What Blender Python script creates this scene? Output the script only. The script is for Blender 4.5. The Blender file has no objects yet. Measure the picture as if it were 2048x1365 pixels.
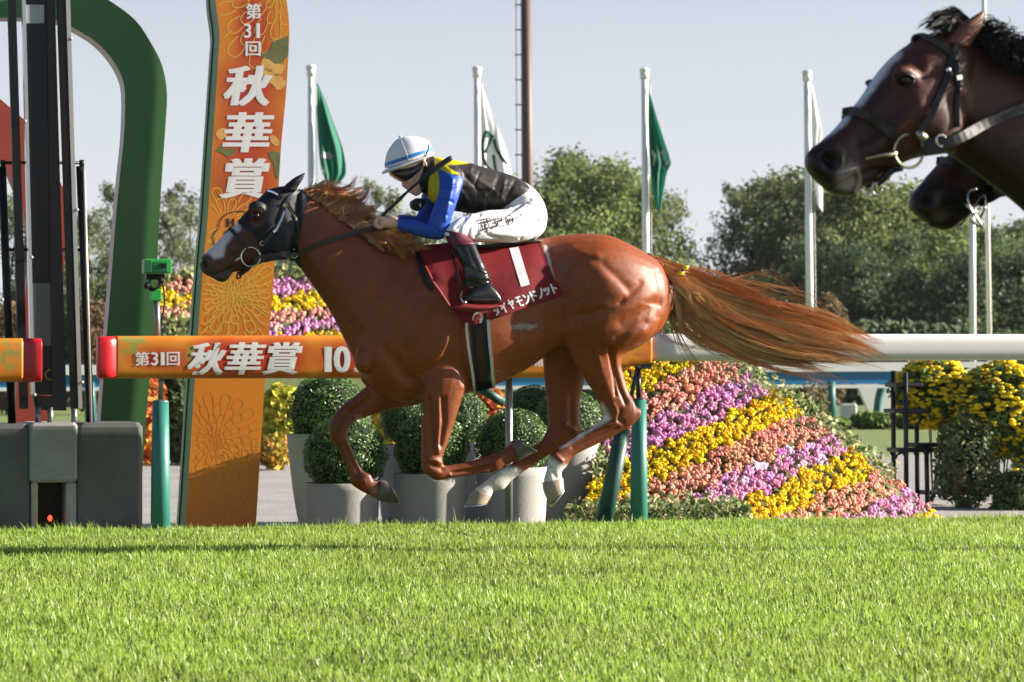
import bpy, math, random
import numpy as np
from mathutils import Vector, Matrix
from mathutils.bvhtree import BVHTree

random.seed(7)
RNG = np.random.default_rng(11)
SC = bpy.context.scene
COL = SC.collection

# ---------------------------------------------------------------- camera, sky, sun, exposure
F_PX, U0, V0, HC = 5680.0, 1024.0, 744.0, 0.95
cam_data = bpy.data.cameras.new('camera')
cam = bpy.data.objects.new('camera', cam_data)
COL.objects.link(cam)
cam.location = (0, 0, HC)
cam.rotation_euler = (math.radians(90), 0, 0)
cam_data.sensor_width = 36
cam_data.lens = F_PX / 2048 * 36
cam_data.shift_y = 61.5 / 2048
cam_data.clip_start = 0.1
cam_data.clip_end = 3000
cam_data.dof.use_dof = True
cam_data.dof.focus_distance = 14.6
cam_data.dof.aperture_fstop = 6.2
cam_data.dof.aperture_blades = 9
SC.camera = cam

SUN_AZ, SUN_EL = math.radians(98), math.radians(20)     # azimuth from the camera side towards the right
SUN = Vector((math.sin(SUN_AZ) * math.cos(SUN_EL), -math.cos(SUN_AZ) * math.cos(SUN_EL), math.sin(SUN_EL)))
world = bpy.data.worlds.new('World')
SC.world = world
world.use_nodes = True
wn = world.node_tree
wn.nodes.clear()
w_out = wn.nodes.new('ShaderNodeOutputWorld')
w_bg = wn.nodes.new('ShaderNodeBackground')
w_sky = wn.nodes.new('ShaderNodeTexSky')
w_sky.sky_type = 'NISHITA'
w_sky.sun_disc = False
w_sky.sun_elevation = SUN_EL
w_sky.sun_rotation = math.pi - SUN_AZ
w_sky.air_density = 0.8
w_sky.dust_density = 1.6
w_sky.ozone_density = 2.0
# a thin even veil of high cloud pales the blue of the sky
w_mix = wn.nodes.new('ShaderNodeMix')
w_mix.data_type = 'RGBA'
w_tc = wn.nodes.new('ShaderNodeTexCoord')
w_sep = wn.nodes.new('ShaderNodeSeparateXYZ')
w_mr = wn.nodes.new('ShaderNodeMapRange')          # haze thick at the horizon, thin overhead
w_mr.interpolation_type = 'SMOOTHSTEP'
w_mr.inputs['From Min'].default_value = -0.05
w_mr.inputs['From Max'].default_value = 0.36
w_mr.inputs['To Min'].default_value = 0.92
w_mr.inputs['To Max'].default_value = 0.0
wn.links.new(w_tc.outputs['Generated'], w_sep.inputs[0])
wn.links.new(w_sep.outputs['Z'], w_mr.inputs['Value'])
wn.links.new(w_mr.outputs[0], w_mix.inputs['Factor'])
w_mix.inputs['B'].default_value = (6.25, 6.3, 6.75, 1)
wn.links.new(w_sky.outputs['Color'], w_mix.inputs['A'])
wn.links.new(w_mix.outputs['Result'], w_bg.inputs['Color'])
w_bg.inputs['Strength'].default_value = 0.05
wn.links.new(w_bg.outputs[0], w_out.inputs['Surface'])

sun_data = bpy.data.lights.new('sun', 'SUN')
sun_data.energy = 5.0
sun_data.angle = math.radians(0.5)
sun_data.color = (1.0, 0.92, 0.80)
sun = bpy.data.objects.new('sun', sun_data)
COL.objects.link(sun)
sun.rotation_euler = SUN.to_track_quat('Z', 'Y').to_euler()
sun.location = (20, 0, 12)

SC.view_settings.view_transform = 'Standard'
SC.view_settings.look = 'None'
SC.view_settings.exposure = 1.5
SC.view_settings.gamma = 1
SC.view_settings.use_curve_mapping = False
SC.render.engine = 'CYCLES'
SC.cycles.use_denoising = True
SC.cycles.max_bounces = 6
SC.cycles.transparent_max_bounces = 8
SC.cycles.caustics_reflective = False
SC.cycles.caustics_refractive = False

# ---------------------------------------------------------------- points and frames
PHI = math.radians(14.8)        # the track runs away to the right by this angle
SP, CP = math.sin(PHI), math.cos(PHI)
NV = np.array([-SP, CP, 0.0])   # across the track, away from the camera
TV = np.array([CP, SP, 0.0])    # along the track, to the right


def P(u, v, d):
    return np.array([(u - U0) * d / F_PX, d, HC - (v - V0) * d / F_PX])


class Plane:
    """An upright plane along the track; p(u, v, y) is the point seen at (u, v), y metres behind it."""
    def __init__(self, d_mid, phi=PHI):
        self.phi = phi
        self.s, self.c = math.sin(phi), math.cos(phi)
        self.c0 = d_mid * self.c
        self.n = np.array([-self.s, self.c, 0.0])
        self.t = np.array([self.c, self.s, 0.0])

    def p(self, u, v, y=0.0):
        rx = (u - U0) / F_PX
        d = (self.c0 + y) / (self.c - self.s * rx)
        return P(u, v, d)

    def d(self, u, y=0.0):
        return (self.c0 + y) / (self.c - self.s * (u - U0) / F_PX)


def px(co):
    co = np.asarray(co, float)
    return U0 + co[..., 0] * F_PX / co[..., 1], V0 - (co[..., 2] - HC) * F_PX / co[..., 1]


# ---------------------------------------------------------------- materials
def new_mat(name):
    m = bpy.data.materials.new(name)
    m.use_nodes = True
    nt = m.node_tree
    nt.nodes.clear()
    out = nt.nodes.new('ShaderNodeOutputMaterial')
    b = nt.nodes.new('ShaderNodeBsdfPrincipled')
    nt.links.new(b.outputs[0], out.inputs[0])
    return m, nt, b, out


def mat(name, col=(.5, .5, .5), rough=.6, metal=0.0, var=.15, vscale=20.0, bump=0.0, bscale=60.0,
        attr=None, spec=.5, transl=0.0, coat=0.0, sheen=0.0, var2=None, stretch=None, alpha_noise=None):
    m, nt, b, out = new_mat(name)
    N, L = nt.nodes, nt.links
    tc = N.new('ShaderNodeTexCoord')
    vec = tc.outputs['Object']
    if stretch:
        mp = N.new('ShaderNodeMapping')
        mp.inputs['Scale'].default_value = stretch
        L.new(vec, mp.inputs['Vector'])
        vec = mp.outputs[0]
    nz = N.new('ShaderNodeTexNoise')
    nz.inputs['Scale'].default_value = vscale
    nz.inputs['Detail'].default_value = 6
    nz.inputs['Roughness'].default_value = .6
    L.new(vec, nz.inputs['Vector'])
    mr = N.new('ShaderNodeMapRange')
    mr.inputs['From Min'].default_value = .25
    mr.inputs['From Max'].default_value = .75
    mr.inputs['To Min'].default_value = 1 - var
    mr.inputs['To Max'].default_value = 1 + var
    L.new(nz.outputs['Fac'], mr.inputs['Value'])
    mul = N.new('ShaderNodeMix')
    mul.data_type = 'RGBA'
    mul.blend_type = 'MULTIPLY'
    mul.inputs['Factor'].default_value = 1
    if attr:
        at = N.new('ShaderNodeAttribute')
        at.attribute_name = attr
        L.new(at.outputs['Color'], mul.inputs['A'])
    else:
        mul.inputs['A'].default_value = (*col, 1)
    L.new(mr.outputs[0], mul.inputs['B'])
    res = mul.outputs['Result']
    if var2:                                   # a second colour in large soft patches
        n2 = N.new('ShaderNodeTexNoise')
        n2.inputs['Scale'].default_value = var2[1]
        n2.inputs['Detail'].default_value = 3
        L.new(vec, n2.inputs['Vector'])
        m2 = N.new('ShaderNodeMapRange')
        m2.inputs['From Min'].default_value = .42
        m2.inputs['From Max'].default_value = .64
        L.new(n2.outputs['Fac'], m2.inputs['Value'])
        mx = N.new('ShaderNodeMix')
        mx.data_type = 'RGBA'
        L.new(m2.outputs[0], mx.inputs['Factor'])
        L.new(res, mx.inputs['A'])
        mx.inputs['B'].default_value = (*var2[0], 1)
        res = mx.outputs['Result']
    L.new(res, b.inputs['Base Color'])
    b.inputs['Roughness'].default_value = rough
    b.inputs['Metallic'].default_value = metal
    b.inputs['Specular IOR Level'].default_value = spec
    b.inputs['Coat Weight'].default_value = coat
    b.inputs['Sheen Weight'].default_value = sheen
    if bump:
        nb = N.new('ShaderNodeTexNoise')
        nb.inputs['Scale'].default_value = bscale
        nb.inputs['Detail'].default_value = 5
        L.new(vec, nb.inputs['Vector'])
        bp = N.new('ShaderNodeBump')
        bp.inputs['Strength'].default_value = 1
        bp.inputs['Distance'].default_value = bump
        L.new(nb.outputs['Fac'], bp.inputs['Height'])
        L.new(bp.outputs[0], b.inputs['Normal'])
    if transl:
        tr = N.new('ShaderNodeBsdfTranslucent')
        L.new(res, tr.inputs['Color'])
        ms = N.new('ShaderNodeMixShader')
        ms.inputs[0].default_value = transl
        L.new(b.outputs[0], ms.inputs[1])
        L.new(tr.outputs[0], ms.inputs[2])
        L.new(ms.outputs[0], out.inputs[0])
    return m


# ---------------------------------------------------------------- mesh builder
class MB:
    def __init__(self):
        self.V, self.F, self.C, self.n = [], [], [], 0

    def add(self, V, F, col=None):
        V = np.asarray(V, float).reshape(-1, 3)
        if isinstance(F, np.ndarray):
            self.F.append(F.astype(np.int64) + self.n)
        else:
            by = {}
            for f in F:
                by.setdefault(len(f), []).append(f)
            for k, fs in by.items():
                self.F.append(np.array(fs, np.int64) + self.n)
        self.V.append(V)
        if col is not None:
            c = np.asarray(col, float)
            if c.ndim == 1:
                c = np.tile(c[:3], (len(V), 1))
            self.C.append(c)
        else:
            self.C.append(np.full((len(V), 3), .5))
        self.n += len(V)
        return self

    def mesh(self, name, offset=None, color=False, smooth=False):
        V = np.concatenate(self.V)
        if offset is not None:
            V = V - np.asarray(offset)
        me = bpy.data.meshes.new(name)
        me.vertices.add(len(V))
        me.vertices.foreach_set('co', V.astype(np.float32).ravel())
        loops = np.concatenate([f.ravel() for f in self.F])
        counts = np.concatenate([np.full(len(f), f.shape[1]) for f in self.F])
        starts = np.concatenate([[0], np.cumsum(counts)[:-1]])
        me.loops.add(len(loops))
        me.polygons.add(len(counts))
        me.loops.foreach_set('vertex_index', loops.astype(np.int32))
        me.polygons.foreach_set('loop_start', starts.astype(np.int32))
        me.polygons.foreach_set('use_smooth', np.full(len(counts), smooth))
        if color:
            a = me.color_attributes.new('Col', 'FLOAT_COLOR', 'POINT')
            c = np.concatenate(self.C)
            a.data.foreach_set('color', np.hstack([c, np.ones((len(c), 1))]).astype(np.float32).ravel())
        me.update(calc_edges=True)
        return me

    def base(self):
        V = np.concatenate(self.V)
        lo, hi = V.min(0), V.max(0)
        return np.array([(lo[0] + hi[0]) / 2, (lo[1] + hi[1]) / 2, lo[2]])

    def build(self, name, m, parent=None, base=None, color=False, smooth=False, **props):
        b = WORLD[parent] if parent is not None else (self.base() if base is None else np.asarray(base, float))
        me = self.mesh(name, b, color, smooth)
        return link(name, me, m, parent, b, **props)


WORLD = {}


def link(name, me, m, parent, b, **props):
    o = bpy.data.objects.new(name, me)
    COL.objects.link(o)
    if m is not None:
        me.materials.append(m)
    if parent is not None:
        o.parent = parent
    else:
        o.location = tuple(b)
    WORLD[o] = np.asarray(b, float)
    tag(o, **props)
    return o


def tag(o, label=None, category=None, group=None, kind=None):
    for k, v in (('label', label), ('category', category), ('group', group), ('kind', kind)):
        if v:
            o[k] = v
    return o


def empty(name, loc, label, category, group=None):
    o = bpy.data.objects.new(name, None)
    COL.objects.link(o)
    o.location = tuple(loc)
    o.empty_display_size = .1
    WORLD[o] = np.asarray(loc, float)
    return tag(o, label, category, group)


def copy_tree(src, loc, rz=0.0, scale=None, **props):
    c = src.copy()
    COL.objects.link(c)
    c.location = tuple(loc)
    c.rotation_euler = (0, 0, rz)
    if scale is not None:
        c.scale = scale
    tag(c, **props)
    for ch in list(src.children):
        d = ch.copy()
        COL.objects.link(d)
        d.parent = c
        for g in list(ch.children):
            e = g.copy()
            COL.objects.link(e)
            e.parent = d
    return c


def box(mb, c, s, ax=None, col=None, taper=1.0, bev=0.0):
    """c centre, s full size; ax three axes (rows)."""
    ax = np.eye(3) if ax is None else np.asarray(ax, float)
    h = np.asarray(s, float) / 2
    if bev <= 0:
        pts = np.array([[x, y, z] for z in (-1, 1) for y in (-1, 1) for x in (-1, 1)], float) * h
        pts[4:, :2] *= taper
        V = np.asarray(c) + pts @ ax
        F = [(0, 2, 3, 1), (4, 5, 7, 6), (0, 1, 5, 4), (2, 6, 7, 3), (0, 4, 6, 2), (1, 3, 7, 5)]
        return mb.add(V, F, col)
    b = min(bev, *(h * .99))
    ring = []
    for sx, sy, a0 in ((1, 1, 0), (-1, 1, 90), (-1, -1, 180), (1, -1, 270)):
        for k in range(3):
            a = math.radians(a0 + 45 * k)
            ring.append(((h[0] - b) * sx + b * math.cos(a), (h[1] - b) * sy + b * math.sin(a)))
    ring = np.array(ring)
    inner = ring * np.array([(h[0] - b * .7) / h[0], (h[1] - b * .7) / h[1]])
    V = []
    for z, r in ((-h[2], inner), (-h[2] + b, ring), (h[2] - b, ring), (h[2], inner)):
        V += [(x, y, z) for x, y in r]
    V = np.asarray(c) + np.array(V) @ ax
    F = [tuple(range(11, -1, -1)), tuple(range(36, 48))]
    for k in range(3):
        for i in range(12):
            j = (i + 1) % 12
            F.append((k * 12 + i, k * 12 + j, k * 12 + 12 + j, k * 12 + 12 + i))
    return mb.add(V, F, col)


def frames(pts):
    pts = np.asarray(pts, float)
    t = np.gradient(pts, axis=0)
    t /= np.linalg.norm(t, axis=1)[:, None] + 1e-12
    ref = np.array([0, 1, 0.0]) if abs(t[0][1]) < .9 else np.array([1.0, 0, 0])
    a = np.cross(t, ref)
    a /= np.linalg.norm(a, axis=1)[:, None] + 1e-9
    b = np.cross(t, a)
    return t, a, b


def tube(mb, pts, r, n=8, col=None, flat=None):
    """Round (or flat: radii along a and b) closed tube along pts."""
    pts = np.asarray(pts, float)
    k = len(pts)
    r = np.broadcast_to(np.asarray(r, float), (k,))
    t, a, b = frames(pts)
    th = np.linspace(0, 2 * np.pi, n, endpoint=False)
    fa, fb = (1, 1) if flat is None else flat
    V = (pts[:, None, :] + (r[:, None] * fa)[..., None] * np.cos(th)[None, :, None] * a[:, None, :]
         + (r[:, None] * fb)[..., None] * np.sin(th)[None, :, None] * b[:, None, :]).reshape(-1, 3)
    i, j = np.meshgrid(np.arange(k - 1), np.arange(n), indexing='ij')
    j2 = (j + 1) % n
    Q = np.stack([i * n + j, i * n + j2, (i + 1) * n + j2, (i + 1) * n + j], -1).reshape(-1, 4)
    mb.add(V, Q, col)
    off = mb.n - len(V)
    mb.F.append(np.array([list(range(n - 1, -1, -1))]) + off)
    mb.F.append(np.array([list(range((k - 1) * n, k * n))]) + off)
    return mb


def cr(pts, steps):
    """Catmull-Rom through rows of pts."""
    p = np.asarray(pts, float)
    q = np.vstack([2 * p[0] - p[1], p, 2 * p[-1] - p[-2]])
    out = []
    for i in range(1, len(q) - 2):
        for s in range(steps):
            t = s / steps
            out.append(.5 * (2 * q[i] + (q[i + 1] - q[i - 1]) * t + (2 * q[i - 1] - 5 * q[i] + 4 * q[i + 1] - q[i + 2]) * t * t
                             + (3 * q[i] - q[i - 1] - 3 * q[i + 1] + q[i + 2]) * t ** 3))
    out.append(p[-1])
    return np.array(out)


def resample(p, n):
    p = np.asarray(p, float)
    s = np.concatenate([[0], np.cumsum(np.linalg.norm(np.diff(p, axis=0), axis=1))])
    t = np.linspace(0, s[-1], n)
    return np.stack([np.interp(t, s, p[:, k]) for k in range(p.shape[1])], 1)


def ellipsoid(mb, c, r, nu=14, nv=9, ax=None, col=None, noise=0.0):
    th = np.linspace(0, 2 * np.pi, nu, endpoint=False)
    ph = np.linspace(0, np.pi, nv + 1)[1:-1]
    V = [(0, 0, 1)] + [(math.sin(p) * math.cos(t), math.sin(p) * math.sin(t), math.cos(p)) for p in ph for t in th] + [(0, 0, -1)]
    V = np.array(V)
    if noise:
        V *= 1 + RNG.normal(0, noise, (len(V), 1))
    V = V * np.asarray(r)
    if ax is not None:
        V = V @ np.asarray(ax)
    V = V + np.asarray(c)
    m = len(ph)
    F = [(0, 1 + j, 1 + (j + 1) % nu) for j in range(nu)]
    F += [(1 + i * nu + j, 1 + (i + 1) * nu + j, 1 + (i + 1) * nu + (j + 1) % nu, 1 + i * nu + (j + 1) % nu) for i in range(m - 1) for j in range(nu)]
    F += [(1 + m * nu, 1 + (m - 1) * nu + (j + 1) % nu, 1 + (m - 1) * nu + j) for j in range(nu)]
    return mb.add(V, F, col)


def loft(mb, pl, secs, n=22, steps=5, cap=.45, e=2.2, open_ends=False, col=None, grow=0.0, growpx=0.0):
    """Sections (u1, v1, u2, v2, y, w): the two outline points of a slice seen from the side, its distance from the plane and half width."""
    S = cr(np.array(secs, float), steps)
    th = np.linspace(0, 2 * np.pi, n, endpoint=False)
    ct = np.sign(np.cos(th)) * np.abs(np.cos(th)) ** (2 / e)
    st = np.sign(np.sin(th)) * np.abs(np.sin(th)) ** (2 / e)
    rings = []
    for u1, v1, u2, v2, y, w in S:
        a1, a2 = pl.p(u1, v1, y), pl.p(u2, v2, y)
        c, a = (a1 + a2) / 2, (a2 - a1) / 2
        if grow:
            a = a * (1 + grow / max(np.linalg.norm(a), 1e-6))
            w = w + grow
        rings.append((c, a, pl.n * max(w, .001)))
    if not open_ends and cap > 0:
        def capped(r0, r1):
            d = r0[0] - r1[0]
            L = np.linalg.norm(d)
            d = d / L if L > 1e-9 else d
            R = min(np.linalg.norm(r0[1]), np.linalg.norm(r0[2]))
            return [(r0[0] + d * R * cap * f, r0[1] * s, r0[2] * s) for f, s in ((.5, .86), (.87, .5), (.98, .18))]
        rings = capped(rings[0], rings[1])[::-1] + rings + capped(rings[-1], rings[-2])
    V = np.array([c + ct[:, None] * a + st[:, None] * l for c, a, l in rings]).reshape(-1, 3)
    k = len(rings)
    i, j = np.meshgrid(np.arange(k - 1), np.arange(n), indexing='ij')
    j2 = (j + 1) % n
    Q = np.stack([i * n + j, i * n + j2, (i + 1) * n + j2, (i + 1) * n + j], -1).reshape(-1, 4)
    mb.add(V, Q, col)
    if not open_ends:
        off = mb.n - len(V)
        mb.F.append(np.array([list(range(n - 1, -1, -1))]) + off)
        mb.F.append(np.array([list(range((k - 1) * n, k * n))]) + off)
    return mb


def remesh(mb, voxel, smooth=3, factor=.5):
    """One continuous skin round everything in mb."""
    me = mb.mesh('tmp')
    o = bpy.data.objects.new('tmp', me)
    COL.objects.link(o)
    r = o.modifiers.new('r', 'REMESH')
    r.mode = 'VOXEL'
    r.voxel_size = voxel
    if smooth:
        s = o.modifiers.new('s', 'SMOOTH')
        s.factor = factor
        s.iterations = smooth
    dg = bpy.context.evaluated_depsgraph_get()
    out = bpy.data.meshes.new_from_object(o.evaluated_get(dg))
    bpy.data.objects.remove(o)
    bpy.data.meshes.remove(me)
    return out


def get_co(me):
    a = np.empty(len(me.vertices) * 3, np.float32)
    me.vertices.foreach_get('co', a)
    return a.reshape(-1, 3).astype(float)


def get_no(me):
    a = np.empty(len(me.vertices) * 3, np.float32)
    me.vertex_normals.foreach_get('vector', a)
    return a.reshape(-1, 3).astype(float)


def set_co(me, co):
    me.vertices.foreach_set('co', co.astype(np.float32).ravel())
    me.update()


def set_col(me, c, name='Col'):
    a = me.color_attributes.new(name, 'FLOAT_COLOR', 'POINT')
    a.data.foreach_set('color', np.hstack([c, np.ones((len(c), 1))]).astype(np.float32).ravel())


def set_smooth(me):
    me.polygons.foreach_set('use_smooth', np.ones(len(me.polygons), bool))


def poly_dist(u, v, pts):
    best = np.full(u.shape, 1e9)
    for (x0, y0), (x1, y1) in zip(pts[:-1], pts[1:]):
        dx, dy = x1 - x0, y1 - y0
        t = np.clip(((u - x0) * dx + (v - y0) * dy) / (dx * dx + dy * dy + 1e-9), 0, 1)
        best = np.minimum(best, np.hypot(u - x0 - t * dx, v - y0 - t * dy))
    return best


def in_poly(u, v, poly):
    inside = np.zeros(u.shape, bool)
    n = len(poly)
    for i in range(n):
        x0, y0 = poly[i]
        x1, y1 = poly[(i + 1) % n]
        c = ((y0 > v) != (y1 > v)) & (u < (x1 - x0) * (v - y0) / (y1 - y0 + 1e-12) + x0)
        inside ^= c
    return inside


def soft_poly(u, v, poly, soft):
    d = poly_dist(u, v, list(poly) + [poly[0]])
    s = np.where(in_poly(u, v, poly), d, -d)
    return np.clip(s / soft * .5 + .5, 0, 1)


def sculpt(me, pl, strokes):
    """Raise (+) or groove (-) the skin along lines drawn on its side: (points, width px, metres, side)."""
    co, no = get_co(me), get_no(me)
    u, v = px(co)
    y = co @ pl.n - pl.c0
    for pts, w, amp, side in strokes:
        g = np.exp(-(poly_dist(u, v, pts) / w) ** 2) * amp
        if side == 'n':
            g = g * (y < -.01)
        elif side == 'f':
            g = g * (y > .01)
        co += no * g[:, None]
    set_co(me, co)


def bvh(me, offset=(0, 0, 0)):
    co = get_co(me) + np.asarray(offset)
    return BVHTree.FromPolygons([tuple(c) for c in co], [tuple(p.vertices) for p in me.polygons])


CAM = Vector((0, 0, HC))


def hit(tree, u, v, off=.004, default=None, near=14):
    """The point of a surface seen at (u, v), lifted off it; just outside its outline the nearest point that is seen."""
    loc = None
    for k in range(1 if default is not None else near + 1):
        for a in ((0,) if k == 0 else range(8)):
            d = Vector(((u + k * math.cos(a * .785) - U0) / F_PX, 1, -(v + k * math.sin(a * .785) - V0) / F_PX)).normalized()
            loc, nor, _, _ = tree.ray_cast(CAM, d)
            if loc is not None:
                break
        if loc is not None:
            break
    if loc is None:
        return default
    if nor.dot(d) > 0:
        nor = -nor
    return np.array(loc + nor * off)


def strap(mb, tree, pts, wpx, thick=.004, off=.004, steps=5, col=None, scale=None):
    """A flat strap laid on a surface along image points."""
    q = cr(np.array(pts, float), steps)
    P3, last = [], None
    for u, v in q:
        h = hit(tree, u, v, off, None)
        if h is None:
            h = None if last is None else P(u, v, last[1])
        if h is not None:
            P3.append(h)
            last = h
    if len(P3) < 2:
        return
    P3 = np.array(P3)
    for _ in range(2):
        P3[1:-1] = (P3[:-2] + 2 * P3[1:-1] + P3[2:]) / 4
    ribbon(mb, P3, wpx * P3[:, 1].mean() / F_PX / 2, thick, col)


def ribbon(mb, P3, hw, thick, col=None, out=None):
    P3 = np.asarray(P3, float)
    t = np.gradient(P3, axis=0)
    t /= np.linalg.norm(t, axis=1)[:, None] + 1e-9
    view = np.array([0, 0, HC]) - P3 if out is None else np.broadcast_to(np.asarray(out, float), P3.shape)
    view = view / np.linalg.norm(view, axis=1)[:, None]
    side = np.cross(t, view)
    side /= np.linalg.norm(side, axis=1)[:, None] + 1e-9
    nor = np.cross(side, t)
    hw = np.broadcast_to(np.asarray(hw, float), (len(P3),))[:, None]
    V = np.stack([P3 - side * hw, P3 + side * hw, P3 + side * hw + nor * thick, P3 - side * hw + nor * thick], 1).reshape(-1, 3)
    k = len(P3)
    Q = []
    for i in range(k - 1):
        for j in range(4):
            Q.append((i * 4 + j, i * 4 + (j + 1) % 4, i * 4 + 4 + (j + 1) % 4, i * 4 + 4 + j))
    Q += [(3, 2, 1, 0), ((k - 1) * 4, (k - 1) * 4 + 1, (k - 1) * 4 + 2, (k - 1) * 4 + 3)]
    mb.add(V, Q, col)


def ring(mb, c, r, thick, ax1, ax2, n=28, col=None, a0=0, a1=2 * math.pi):
    th = np.linspace(a0, a1, n + 1)
    pts = np.asarray(c) + r * (np.cos(th)[:, None] * np.asarray(ax1) + np.sin(th)[:, None] * np.asarray(ax2))
    tube(mb, pts, thick, 6, col)


def strands(mb, guides, locks, per, m, width, colf, spread=.02, wild=.03, fine=.006, tight=.75, rng=None, lo=.75, gw=None):
    """Locks of hair between neighbouring guide lines; every lock has its own bend, colour and length, its hairs draw together at the tip."""
    rng = rng or RNG
    G = np.array([resample(cr(np.array(g, float), 8), m) for g in guides])
    k = len(G)
    n = locks * per
    li = np.repeat(np.arange(locks), per)
    g = rng.random(locks)
    if gw is not None:
        cw = np.concatenate([[0], np.cumsum(np.asarray(gw, float)) / np.sum(gw)])
        g = np.interp(g, cw, np.arange(len(cw)))
    else:
        g = g * (k - 1)
    s = np.linspace(0, 1, m)
    root = g[li] + rng.normal(0, .10, n)
    gg = root[:, None] * (1 - s[None]) + g[li][:, None] * s[None]           # roots spread, tips gathered
    gg = np.clip(gg, 0, k - 1.0001)
    L = (lo + (1 - lo) * rng.random(locks))[li] * (.86 + .14 * rng.random(n))
    idx = np.clip(s[None, :] * L[:, None] * (m - 1), 0, m - 1.0001)
    i0, a0 = idx.astype(int), gg.astype(int)
    fr, fa = (idx - i0)[..., None], (gg - a0)[..., None]
    A = (G[a0, i0] * (1 - fr) + G[a0, i0 + 1] * fr) * (1 - fa) + (G[a0 + 1, i0] * (1 - fr) + G[a0 + 1, i0 + 1] * fr) * fa

    def wob(cnt, amp, f0):
        ph, fq = rng.random((cnt, 1, 3)) * 6.28, f0 + f0 * rng.random((cnt, 1, 3))
        w = np.sin(s[None, :, None] * fq + ph)
        return (w - w[:, :1]) * s[None, :, None] * rng.normal(0, amp, (cnt, 1, 3))
    A = A + (rng.normal(0, spread, (locks, 1, 3)) * (.3 + .7 * s[None, :, None]) + wob(locks, wild, 3.0))[li]
    A = A + rng.normal(0, fine, (n, 1, 3)) * (1 - tight * s[None, :, None]) + wob(n, fine * .8, 5.0)
    t = np.gradient(A, axis=1)
    t /= np.linalg.norm(t, axis=2)[..., None] + 1e-9
    a = np.cross(t, np.array([0, 1.0, .13]))
    a /= np.linalg.norm(a, axis=2)[..., None] + 1e-9
    b = np.cross(t, a)
    w = width * (.6 + .8 * rng.random(n))[:, None] * (1 - .85 * s[None, :] ** 2)
    V = np.stack([A + w[..., None] * (math.cos(th) * a + math.sin(th) * b) for th in (0.5, 2.6, 4.7)], 2).reshape(-1, 3)
    ii, jj, kk = np.meshgrid(np.arange(n), np.arange(m - 1), np.arange(3), indexing='ij')
    base = (ii * m + jj) * 3
    k2 = (kk + 1) % 3
    Q = np.stack([base + kk, base + k2, base + 3 + k2, base + 3 + kk], -1).reshape(-1, 4)
    c = colf(locks, rng)[li] * np.exp(rng.normal(0, .12, (n, 1)))
    mb.add(V, Q, np.repeat(c, m * 3, axis=0))


# ---------------------------------------------------------------- lettering (Blender's own built-in font)
_GL = {}


def glyph(ch, bold=0.0):
    key = (ch, bold)
    if key not in _GL:
        cu = bpy.data.curves.new('t', 'FONT')
        cu.body = ch
        cu.size = 1
        cu.resolution_u = 3
        cu.offset = bold
        o = bpy.data.objects.new('t', cu)
        COL.objects.link(o)
        dg = bpy.context.evaluated_depsgraph_get()
        me = bpy.data.meshes.new_from_object(o.evaluated_get(dg))
        V = np.array([v.co[:2] for v in me.vertices])
        Fc = [tuple(p.vertices) for p in me.polygons]
        bpy.data.objects.remove(o)
        bpy.data.meshes.remove(me)
        bpy.data.curves.remove(cu)
        lo, hi = V.min(0), V.max(0)
        V = (V - (lo + hi) / 2) / (hi - lo)
        _GL[key] = (V, Fc)
    return _GL[key]


def put_glyph(mb, ch, c, w, h, to3, ang=0.0, shear=0.0, bold=0.0, heavy=0.0, col=None):
    """ch centred at image point c, w by h pixels; to3(u, v, lift) gives the point on the thing. heavy thickens the upright strokes only."""
    V, Fc = glyph(ch, bold)
    ca, sa = math.cos(ang), math.sin(ang)
    k = 5 if heavy else 1
    for i in range(k):
        dx = (i / (k - 1) - .5) * heavy if k > 1 else 0
        x = V[:, 0] * (w - heavy) + shear * V[:, 1] * h + dx
        y = -V[:, 1] * h
        u, v = c[0] + x * ca - y * sa, c[1] + x * sa + y * ca
        V3 = np.array([to3(a, b, .0001 * i) for a, b in zip(u, v)])
        mb.add(V3, Fc, col)


def sheet(mb, poly, to3, col=None):
    """A thin printed shape: image polygon laid on a surface."""
    V = np.array([to3(u, v, 0) for u, v in poly])
    mb.add(V, [tuple(range(len(poly)))], col)

# ================================================================ the setting
GZ = -0.2                                   # the ground beyond the running rail lies a little lower than the turf
RAIL = Plane(18.46)


def ground_z(v, z):
    return (HC - z) * F_PX / (v - V0)


def flat_sheet(name, c_near, c_far, z, half, m, nx=2, ny=2, wave=0.0, **props):
    mb = MB()
    xs, ys = np.linspace(-half, half, nx), np.linspace(c_near, c_far, ny)
    V = np.array([TV * x + NV * y + np.array([0, 0, z + (wave * math.sin(x * 1.3 + y * .7) * math.cos(y * .9) if wave else 0)]) for y in ys for x in xs])
    F = np.array([(j * nx + i, j * nx + i + 1, (j + 1) * nx + i + 1, (j + 1) * nx + i) for j in range(ny - 1) for i in range(nx - 1)])
    return mb.add(V, F).build(name, m, base=(0, 0, z), smooth=True, kind='structure', **props)


m_soil = mat('soil under turf', (.045, .06, .018), .95, var=.4, vscale=9)
m_path = mat('grey gravel', (.33, .30, .285), .95, var=.18, vscale=14, bump=.01, bscale=40, var2=((.27, .25, .24), 1.5))
m_lawn = mat('far lawn', (.13, .19, .04), .9, var=.25, vscale=3, var2=((.17, .21, .05), .35), bump=.02, bscale=25)
m_field = mat('far field', (.10, .15, .04), .95, var=.25, vscale=.4, var2=((.15, .17, .06), .05))
C0 = RAIL.c0
flat_sheet('ground', -60, 1600, GZ - .03, 1600, m_field)
flat_sheet('lawn', 38.2 * CP, 230, GZ - .012, 240, m_lawn, 40, 40)
flat_sheet('path', C0 - .15, 38.2 * CP, GZ, 60, m_path, 60, 30, wave=.006)
flat_sheet('turf_ground', -8, C0 + .02, -.06, 40, m_soil, 120, 60, wave=.006)
mb = MB()                                    # the little bank at the edge of the turf
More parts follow.
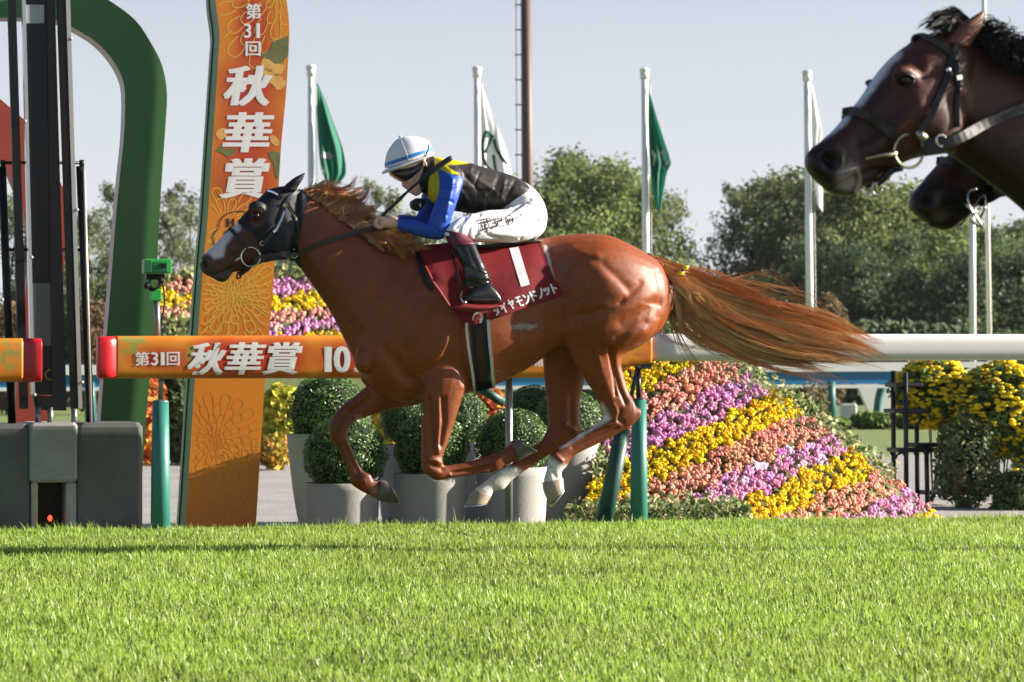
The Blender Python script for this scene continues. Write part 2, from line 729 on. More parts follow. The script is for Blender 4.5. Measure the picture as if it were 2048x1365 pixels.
V = [TV * x + NV * (C0 + .02 + o) + np.array([0, 0, z]) for x in (-40, 40) for o, z in ((0, -.06), (.10, -.10), (.16, GZ - .02))]
mb.add(V, [(0, 3, 4, 1), (1, 4, 5, 2)]).build('turf_bank', m_soil, base=(0, C0, GZ), kind='structure')


# ---------------------------------------------------------------- turf: single blades
def grass_mesh(n, seed):
    r = np.random.default_rng(seed)
    c = 7.4 + (C0 + .03 - 7.4) * r.random(n) ** .92
    keep_edge = r.random(n) < .06            # a ragged fringe along the rail
    c = np.where(keep_edge, C0 - .25 * r.random(n), c)
    d_mid = c / CP
    half = .205 * d_mid + .85
    x = (r.random(n) * 2 - 1) * half + c * SP / CP
    base = TV[None] * x[:, None] + NV[None] * c[:, None]
    g = (np.sin(base[:, 0] * 3.1 + 1.3 * np.sin(base[:, 1] * 1.7)) + np.sin(base[:, 1] * 4.3 + base[:, 0] * 1.9)
         + .8 * np.sin(base[:, 0] * 9.7 + base[:, 1] * 3.7) + .8 * np.sin(base[:, 1] * 11.3 - base[:, 0] * 6.1)) / 3.6
    h = (.034 + .010 * g) * np.exp(r.normal(0, .28, n))
    h = np.where(keep_edge & (r.random(n) < .12), h * 1.7, h)
    pal = np.array([[.31, .42, .06], [.35, .455, .08], [.40, .49, .11], [.24, .35, .055], [.50, .52, .26]])
    kc = r.choice(5, n, p=[.3, .29, .2, .15, .06])
    pal = pal * np.array([.89, .985, .86])
    tone = np.clip(1 + .12 * g + r.normal(0, .13, n), .5, 1.6)
    col = pal[kc] * tone[:, None]
    big = .5 + .5 * np.sin(base[:, 0] * .9 + 2 * np.sin(base[:, 1] * .6)) * np.sin(base[:, 1] * 1.4 + 1.2 * np.sin(base[:, 0] * .7))
    col = col * (1 - .16 * big[:, None]) + np.array([.03, .012, .01]) * big[:, None]
    rag = .10 * np.sin(base[:, 0] * 2.3) + .05 * np.sin(base[:, 0] * 7.1 + 1) + r.normal(0, .05, n)      # shadow band of the runners put into the blade colour, blades trampled shorter
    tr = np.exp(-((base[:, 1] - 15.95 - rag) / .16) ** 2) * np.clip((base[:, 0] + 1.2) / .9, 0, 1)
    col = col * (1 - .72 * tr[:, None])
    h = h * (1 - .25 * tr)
    scar = np.exp(-(((np.sin(base[:, 0] * 1.9 + 4 * np.sin(base[:, 1] * 1.1)) + np.sin(base[:, 1] * 3.3 - base[:, 0])) / 2 - .93) / .07) ** 2)
    col = col * (1 - .30 * scar[:, None])
    w = .0024 + .0016 * r.random(n)
    az = r.random(n) * 2 * np.pi
    wd = np.stack([np.cos(az), np.sin(az), 0 * az], 1) * w[:, None]
    la = r.random(n) * 2 * np.pi
    lean = np.stack([np.cos(la), np.sin(la), 0 * la], 1) * (h * (.12 + .5 * r.random(n) ** 1.5))[:, None]
    lean[:, 0] -= h * .06
    up = np.array([0, 0, 1.0])
    b = base + up * -.062
    mid = b + lean * .38 + up * (h * .55)[:, None]
    tip = b + lean + up * (h * (1 - .15 * r.random(n)))[:, None]
    V = np.stack([b - wd, b + wd, mid + wd * .8, mid - wd * .8, tip], 1).reshape(-1, 3)
    i = np.arange(n)[:, None] * 5
    mb = MB()
    mb.add(V, i + np.array([[0, 1, 2, 3]]), np.repeat(col, 5, axis=0))
    mb.F.append(i + np.array([[3, 2, 4]]))
    return mb


m_grass = mat('grass blade', attr='Col', rough=.42, var=.1, vscale=4, transl=.5, spec=.42)
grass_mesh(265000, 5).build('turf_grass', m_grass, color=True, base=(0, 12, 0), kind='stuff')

# ---------------------------------------------------------------- running rail with its printed sleeve
m_white = mat('white rail paint', (.80, .77, .75), .32, var=.03, vscale=3)
m_green_pad = mat('green vinyl post', (.03, .19, .15), .42, var=.10, vscale=4, bump=.002, bscale=12)
m_green_dark = mat('dark green vinyl', (.012, .075, .055), .5, var=.15, vscale=6, bump=.002, bscale=14)
m_steel = mat('grey steel', (.22, .23, .23), .4, metal=.7, var=.1)
m_dark_metal = mat('dark metal', (.02, .022, .025), .4, var=.2)
m_red = mat('red cap', (.55, .012, .02), .32, var=.05)


def rail_profile(hh, tt, n=28, flat=3.2):
    th = np.linspace(0, 2 * np.pi, n, endpoint=False)
    return np.sign(np.cos(th)) * np.abs(np.cos(th)) ** (2 / flat) * tt, np.sign(np.sin(th)) * np.abs(np.sin(th)) ** (2 / flat) * hh


def rail_bar(mb, stations, off=0.0, colf=None, flat=3.2, n=28):
    """stations: (u, v_top, v_bottom, half thickness)"""
    rows, uv = [], []
    for u, vt, vb, tt in stations:
        a, b = RAIL.p(u, vt, off), RAIL.p(u, vb, off)
        c, hh = (a + b) / 2, (a[2] - b[2]) / 2
        pa, pb = rail_profile(hh, tt, n, flat)
        rows.append(c + pa[:, None] * RAIL.n + pb[:, None] * np.array([0, 0, 1]))
        uv.append(np.stack([np.full(n, u), vt + (vb - vt) * (.5 - pb / hh / 2)], 1))
    V, UV = np.concatenate(rows), np.concatenate(uv)
    k = len(stations)
    i, j = np.meshgrid(np.arange(k - 1), np.arange(n), indexing='ij')
    j2 = (j + 1) % n
    Q = np.stack([i * n + j, (i + 1) * n + j, (i + 1) * n + j2, i * n + j2], -1).reshape(-1, 4)
    mb.add(V, Q, None if colf is None else colf(UV[:, 0], UV[:, 1]))
    off_ = mb.n - len(V)
    mb.F.append(np.array([list(range(n))]) + off_)
    mb.F.append(np.array([list(range(k * n - 1, (k - 1) * n - 1, -1))]) + off_)


def noise2(u, v, s):
    return (np.sin(u / s + 1.7 * np.sin(v / s * .8)) + np.sin(v / s * 1.3 + 1.1 * np.sin(u / s * .6 + 2)) + np.sin((u + v) / s * .7)) / 3


GLOWS = [(315, 718, 52, 20), (428, 717, 55, 36), (492, 717, 55, 36), (560, 717, 52, 36), (680, 719, 46, 30)]


def banner_col(u, v):
    u, v = np.asarray(u, float), np.asarray(v, float)
    c = np.tile(np.array([.74, .265, .022]), (u.size, 1))
    k = np.clip((noise2(u, v, 17) + .35) * .8, 0, 1)[:, None]
    c = c * (1 - k * .6) + np.array([.62, .14, .01]) * k * .6
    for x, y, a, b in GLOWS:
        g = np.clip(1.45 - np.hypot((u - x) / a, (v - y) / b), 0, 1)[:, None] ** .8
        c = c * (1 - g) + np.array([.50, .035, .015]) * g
    lf = ((np.hypot((u - 262) / 26, (v - 690) / 26) < 1) & (noise2(u, v, 5) > -.15)) | (np.hypot((u - 378) / 12, (v - 706) / 18) < 1) & (noise2(u, v, 4) > 0)
    c[lf] = (.36, .30, .06)
    d = np.hypot(u - 545, v - 690) < 10
    c[(u > 1090) & (noise2(u, v, 5) > .1)] = (.62, .16, .02)
    return c


m_print = mat('printed sleeve', attr='Col', rough=.38, var=.05, vscale=10)
m_print_white = mat('white print', (.82, .80, .79), .45, var=.02)
m_print_red = mat('red print', (.42, .03, .02), .45, var=.02)

rail = empty('running_rail', RAIL.p(1300, 1036, 0), 'long white running rail with an orange printed sleeve beside the galloping horse', 'rail')
mb = MB()
rail_bar(mb, [(u, 668 + (u - 1300) * .001, 723 - (u - 1300) * .003, .07) for u in np.linspace(1301, 2700, 30)], n=40, flat=2.9)
mb.build('rail_beam', m_white, rail, smooth=True)
mb = MB()
st = [(u, 672.5 - (u - 230) * .0028, 757.5 - (u - 230) * .001, .075) for u in np.linspace(230, 1130, 226)]
st += [(u, 670 - (u - 1130) * .008, 756.5 - 30 * np.clip((u - 1130) / 170, 0, 1) ** 1.1, .074) for u in np.linspace(1134, 1298, 42)]
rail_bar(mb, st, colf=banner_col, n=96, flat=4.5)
sleeve = mb.build('printed_sleeve', m_print, rail, color=True, smooth=True)
SLEEVE = bvh(sleeve.data, WORLD[rail])
mb = MB()
rail_bar(mb, [(u, 673.2 + e, 758 - e, .075 - .0007 * e) for u, e in ((195, 2.2), (195.8, .9), (197.5, .2), (206, 0), (229.5, -.3))], n=40, flat=4.5)
mb.build('end_cap', m_red, rail, smooth=True)


def on_sleeve(u, v, lift=0):
    return hit(SLEEVE, u, v, .003 + lift, RAIL.p(u, v, -.08))


mb = MB()
for ch, c, w, h in (('第', (284, 718), 29, 28), ('3', (309, 718), 15, 26), ('1', (325, 718), 8, 26), ('回', (346, 718), 27, 27)):
    put_glyph(mb, ch, c, w, h, on_sleeve, heavy=1.6, bold=.006)
for ch, c in (('秋', (415, 718)), ('華', (490, 717)), ('賞', (566, 717))):
    put_glyph(mb, ch, c, 74, 64, on_sleeve, heavy=4.5, bold=.014, shear=.24)
for ch, c, w, h in (('1', (656, 719), 15, 50), ('0', (684, 719), 34, 52), ('.', (713, 740), 9, 9)):
    put_glyph(mb, ch, c, w, h, on_sleeve, heavy=3 if ch == '1' else 5, bold=.006)
put_glyph(mb, 'm', (1077, 726), 16, 14, on_sleeve, heavy=2, bold=.01)
mb.build('sleeve_lettering', m_print_white, rail)


def post(u, v_top, v_bot, w, name_pad, y=.0):
    mb = MB()
    a, b = RAIL.p(u, v_top, y), RAIL.p(u, 1040, y)
    b = np.array([a[0], a[1], GZ])
    tube(mb, [a, a + (b - a) * .5, b], [w * .86, w, w * 1.06], 24)
    o = mb.build(name_pad, m_green_pad, rail, smooth=True)
    o.data.polygons.foreach_set('use_smooth', [len(p.vertices) < 5 for p in o.data.polygons])
    mb = MB()
    ellipsoid(mb, a, (w * .86, w * .86, .012))
    tube(mb, [a, RAIL.p(u - 2 if u > 1000 else u + 2, 740, y)], .017, 10)
    mb.build('post_rod', m_dark_metal if u > 1000 else m_steel, rail, smooth=True)


post(321, 803, 1045, .060, 'padded_post')
post(1278, 800, 1034, .0555, 'padded_post')
mb = MB()
tube(mb, [RAIL.p(1246, 858, .16), RAIL.p(1225, 960, .17), RAIL.p(1206, 1050, .17)], [.05, .057, .06], 18)
tube(mb, [RAIL.p(1246, 858, .16), RAIL.p(1276, 735, .05)], .015, 8)
mb.build('padded_brace', m_green_dark, rail, smooth=True)
mb = MB()
q = np.array(RAIL.p(1018, 740, .05))
tube(mb, [q, (q[0], q[1], GZ)], .024, 14)
mb.build('steel_post', m_steel, rail, smooth=True)
mb = MB()
tube(mb, [RAIL.p(958, 776, .3), RAIL.p(1008, 806, .3)], .03, 12)
mb.build('rail_stay', m_green_dark, rail, smooth=True)
mb = MB()
box(mb, RAIL.p(1290, 733, .0), (.075, .08, .035), [RAIL.t, RAIL.n, (0, 0, 1)], bev=.006)
mb.build('post_bracket', m_dark_metal, rail)
for uu in (1760, 2240):
    q = RAIL.p(uu, 722, .0)
    if uu > 2048:
        mb = MB()
        tube(mb, [q, (q[0], q[1], GZ)], .05, 14)
        mb.build('padded_post', m_green_pad, rail, smooth=True)

# the other end of the rail, left of the finish post
rail2 = empty('running_rail', RAIL.p(20, 1046, 0), 'cut end of an orange rail with a red cap, leftmost, before the finish post', 'rail')
mb = MB()
rail_bar(mb, [(u, 677, 764.5, .078) for u in np.linspace(-420, 44, 130)], colf=lambda u, v: np.where(((np.hypot((u - 18) / 20, (v - 708) / 34) < 1) & (noise2(u, v, 5) > -.1))[:, None], (.36, .30, .06), banner_col(u, v)), n=64, flat=4.5)
mb.build('printed_sleeve', m_print, rail2, color=True, smooth=True)
mb = MB()
rail_bar(mb, [(u, 677 + e, 764.5 - e, .078 - .0007 * e) for u, e in ((45, -.3), (73, 0), (79, .2), (81.2, .9), (82, 2.2))], n=40, flat=4.5)
mb.build('end_cap', m_red, rail2, smooth=True)
mb = MB()
for uu in (-60, -330):
    q = RAIL.p(uu, 760, .0)
    tube(mb, [q, (q[0], q[1], GZ)], .055, 16)
mb.build('padded_post', m_green_pad, rail2, smooth=True)

# ---------------------------------------------------------------- finish post: tall dark mirror between black posts on a padded base
FIN = Plane(18.75)
m_pad = mat('dark grey padding', (.10, .10, .098), .62, var=.4, vscale=2.2, bump=.006, bscale=5)
m_pad_light = mat('light grey padding', (.32, .315, .31), .6, var=.3, vscale=2.5, bump=.006, bscale=5)
m_mirror = mat('dark tinted glass', (.012, .014, .015), .22, var=.1, spec=.25)
m_black = mat('black painted steel', (.008, .009, .010), .45, var=.2, spec=.25)
m_alu = mat('pale aluminium', (.50, .47, .44), .38, metal=.4, var=.05)
m_beige = mat('beige foam', (.42, .36, .28), .8)
m_glass_pale_and_reflection = mat('pale acrylic and painted reflection', (.42, .47, .50), .12, var=.05)
m_reflection_grey = mat('painted grey reflection', (.12, .13, .125), .3, var=.06)  # colour of a reflection painted on the mirror
m_brass = mat('brass disc', (.35, .25, .03), .4)
mf = empty('finish_post', FIN.p(140, 1045, .2), 'tall dark finish mirror between black steel posts on a padded grey base', 'finish post')


def slab(mb, pl, poly, y, thick, col=None):
    """An upright plate: image outline at y, thick metres deep."""
    a = np.array([pl.p(u, v, y) for u, v in poly])
    b = a + pl.n * thick
    n = len(poly)
    F = [tuple(range(n - 1, -1, -1)), tuple(range(n, 2 * n))] + [(i, (i + 1) % n, n + (i + 1) % n, n + i) for i in range(n)]
    return mb.add(np.vstack([a, b]), F, col)


def add_slab(name, m, poly, y, th, parent, pl=FIN):
    mb = MB()
    slab(mb, pl, poly, y, th)
    return mb.build(name, m, parent)


add_slab('mirror', m_mirror, [(50, -60), (93, -60), (104, 790), (70, 790)], .10, .05, mf)
add_slab('mirror_edge', m_glass_pale_and_reflection, [(43, -60), (50, -60), (70, 790), (63, 790)], .085, .08, mf)
add_slab('mirror_frame', m_black, [(93, -60), (108, -60), (133, 795), (104, 795)], .08, .09, mf)
add_slab('mirror_foot', m_black, [(66, 790), (133, 795), (133, 822), (72, 820)], .08, .10, mf)
add_slab('painted_pale_reflection', m_glass_pale_and_reflection, [(49, 10), (88, 10), (88, 47), (50, 47)], .093, .006, mf)  # pale reflection in the mirror, laid on as a thin plate
add_slab('painted_grey_reflection', m_reflection_grey, [(65, 567), (106, 567), (110, 692), (68, 692)], .093, .006, mf)  # grey band reflected in the mirror, also made as a plate
mb = MB()
ring(mb, FIN.p(101, 750, .09), .032, .006, FIN.t, (0, 0, 1))
mb.build('brass_ring', m_brass, mf)
add_slab('black_post', m_black, [(14, -60), (30, -60), (57, 818), (40, 818)], -.02, .07, mf)
add_slab('black_post', m_black, [(113, -60), (130, -60), (160, 818), (143, 818)], -.02, .07, mf)
add_slab('edge_strip', m_alu, [(130, -60), (138.5, -60), (165, 818), (157, 818)], -.022, .05, mf)
mb = MB()
for a, b, w in (((160, 333), (181, 850), .026), ((4, 333), (24, 850), .026)):
    tube(mb, [FIN.p(*a, .14), FIN.p(*b, .14)], w, 12)
mb.build('rear_post', m_black, mf, smooth=True)
mb = MB()
tube(mb, [FIN.p(168, 340, .12), FIN.p(182, 850, .12)], .010, 8)
mb.build('rear_strip', m_alu, mf, smooth=True)
for v0 in (326, 500):
    s = (v0 - 326) * .03
    tube(MB(), [FIN.p(0 + s, v0, .14), FIN.p(160 + s, v0, .14)], .010, 8).build('cross_bar', m_black, mf, smooth=True)
for u, v in ((162, 327), (4, 327)):
    tube(MB(), [FIN.p(u - 3, v, .10), FIN.p(u + 6, v, .10)], .022, 8).build('clamp', m_black, mf, smooth=True)
for u, v in ((50, 243), (63, 515), (142, 78), (154, 420), (164, 765), (69, 790), (4, 600)):
    ellipsoid(MB(), FIN.p(u, v, -.03), (.012, .012, .012), 8, 6).build('bolt', m_alu, mf)
for u in (75, 100, 148):
    tube(MB(), [FIN.p(u, 815, .09), FIN.p(u + 1, 852, .09)], .02, 10).build('foot_tube', m_steel, mf, smooth=True)


def pad(name, m, u0, u1, v0, v1, y, th, parent, bev=.03):
    mb = MB()
    a, b = FIN.p(u0, v0, y), FIN.p(u1, v0, y)
    z0, z1 = (a[2] if v1 is None else FIN.p(u0, v1, y)[2]), a[2]
    c = (a + b) / 2 + FIN.n * th / 2
    c[2] = (z0 + z1) / 2
    box(mb, c, (np.linalg.norm(b - a), th, z1 - z0), [FIN.t, FIN.n, (0, 0, 1)], bev=bev)
    return mb.build(name, m, parent)


pad('side_pad', m_pad, 153, 286, 846, 1110, -.02, .55, mf)
pad('side_pad', m_pad, -190, 61, 849, 1110, -.02, .55, mf)
pad('front_pad', m_pad_light, 59, 155.5, 846, 966, -.032, .55, mf, bev=.02)
pad('opening_back', m_black, 60, 154, 960, 1110, .25, .25, mf, bev=.01)
pad('opening_cheek', m_beige, 62, 76, 966, 1110, -.018, .3, mf, bev=.01)
pad('opening_cheek', m_pad_light, 132, 153, 966, 1110, -.018, .3, mf, bev=.01)
m_lamp, nt, b_, _ = new_mat('red signal lamp')
b_.inputs['Base Color'].default_value = (.5, .01, .01, 1)
b_.inputs['Emission Color'].default_value = (1, .05, .02, 1)
b_.inputs['Emission Strength'].default_value = 1.6
mb = MB()
ellipsoid(mb, FIN.p(100, 1037, .02), (.014, .014, .020), 10, 8)
mb.build('signal_lamp', m_lamp, mf, smooth=True)

# ---------------------------------------------------------------- green arch, red arch behind the finish post
ARCH = Plane(20.005)
m_arch = mat('green arch paint', (.055, .17, .045), .5, var=.05, vscale=1)
m_arch_side = mat('pale arch edge', (.45, .52, .52), .5)
m_redarch = mat('red arch paint', (.36, .055, .035), .5, var=.05, vscale=1)


def band_plate(name, label, cat, m, outer, inner, pl, th, m_in):
    a = np.array(outer, float)
    b = np.array(inner, float)
    n = len(a)
    mbf, mbi = MB(), MB()
    A0 = np.array([pl.p(*q) for q in a])
    B0 = np.array([pl.p(*q) for q in b])
    A1, B1 = A0 + pl.n * th, B0 + pl.n * th
    V = np.vstack([A0, B0, A1, B1])
    F = []
    for i in range(n - 1):
        F += [(i, i + 1, n + i + 1, n + i), (2 * n + i, 3 * n + i, 3 * n + i + 1, 2 * n + i + 1), (i, 2 * n + i, 2 * n + i + 1, i + 1)]
    F += [(0, n, 3 * n, 2 * n), (n - 1, 3 * n - 1, 4 * n - 1, 2 * n - 1)]
    root = empty(name, (A0[-1] + B0[-1]) / 2, label, cat)
    mbf.add(V, F).build('arch_body', m, root)
    V = np.vstack([B0, B1])
    F = [(i, i + 1, n + i + 1, n + i) for i in range(n - 1)]
    mbi.add(V + pl.t * .0, F).build('inner_edge', m_in, root)
    return root


def mirrored(pts, uc):
    return [(2 * uc - u, v) for u, v in pts]


outer = cr([(100, -34), (160, -28), (216, 0), (270, 40), (303, 88), (324, 131), (333.7, 182), (332, 236), (325, 337), (318, 450), (311, 590), (300, 740), (288, 900), (276, 1060)], 4)
inner = cr([(94, 36), (122, 44), (150, 58), (189, 82), (222, 116), (243, 153), (250, 192), (248, 270), (241, 340), (231, 445), (220, 590), (208, 740), (197, 900), (186, 1060)], 4)
uc = 50.0
oL = [(2 * uc - u, v) for u, v in outer][::-1]
iL = [(2 * uc - u, v) for u, v in inner][::-1]
band_plate('green_arch', 'tall dark green arch with a pale inner edge standing behind the finish mirror', 'arch', m_arch,
           oL + [tuple(q) for q in outer], iL + [tuple(q) for q in inner], ARCH, .22, m_arch_side)
RARCH = Plane(20.7)
ro = [(-160, 60), (0, 198), (70, 258), (128, 380), (129, 480), (129, 530), (104, 640), (103, 850), (100, 1050)]
ri = [(-220, 130), (-60, 262), (10, 330), (46, 420), (60, 480), (58, 540), (44, 640), (28, 850), (20, 1050)]
band_plate('red_arch', 'red angular arch seen in slivers between the black finish posts', 'arch', m_redarch, ro, ri, RARCH, .2, m_redarch)

# ---------------------------------------------------------------- tall orange sign with the race name
SIGN = Plane(19.55, math.radians(14.8))
m_sign = mat('orange print', attr='Col', rough=.42, var=.04, vscale=6)
m_sign_side = mat('green sign edge', (.14, .25, .13), .5, var=.04)
m_sign_side2 = mat('dark green sign edge', (.10, .18, .10), .5, var=.04)
m_line = mat('yellow petal print', (.72, .42, .05), .45, var=.03)
m_line_soft = mat('soft petal print', (.66, .30, .03), .45, var=.03)
m_line_red = mat('red petal print', (.56, .16, .015), .45, var=.03)
m_petal = mat('pale petal print', (.72, .40, .10), .45, var=.2, vscale=12)
m_leaf_print = mat('green leaf print', (.15, .16, .05), .45, var=.3, vscale=12)
Lq = cr([(437, -150), (433, -60), (431, 0), (439, 66), (437, 110), (426, 275), (415, 440), (407, 525), (390, 755), (371, 1048), (364, 1110)], 5)
Rq = cr([(540, -150), (563, -60), (573, 0), (578.5, 55), (577, 110), (571, 201), (561, 311), (550, 520), (538, 670), (530, 759), (512, 1048), (507, 1110)], 5)
VS = np.linspace(-150, 1110, 253)
lu, ru = np.interp(VS, Lq[:, 1], Lq[:, 0]), np.interp(VS, Rq[:, 1], Rq[:, 0])
SGLOW = [(506, 22, 34, 30), (506, 62, 36, 30), (506, 98, 34, 28), (497, 172, 62, 56), (497, 265, 62, 56), (490, 357, 62, 54)]


def sign_col(u, v):
    u, v = np.asarray(u, float), np.asarray(v, float)
    c = np.tile(np.array([.68, .225, .013]), (u.size, 1))
    k = np.clip((noise2(u, v, 40) + .2) * .9, 0, 1)[:, None]
    c = c * (1 - .4 * k) + np.array([.60, .15, .01]) * .4 * k
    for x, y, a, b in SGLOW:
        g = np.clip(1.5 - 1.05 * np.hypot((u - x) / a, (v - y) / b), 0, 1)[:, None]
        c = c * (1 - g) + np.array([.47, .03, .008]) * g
    return c


sign = empty('sign_tower', SIGN.p(440, 1048, .1), 'tall curved orange sign tower with white Japanese race name and printed chrysanthemums', 'sign')
mb = MB()
nx = 36
tt = np.linspace(0, 1, nx)
UU = lu[:, None] * (1 - tt) + ru[:, None] * tt
VV = np.repeat(VS[:, None], nx, 1)
V = np.array([SIGN.p(u, v) for u, v in zip(UU.ravel(), VV.ravel())])
k = len(VS)
i, j = np.meshgrid(np.arange(k - 1), np.arange(nx - 1), indexing='ij')
Q = np.stack([i * nx + j, (i + 1) * nx + j, (i + 1) * nx + j + 1, i * nx + j + 1], -1).reshape(-1, 4)
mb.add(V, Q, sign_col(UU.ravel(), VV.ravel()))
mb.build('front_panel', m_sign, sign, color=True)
TH = .34
L0 = np.array([SIGN.p(u, v) for u, v in zip(lu, VS)])
R0 = np.array([SIGN.p(u, v) for u, v in zip(ru, VS)])


def side_strip(name, m, A, B):
    n = len(A)
    mb = MB()
    mb.add(np.vstack([A, B]), np.array([(i, n + i, n + i + 1, i + 1) for i in range(n - 1)]))
    mb.build(name, m, sign, smooth=True)


side_strip('side_panel', m_sign_side, L0, L0 + SIGN.n * TH * .55 - SIGN.t * .012)
side_strip('side_panel', m_sign_side2, L0 + SIGN.n * TH * .55 - SIGN.t * .02, L0 + SIGN.n * TH - SIGN.t * .012)
side_strip('side_panel', m_sign_side, R0 + SIGN.n * TH, R0)
side_strip('back_panel', m_sign_side2, L0 + SIGN.n * TH - SIGN.t * .012, R0 + SIGN.n * TH)


def on_sign(lift0):
    return lambda u, v, lift=0: SIGN.p(u, v, -(lift0 + lift))


def sign_inside(u, v, m=2.0):
    return v > -40 and np.interp(v, VS, lu) + m < u < np.interp(v, VS, ru) - m


def petal_lines(mb, c, rings, sq, lift, wpx, rng, rot=0.0):
    """Outlined chrysanthemum petals, ring on ring, clipped to the sign."""
    to3 = on_sign(lift * .4)
    for r0, r1, n in rings:
        for k in range(n):
            a = rot + 2 * math.pi * (k + rng.random() * .3) / n
            hw = math.pi / n * 1.05
            ts = np.linspace(-1, 1, 9)
            rr = r0 + (r1 - r0) * (1 - np.abs(ts) ** 3)
            th = a + hw * ts * (.55 + .45 * (1 - np.abs(ts)) ** .4 + 0 * ts)
            pts = [(c[0] + q * math.cos(t), c[1] + sq * q * math.sin(t)) for q, t in zip(rr, th)]
            run = []
            for q in pts + [None]:
                if q is not None and sign_inside(*q):
                    run.append(to3(*q))
                else:
                    if len(run) > 1:
                        ribbon(mb, run, wpx / 2 * 19.3 / F_PX, .0001, out=-SIGN.n)
                    run = []


rg = np.random.default_rng(3)
mb = MB()
petal_lines(mb, (560, -20), [(12, 26, 10), (26, 44, 12), (46, 70, 14), (68, 100, 16), (96, 132, 18), (126, 165, 20)], 1.0, .0015, 2.2, rg)
petal_lines(mb, (470, 590), [(2, 10, 6), (8, 18, 9), (16, 28, 12), (25, 38, 14), (34, 50, 16), (46, 68, 17), (62, 96, 16), (90, 135, 18)], .85, .0015, 2.4, rg)
petal_lines(mb, (452, 445), [(25, 60, 12), (55, 88, 15)], .8, .0015, 2.2, rg, .2)
mb.build('petal_outlines', m_line, sign, kind='stuff')
mb = MB()
petal_lines(mb, (505, 965), [(3, 12, 6), (12, 24, 10), (22, 38, 13), (34, 54, 15), (50, 72, 17), (68, 92, 18)], .95, .0015, 2.0, rg)
mb.build('petal_outlines', m_line_soft, sign, kind='stuff')
mb = MB()
petal_lines(mb, (430, 880), [(3, 12, 6), (10, 22, 9), (20, 36, 12), (34, 54, 14), (50, 74, 16), (72, 98, 18)], .95, .001, 1.6, rg)
petal_lines(mb, (450, 690), [(20, 44, 11), (40, 72, 14), (70, 100, 16)], .6, .001, 1.6, rg)
petal_lines(mb, (420, 350), [(8, 20, 8), (18, 34, 11), (30, 50, 13)], 1, .001, 1.6, rg)
mb.build('petal_outlines', m_line_red, sign, kind='stuff')


def petal_fill(mb, c, rings, lift, rng, a0=0, a1=6.3):
    for r0, r1, n in rings:
        for k in range(n):
            a = a0 + (a1 - a0) * (k + .5 + rng.normal(0, .12)) / n
            hw = (r1 - r0) * .30
            pts = []
            for t in np.linspace(0, 2 * math.pi, 11)[:-1]:
                rr = (r0 + r1) / 2 + (r1 - r0) / 2 * math.cos(t)
                off = hw * math.sin(t)
                q = (c[0] + rr * math.cos(a) - off * math.sin(a), c[1] + rr * math.sin(a) + off * math.cos(a))
                pts.append(q)
            if all(sign_inside(*q, 1) for q in pts):
                V = np.array([SIGN.p(*q, -lift * .6 - .00015 * (k % 3)) for q in pts])
                mb.add(V, [tuple(range(len(pts)))])


mb = MB()
petal_fill(mb, (500, 220), [(66, 92, 24), (84, 112, 28)], .0012, rg, -1.3, .95)
petal_fill(mb, (500, 220), [(62, 86, 18), (78, 104, 20)], .0012, rg, 2.35, 3.9)
mb.build('petal_print', m_petal, sign, kind='stuff')
mb = MB()
for poly in ([(519, 112), (540, 100), (545, 85), (560, 78), (577, 72), (577, 110), (568, 122), (560, 128), (548, 128), (540, 120)],
             [(432, 302), (440, 293), (450, 298), (462, 297), (474, 302), (466, 308), (458, 316), (446, 308)],
             [(535, 305), (548, 302), (561, 308), (559, 340), (556, 360), (550, 350), (548, 330)]):
    sheet(mb, poly, on_sign(.0011))
mb.build('leaf_print', m_leaf_print, sign, kind='stuff')
mb = MB()
T = on_sign(.0016)
for ch, c, w, h in (('第', (507, 23), 32, 31), ('3', (495, 62), 15, 29), ('1', (516, 62), 8, 29), ('回', (506, 98), 31, 29)):
    put_glyph(mb, ch, c, w, h, T, heavy=2.0, bold=.006)
for ch, c in (('秋', (497, 172)), ('華', (496, 265)), ('賞', (491, 357))):
    put_glyph(mb, ch, c, 96, 80, T, heavy=6, bold=.016, shear=.17)
mb.build('sign_lettering', m_print_white, sign)
mb = MB()
m_ink = mat('dark print', (.03, .015, .01), .5)
for ch, c in (('H', (461, 446)), ('C', (457, 468))):
    put_glyph(mb, ch, c, 16, 17, T, heavy=3)
for a0, a1, c, rx, ry in ((math.pi * .95, math.pi * 1.7, (478, 452), 40, 29), (math.pi * .7, math.pi * 1.3, (452, 478), 26, 24)):
    th = np.linspace(a0, a1, 16)
    ribbon(mb, [T(c[0] + rx * math.cos(t), c[1] + ry * math.sin(t)) for t in th], .0035, .0002, out=-SIGN.n)
mb.build('emblem_print', m_ink, sign)

# ---------------------------------------------------------------- small green camera on the rail post
CAMP = Plane(18.5)
m_cam_green = mat('bright green housing', (.02, .40, .07), .4, var=.1)
m_cam_dark = mat('dark green housing', (.01, .14, .05), .4, var=.1)
cb = empty('rail_camera', CAMP.p(320, 670), 'bright green camera box on a grey stalk above the left padded post', 'camera')


def cbox(name, m, u0, u1, v0, v1, y, th, bev=.004):
    mb = MB()
    a, b = CAMP.p(u0, v0, y), CAMP.p(u1, v1, y)
    c = (a + b) / 2 + CAMP.n * th / 2
    s = (abs(np.dot(b - a, CAMP.t)), th, abs(a[2] - b[2]))
    box(mb, c, s, [CAMP.t, CAMP.n, (0, 0, 1)], bev=bev)
    return mb.build(name, m, cb)


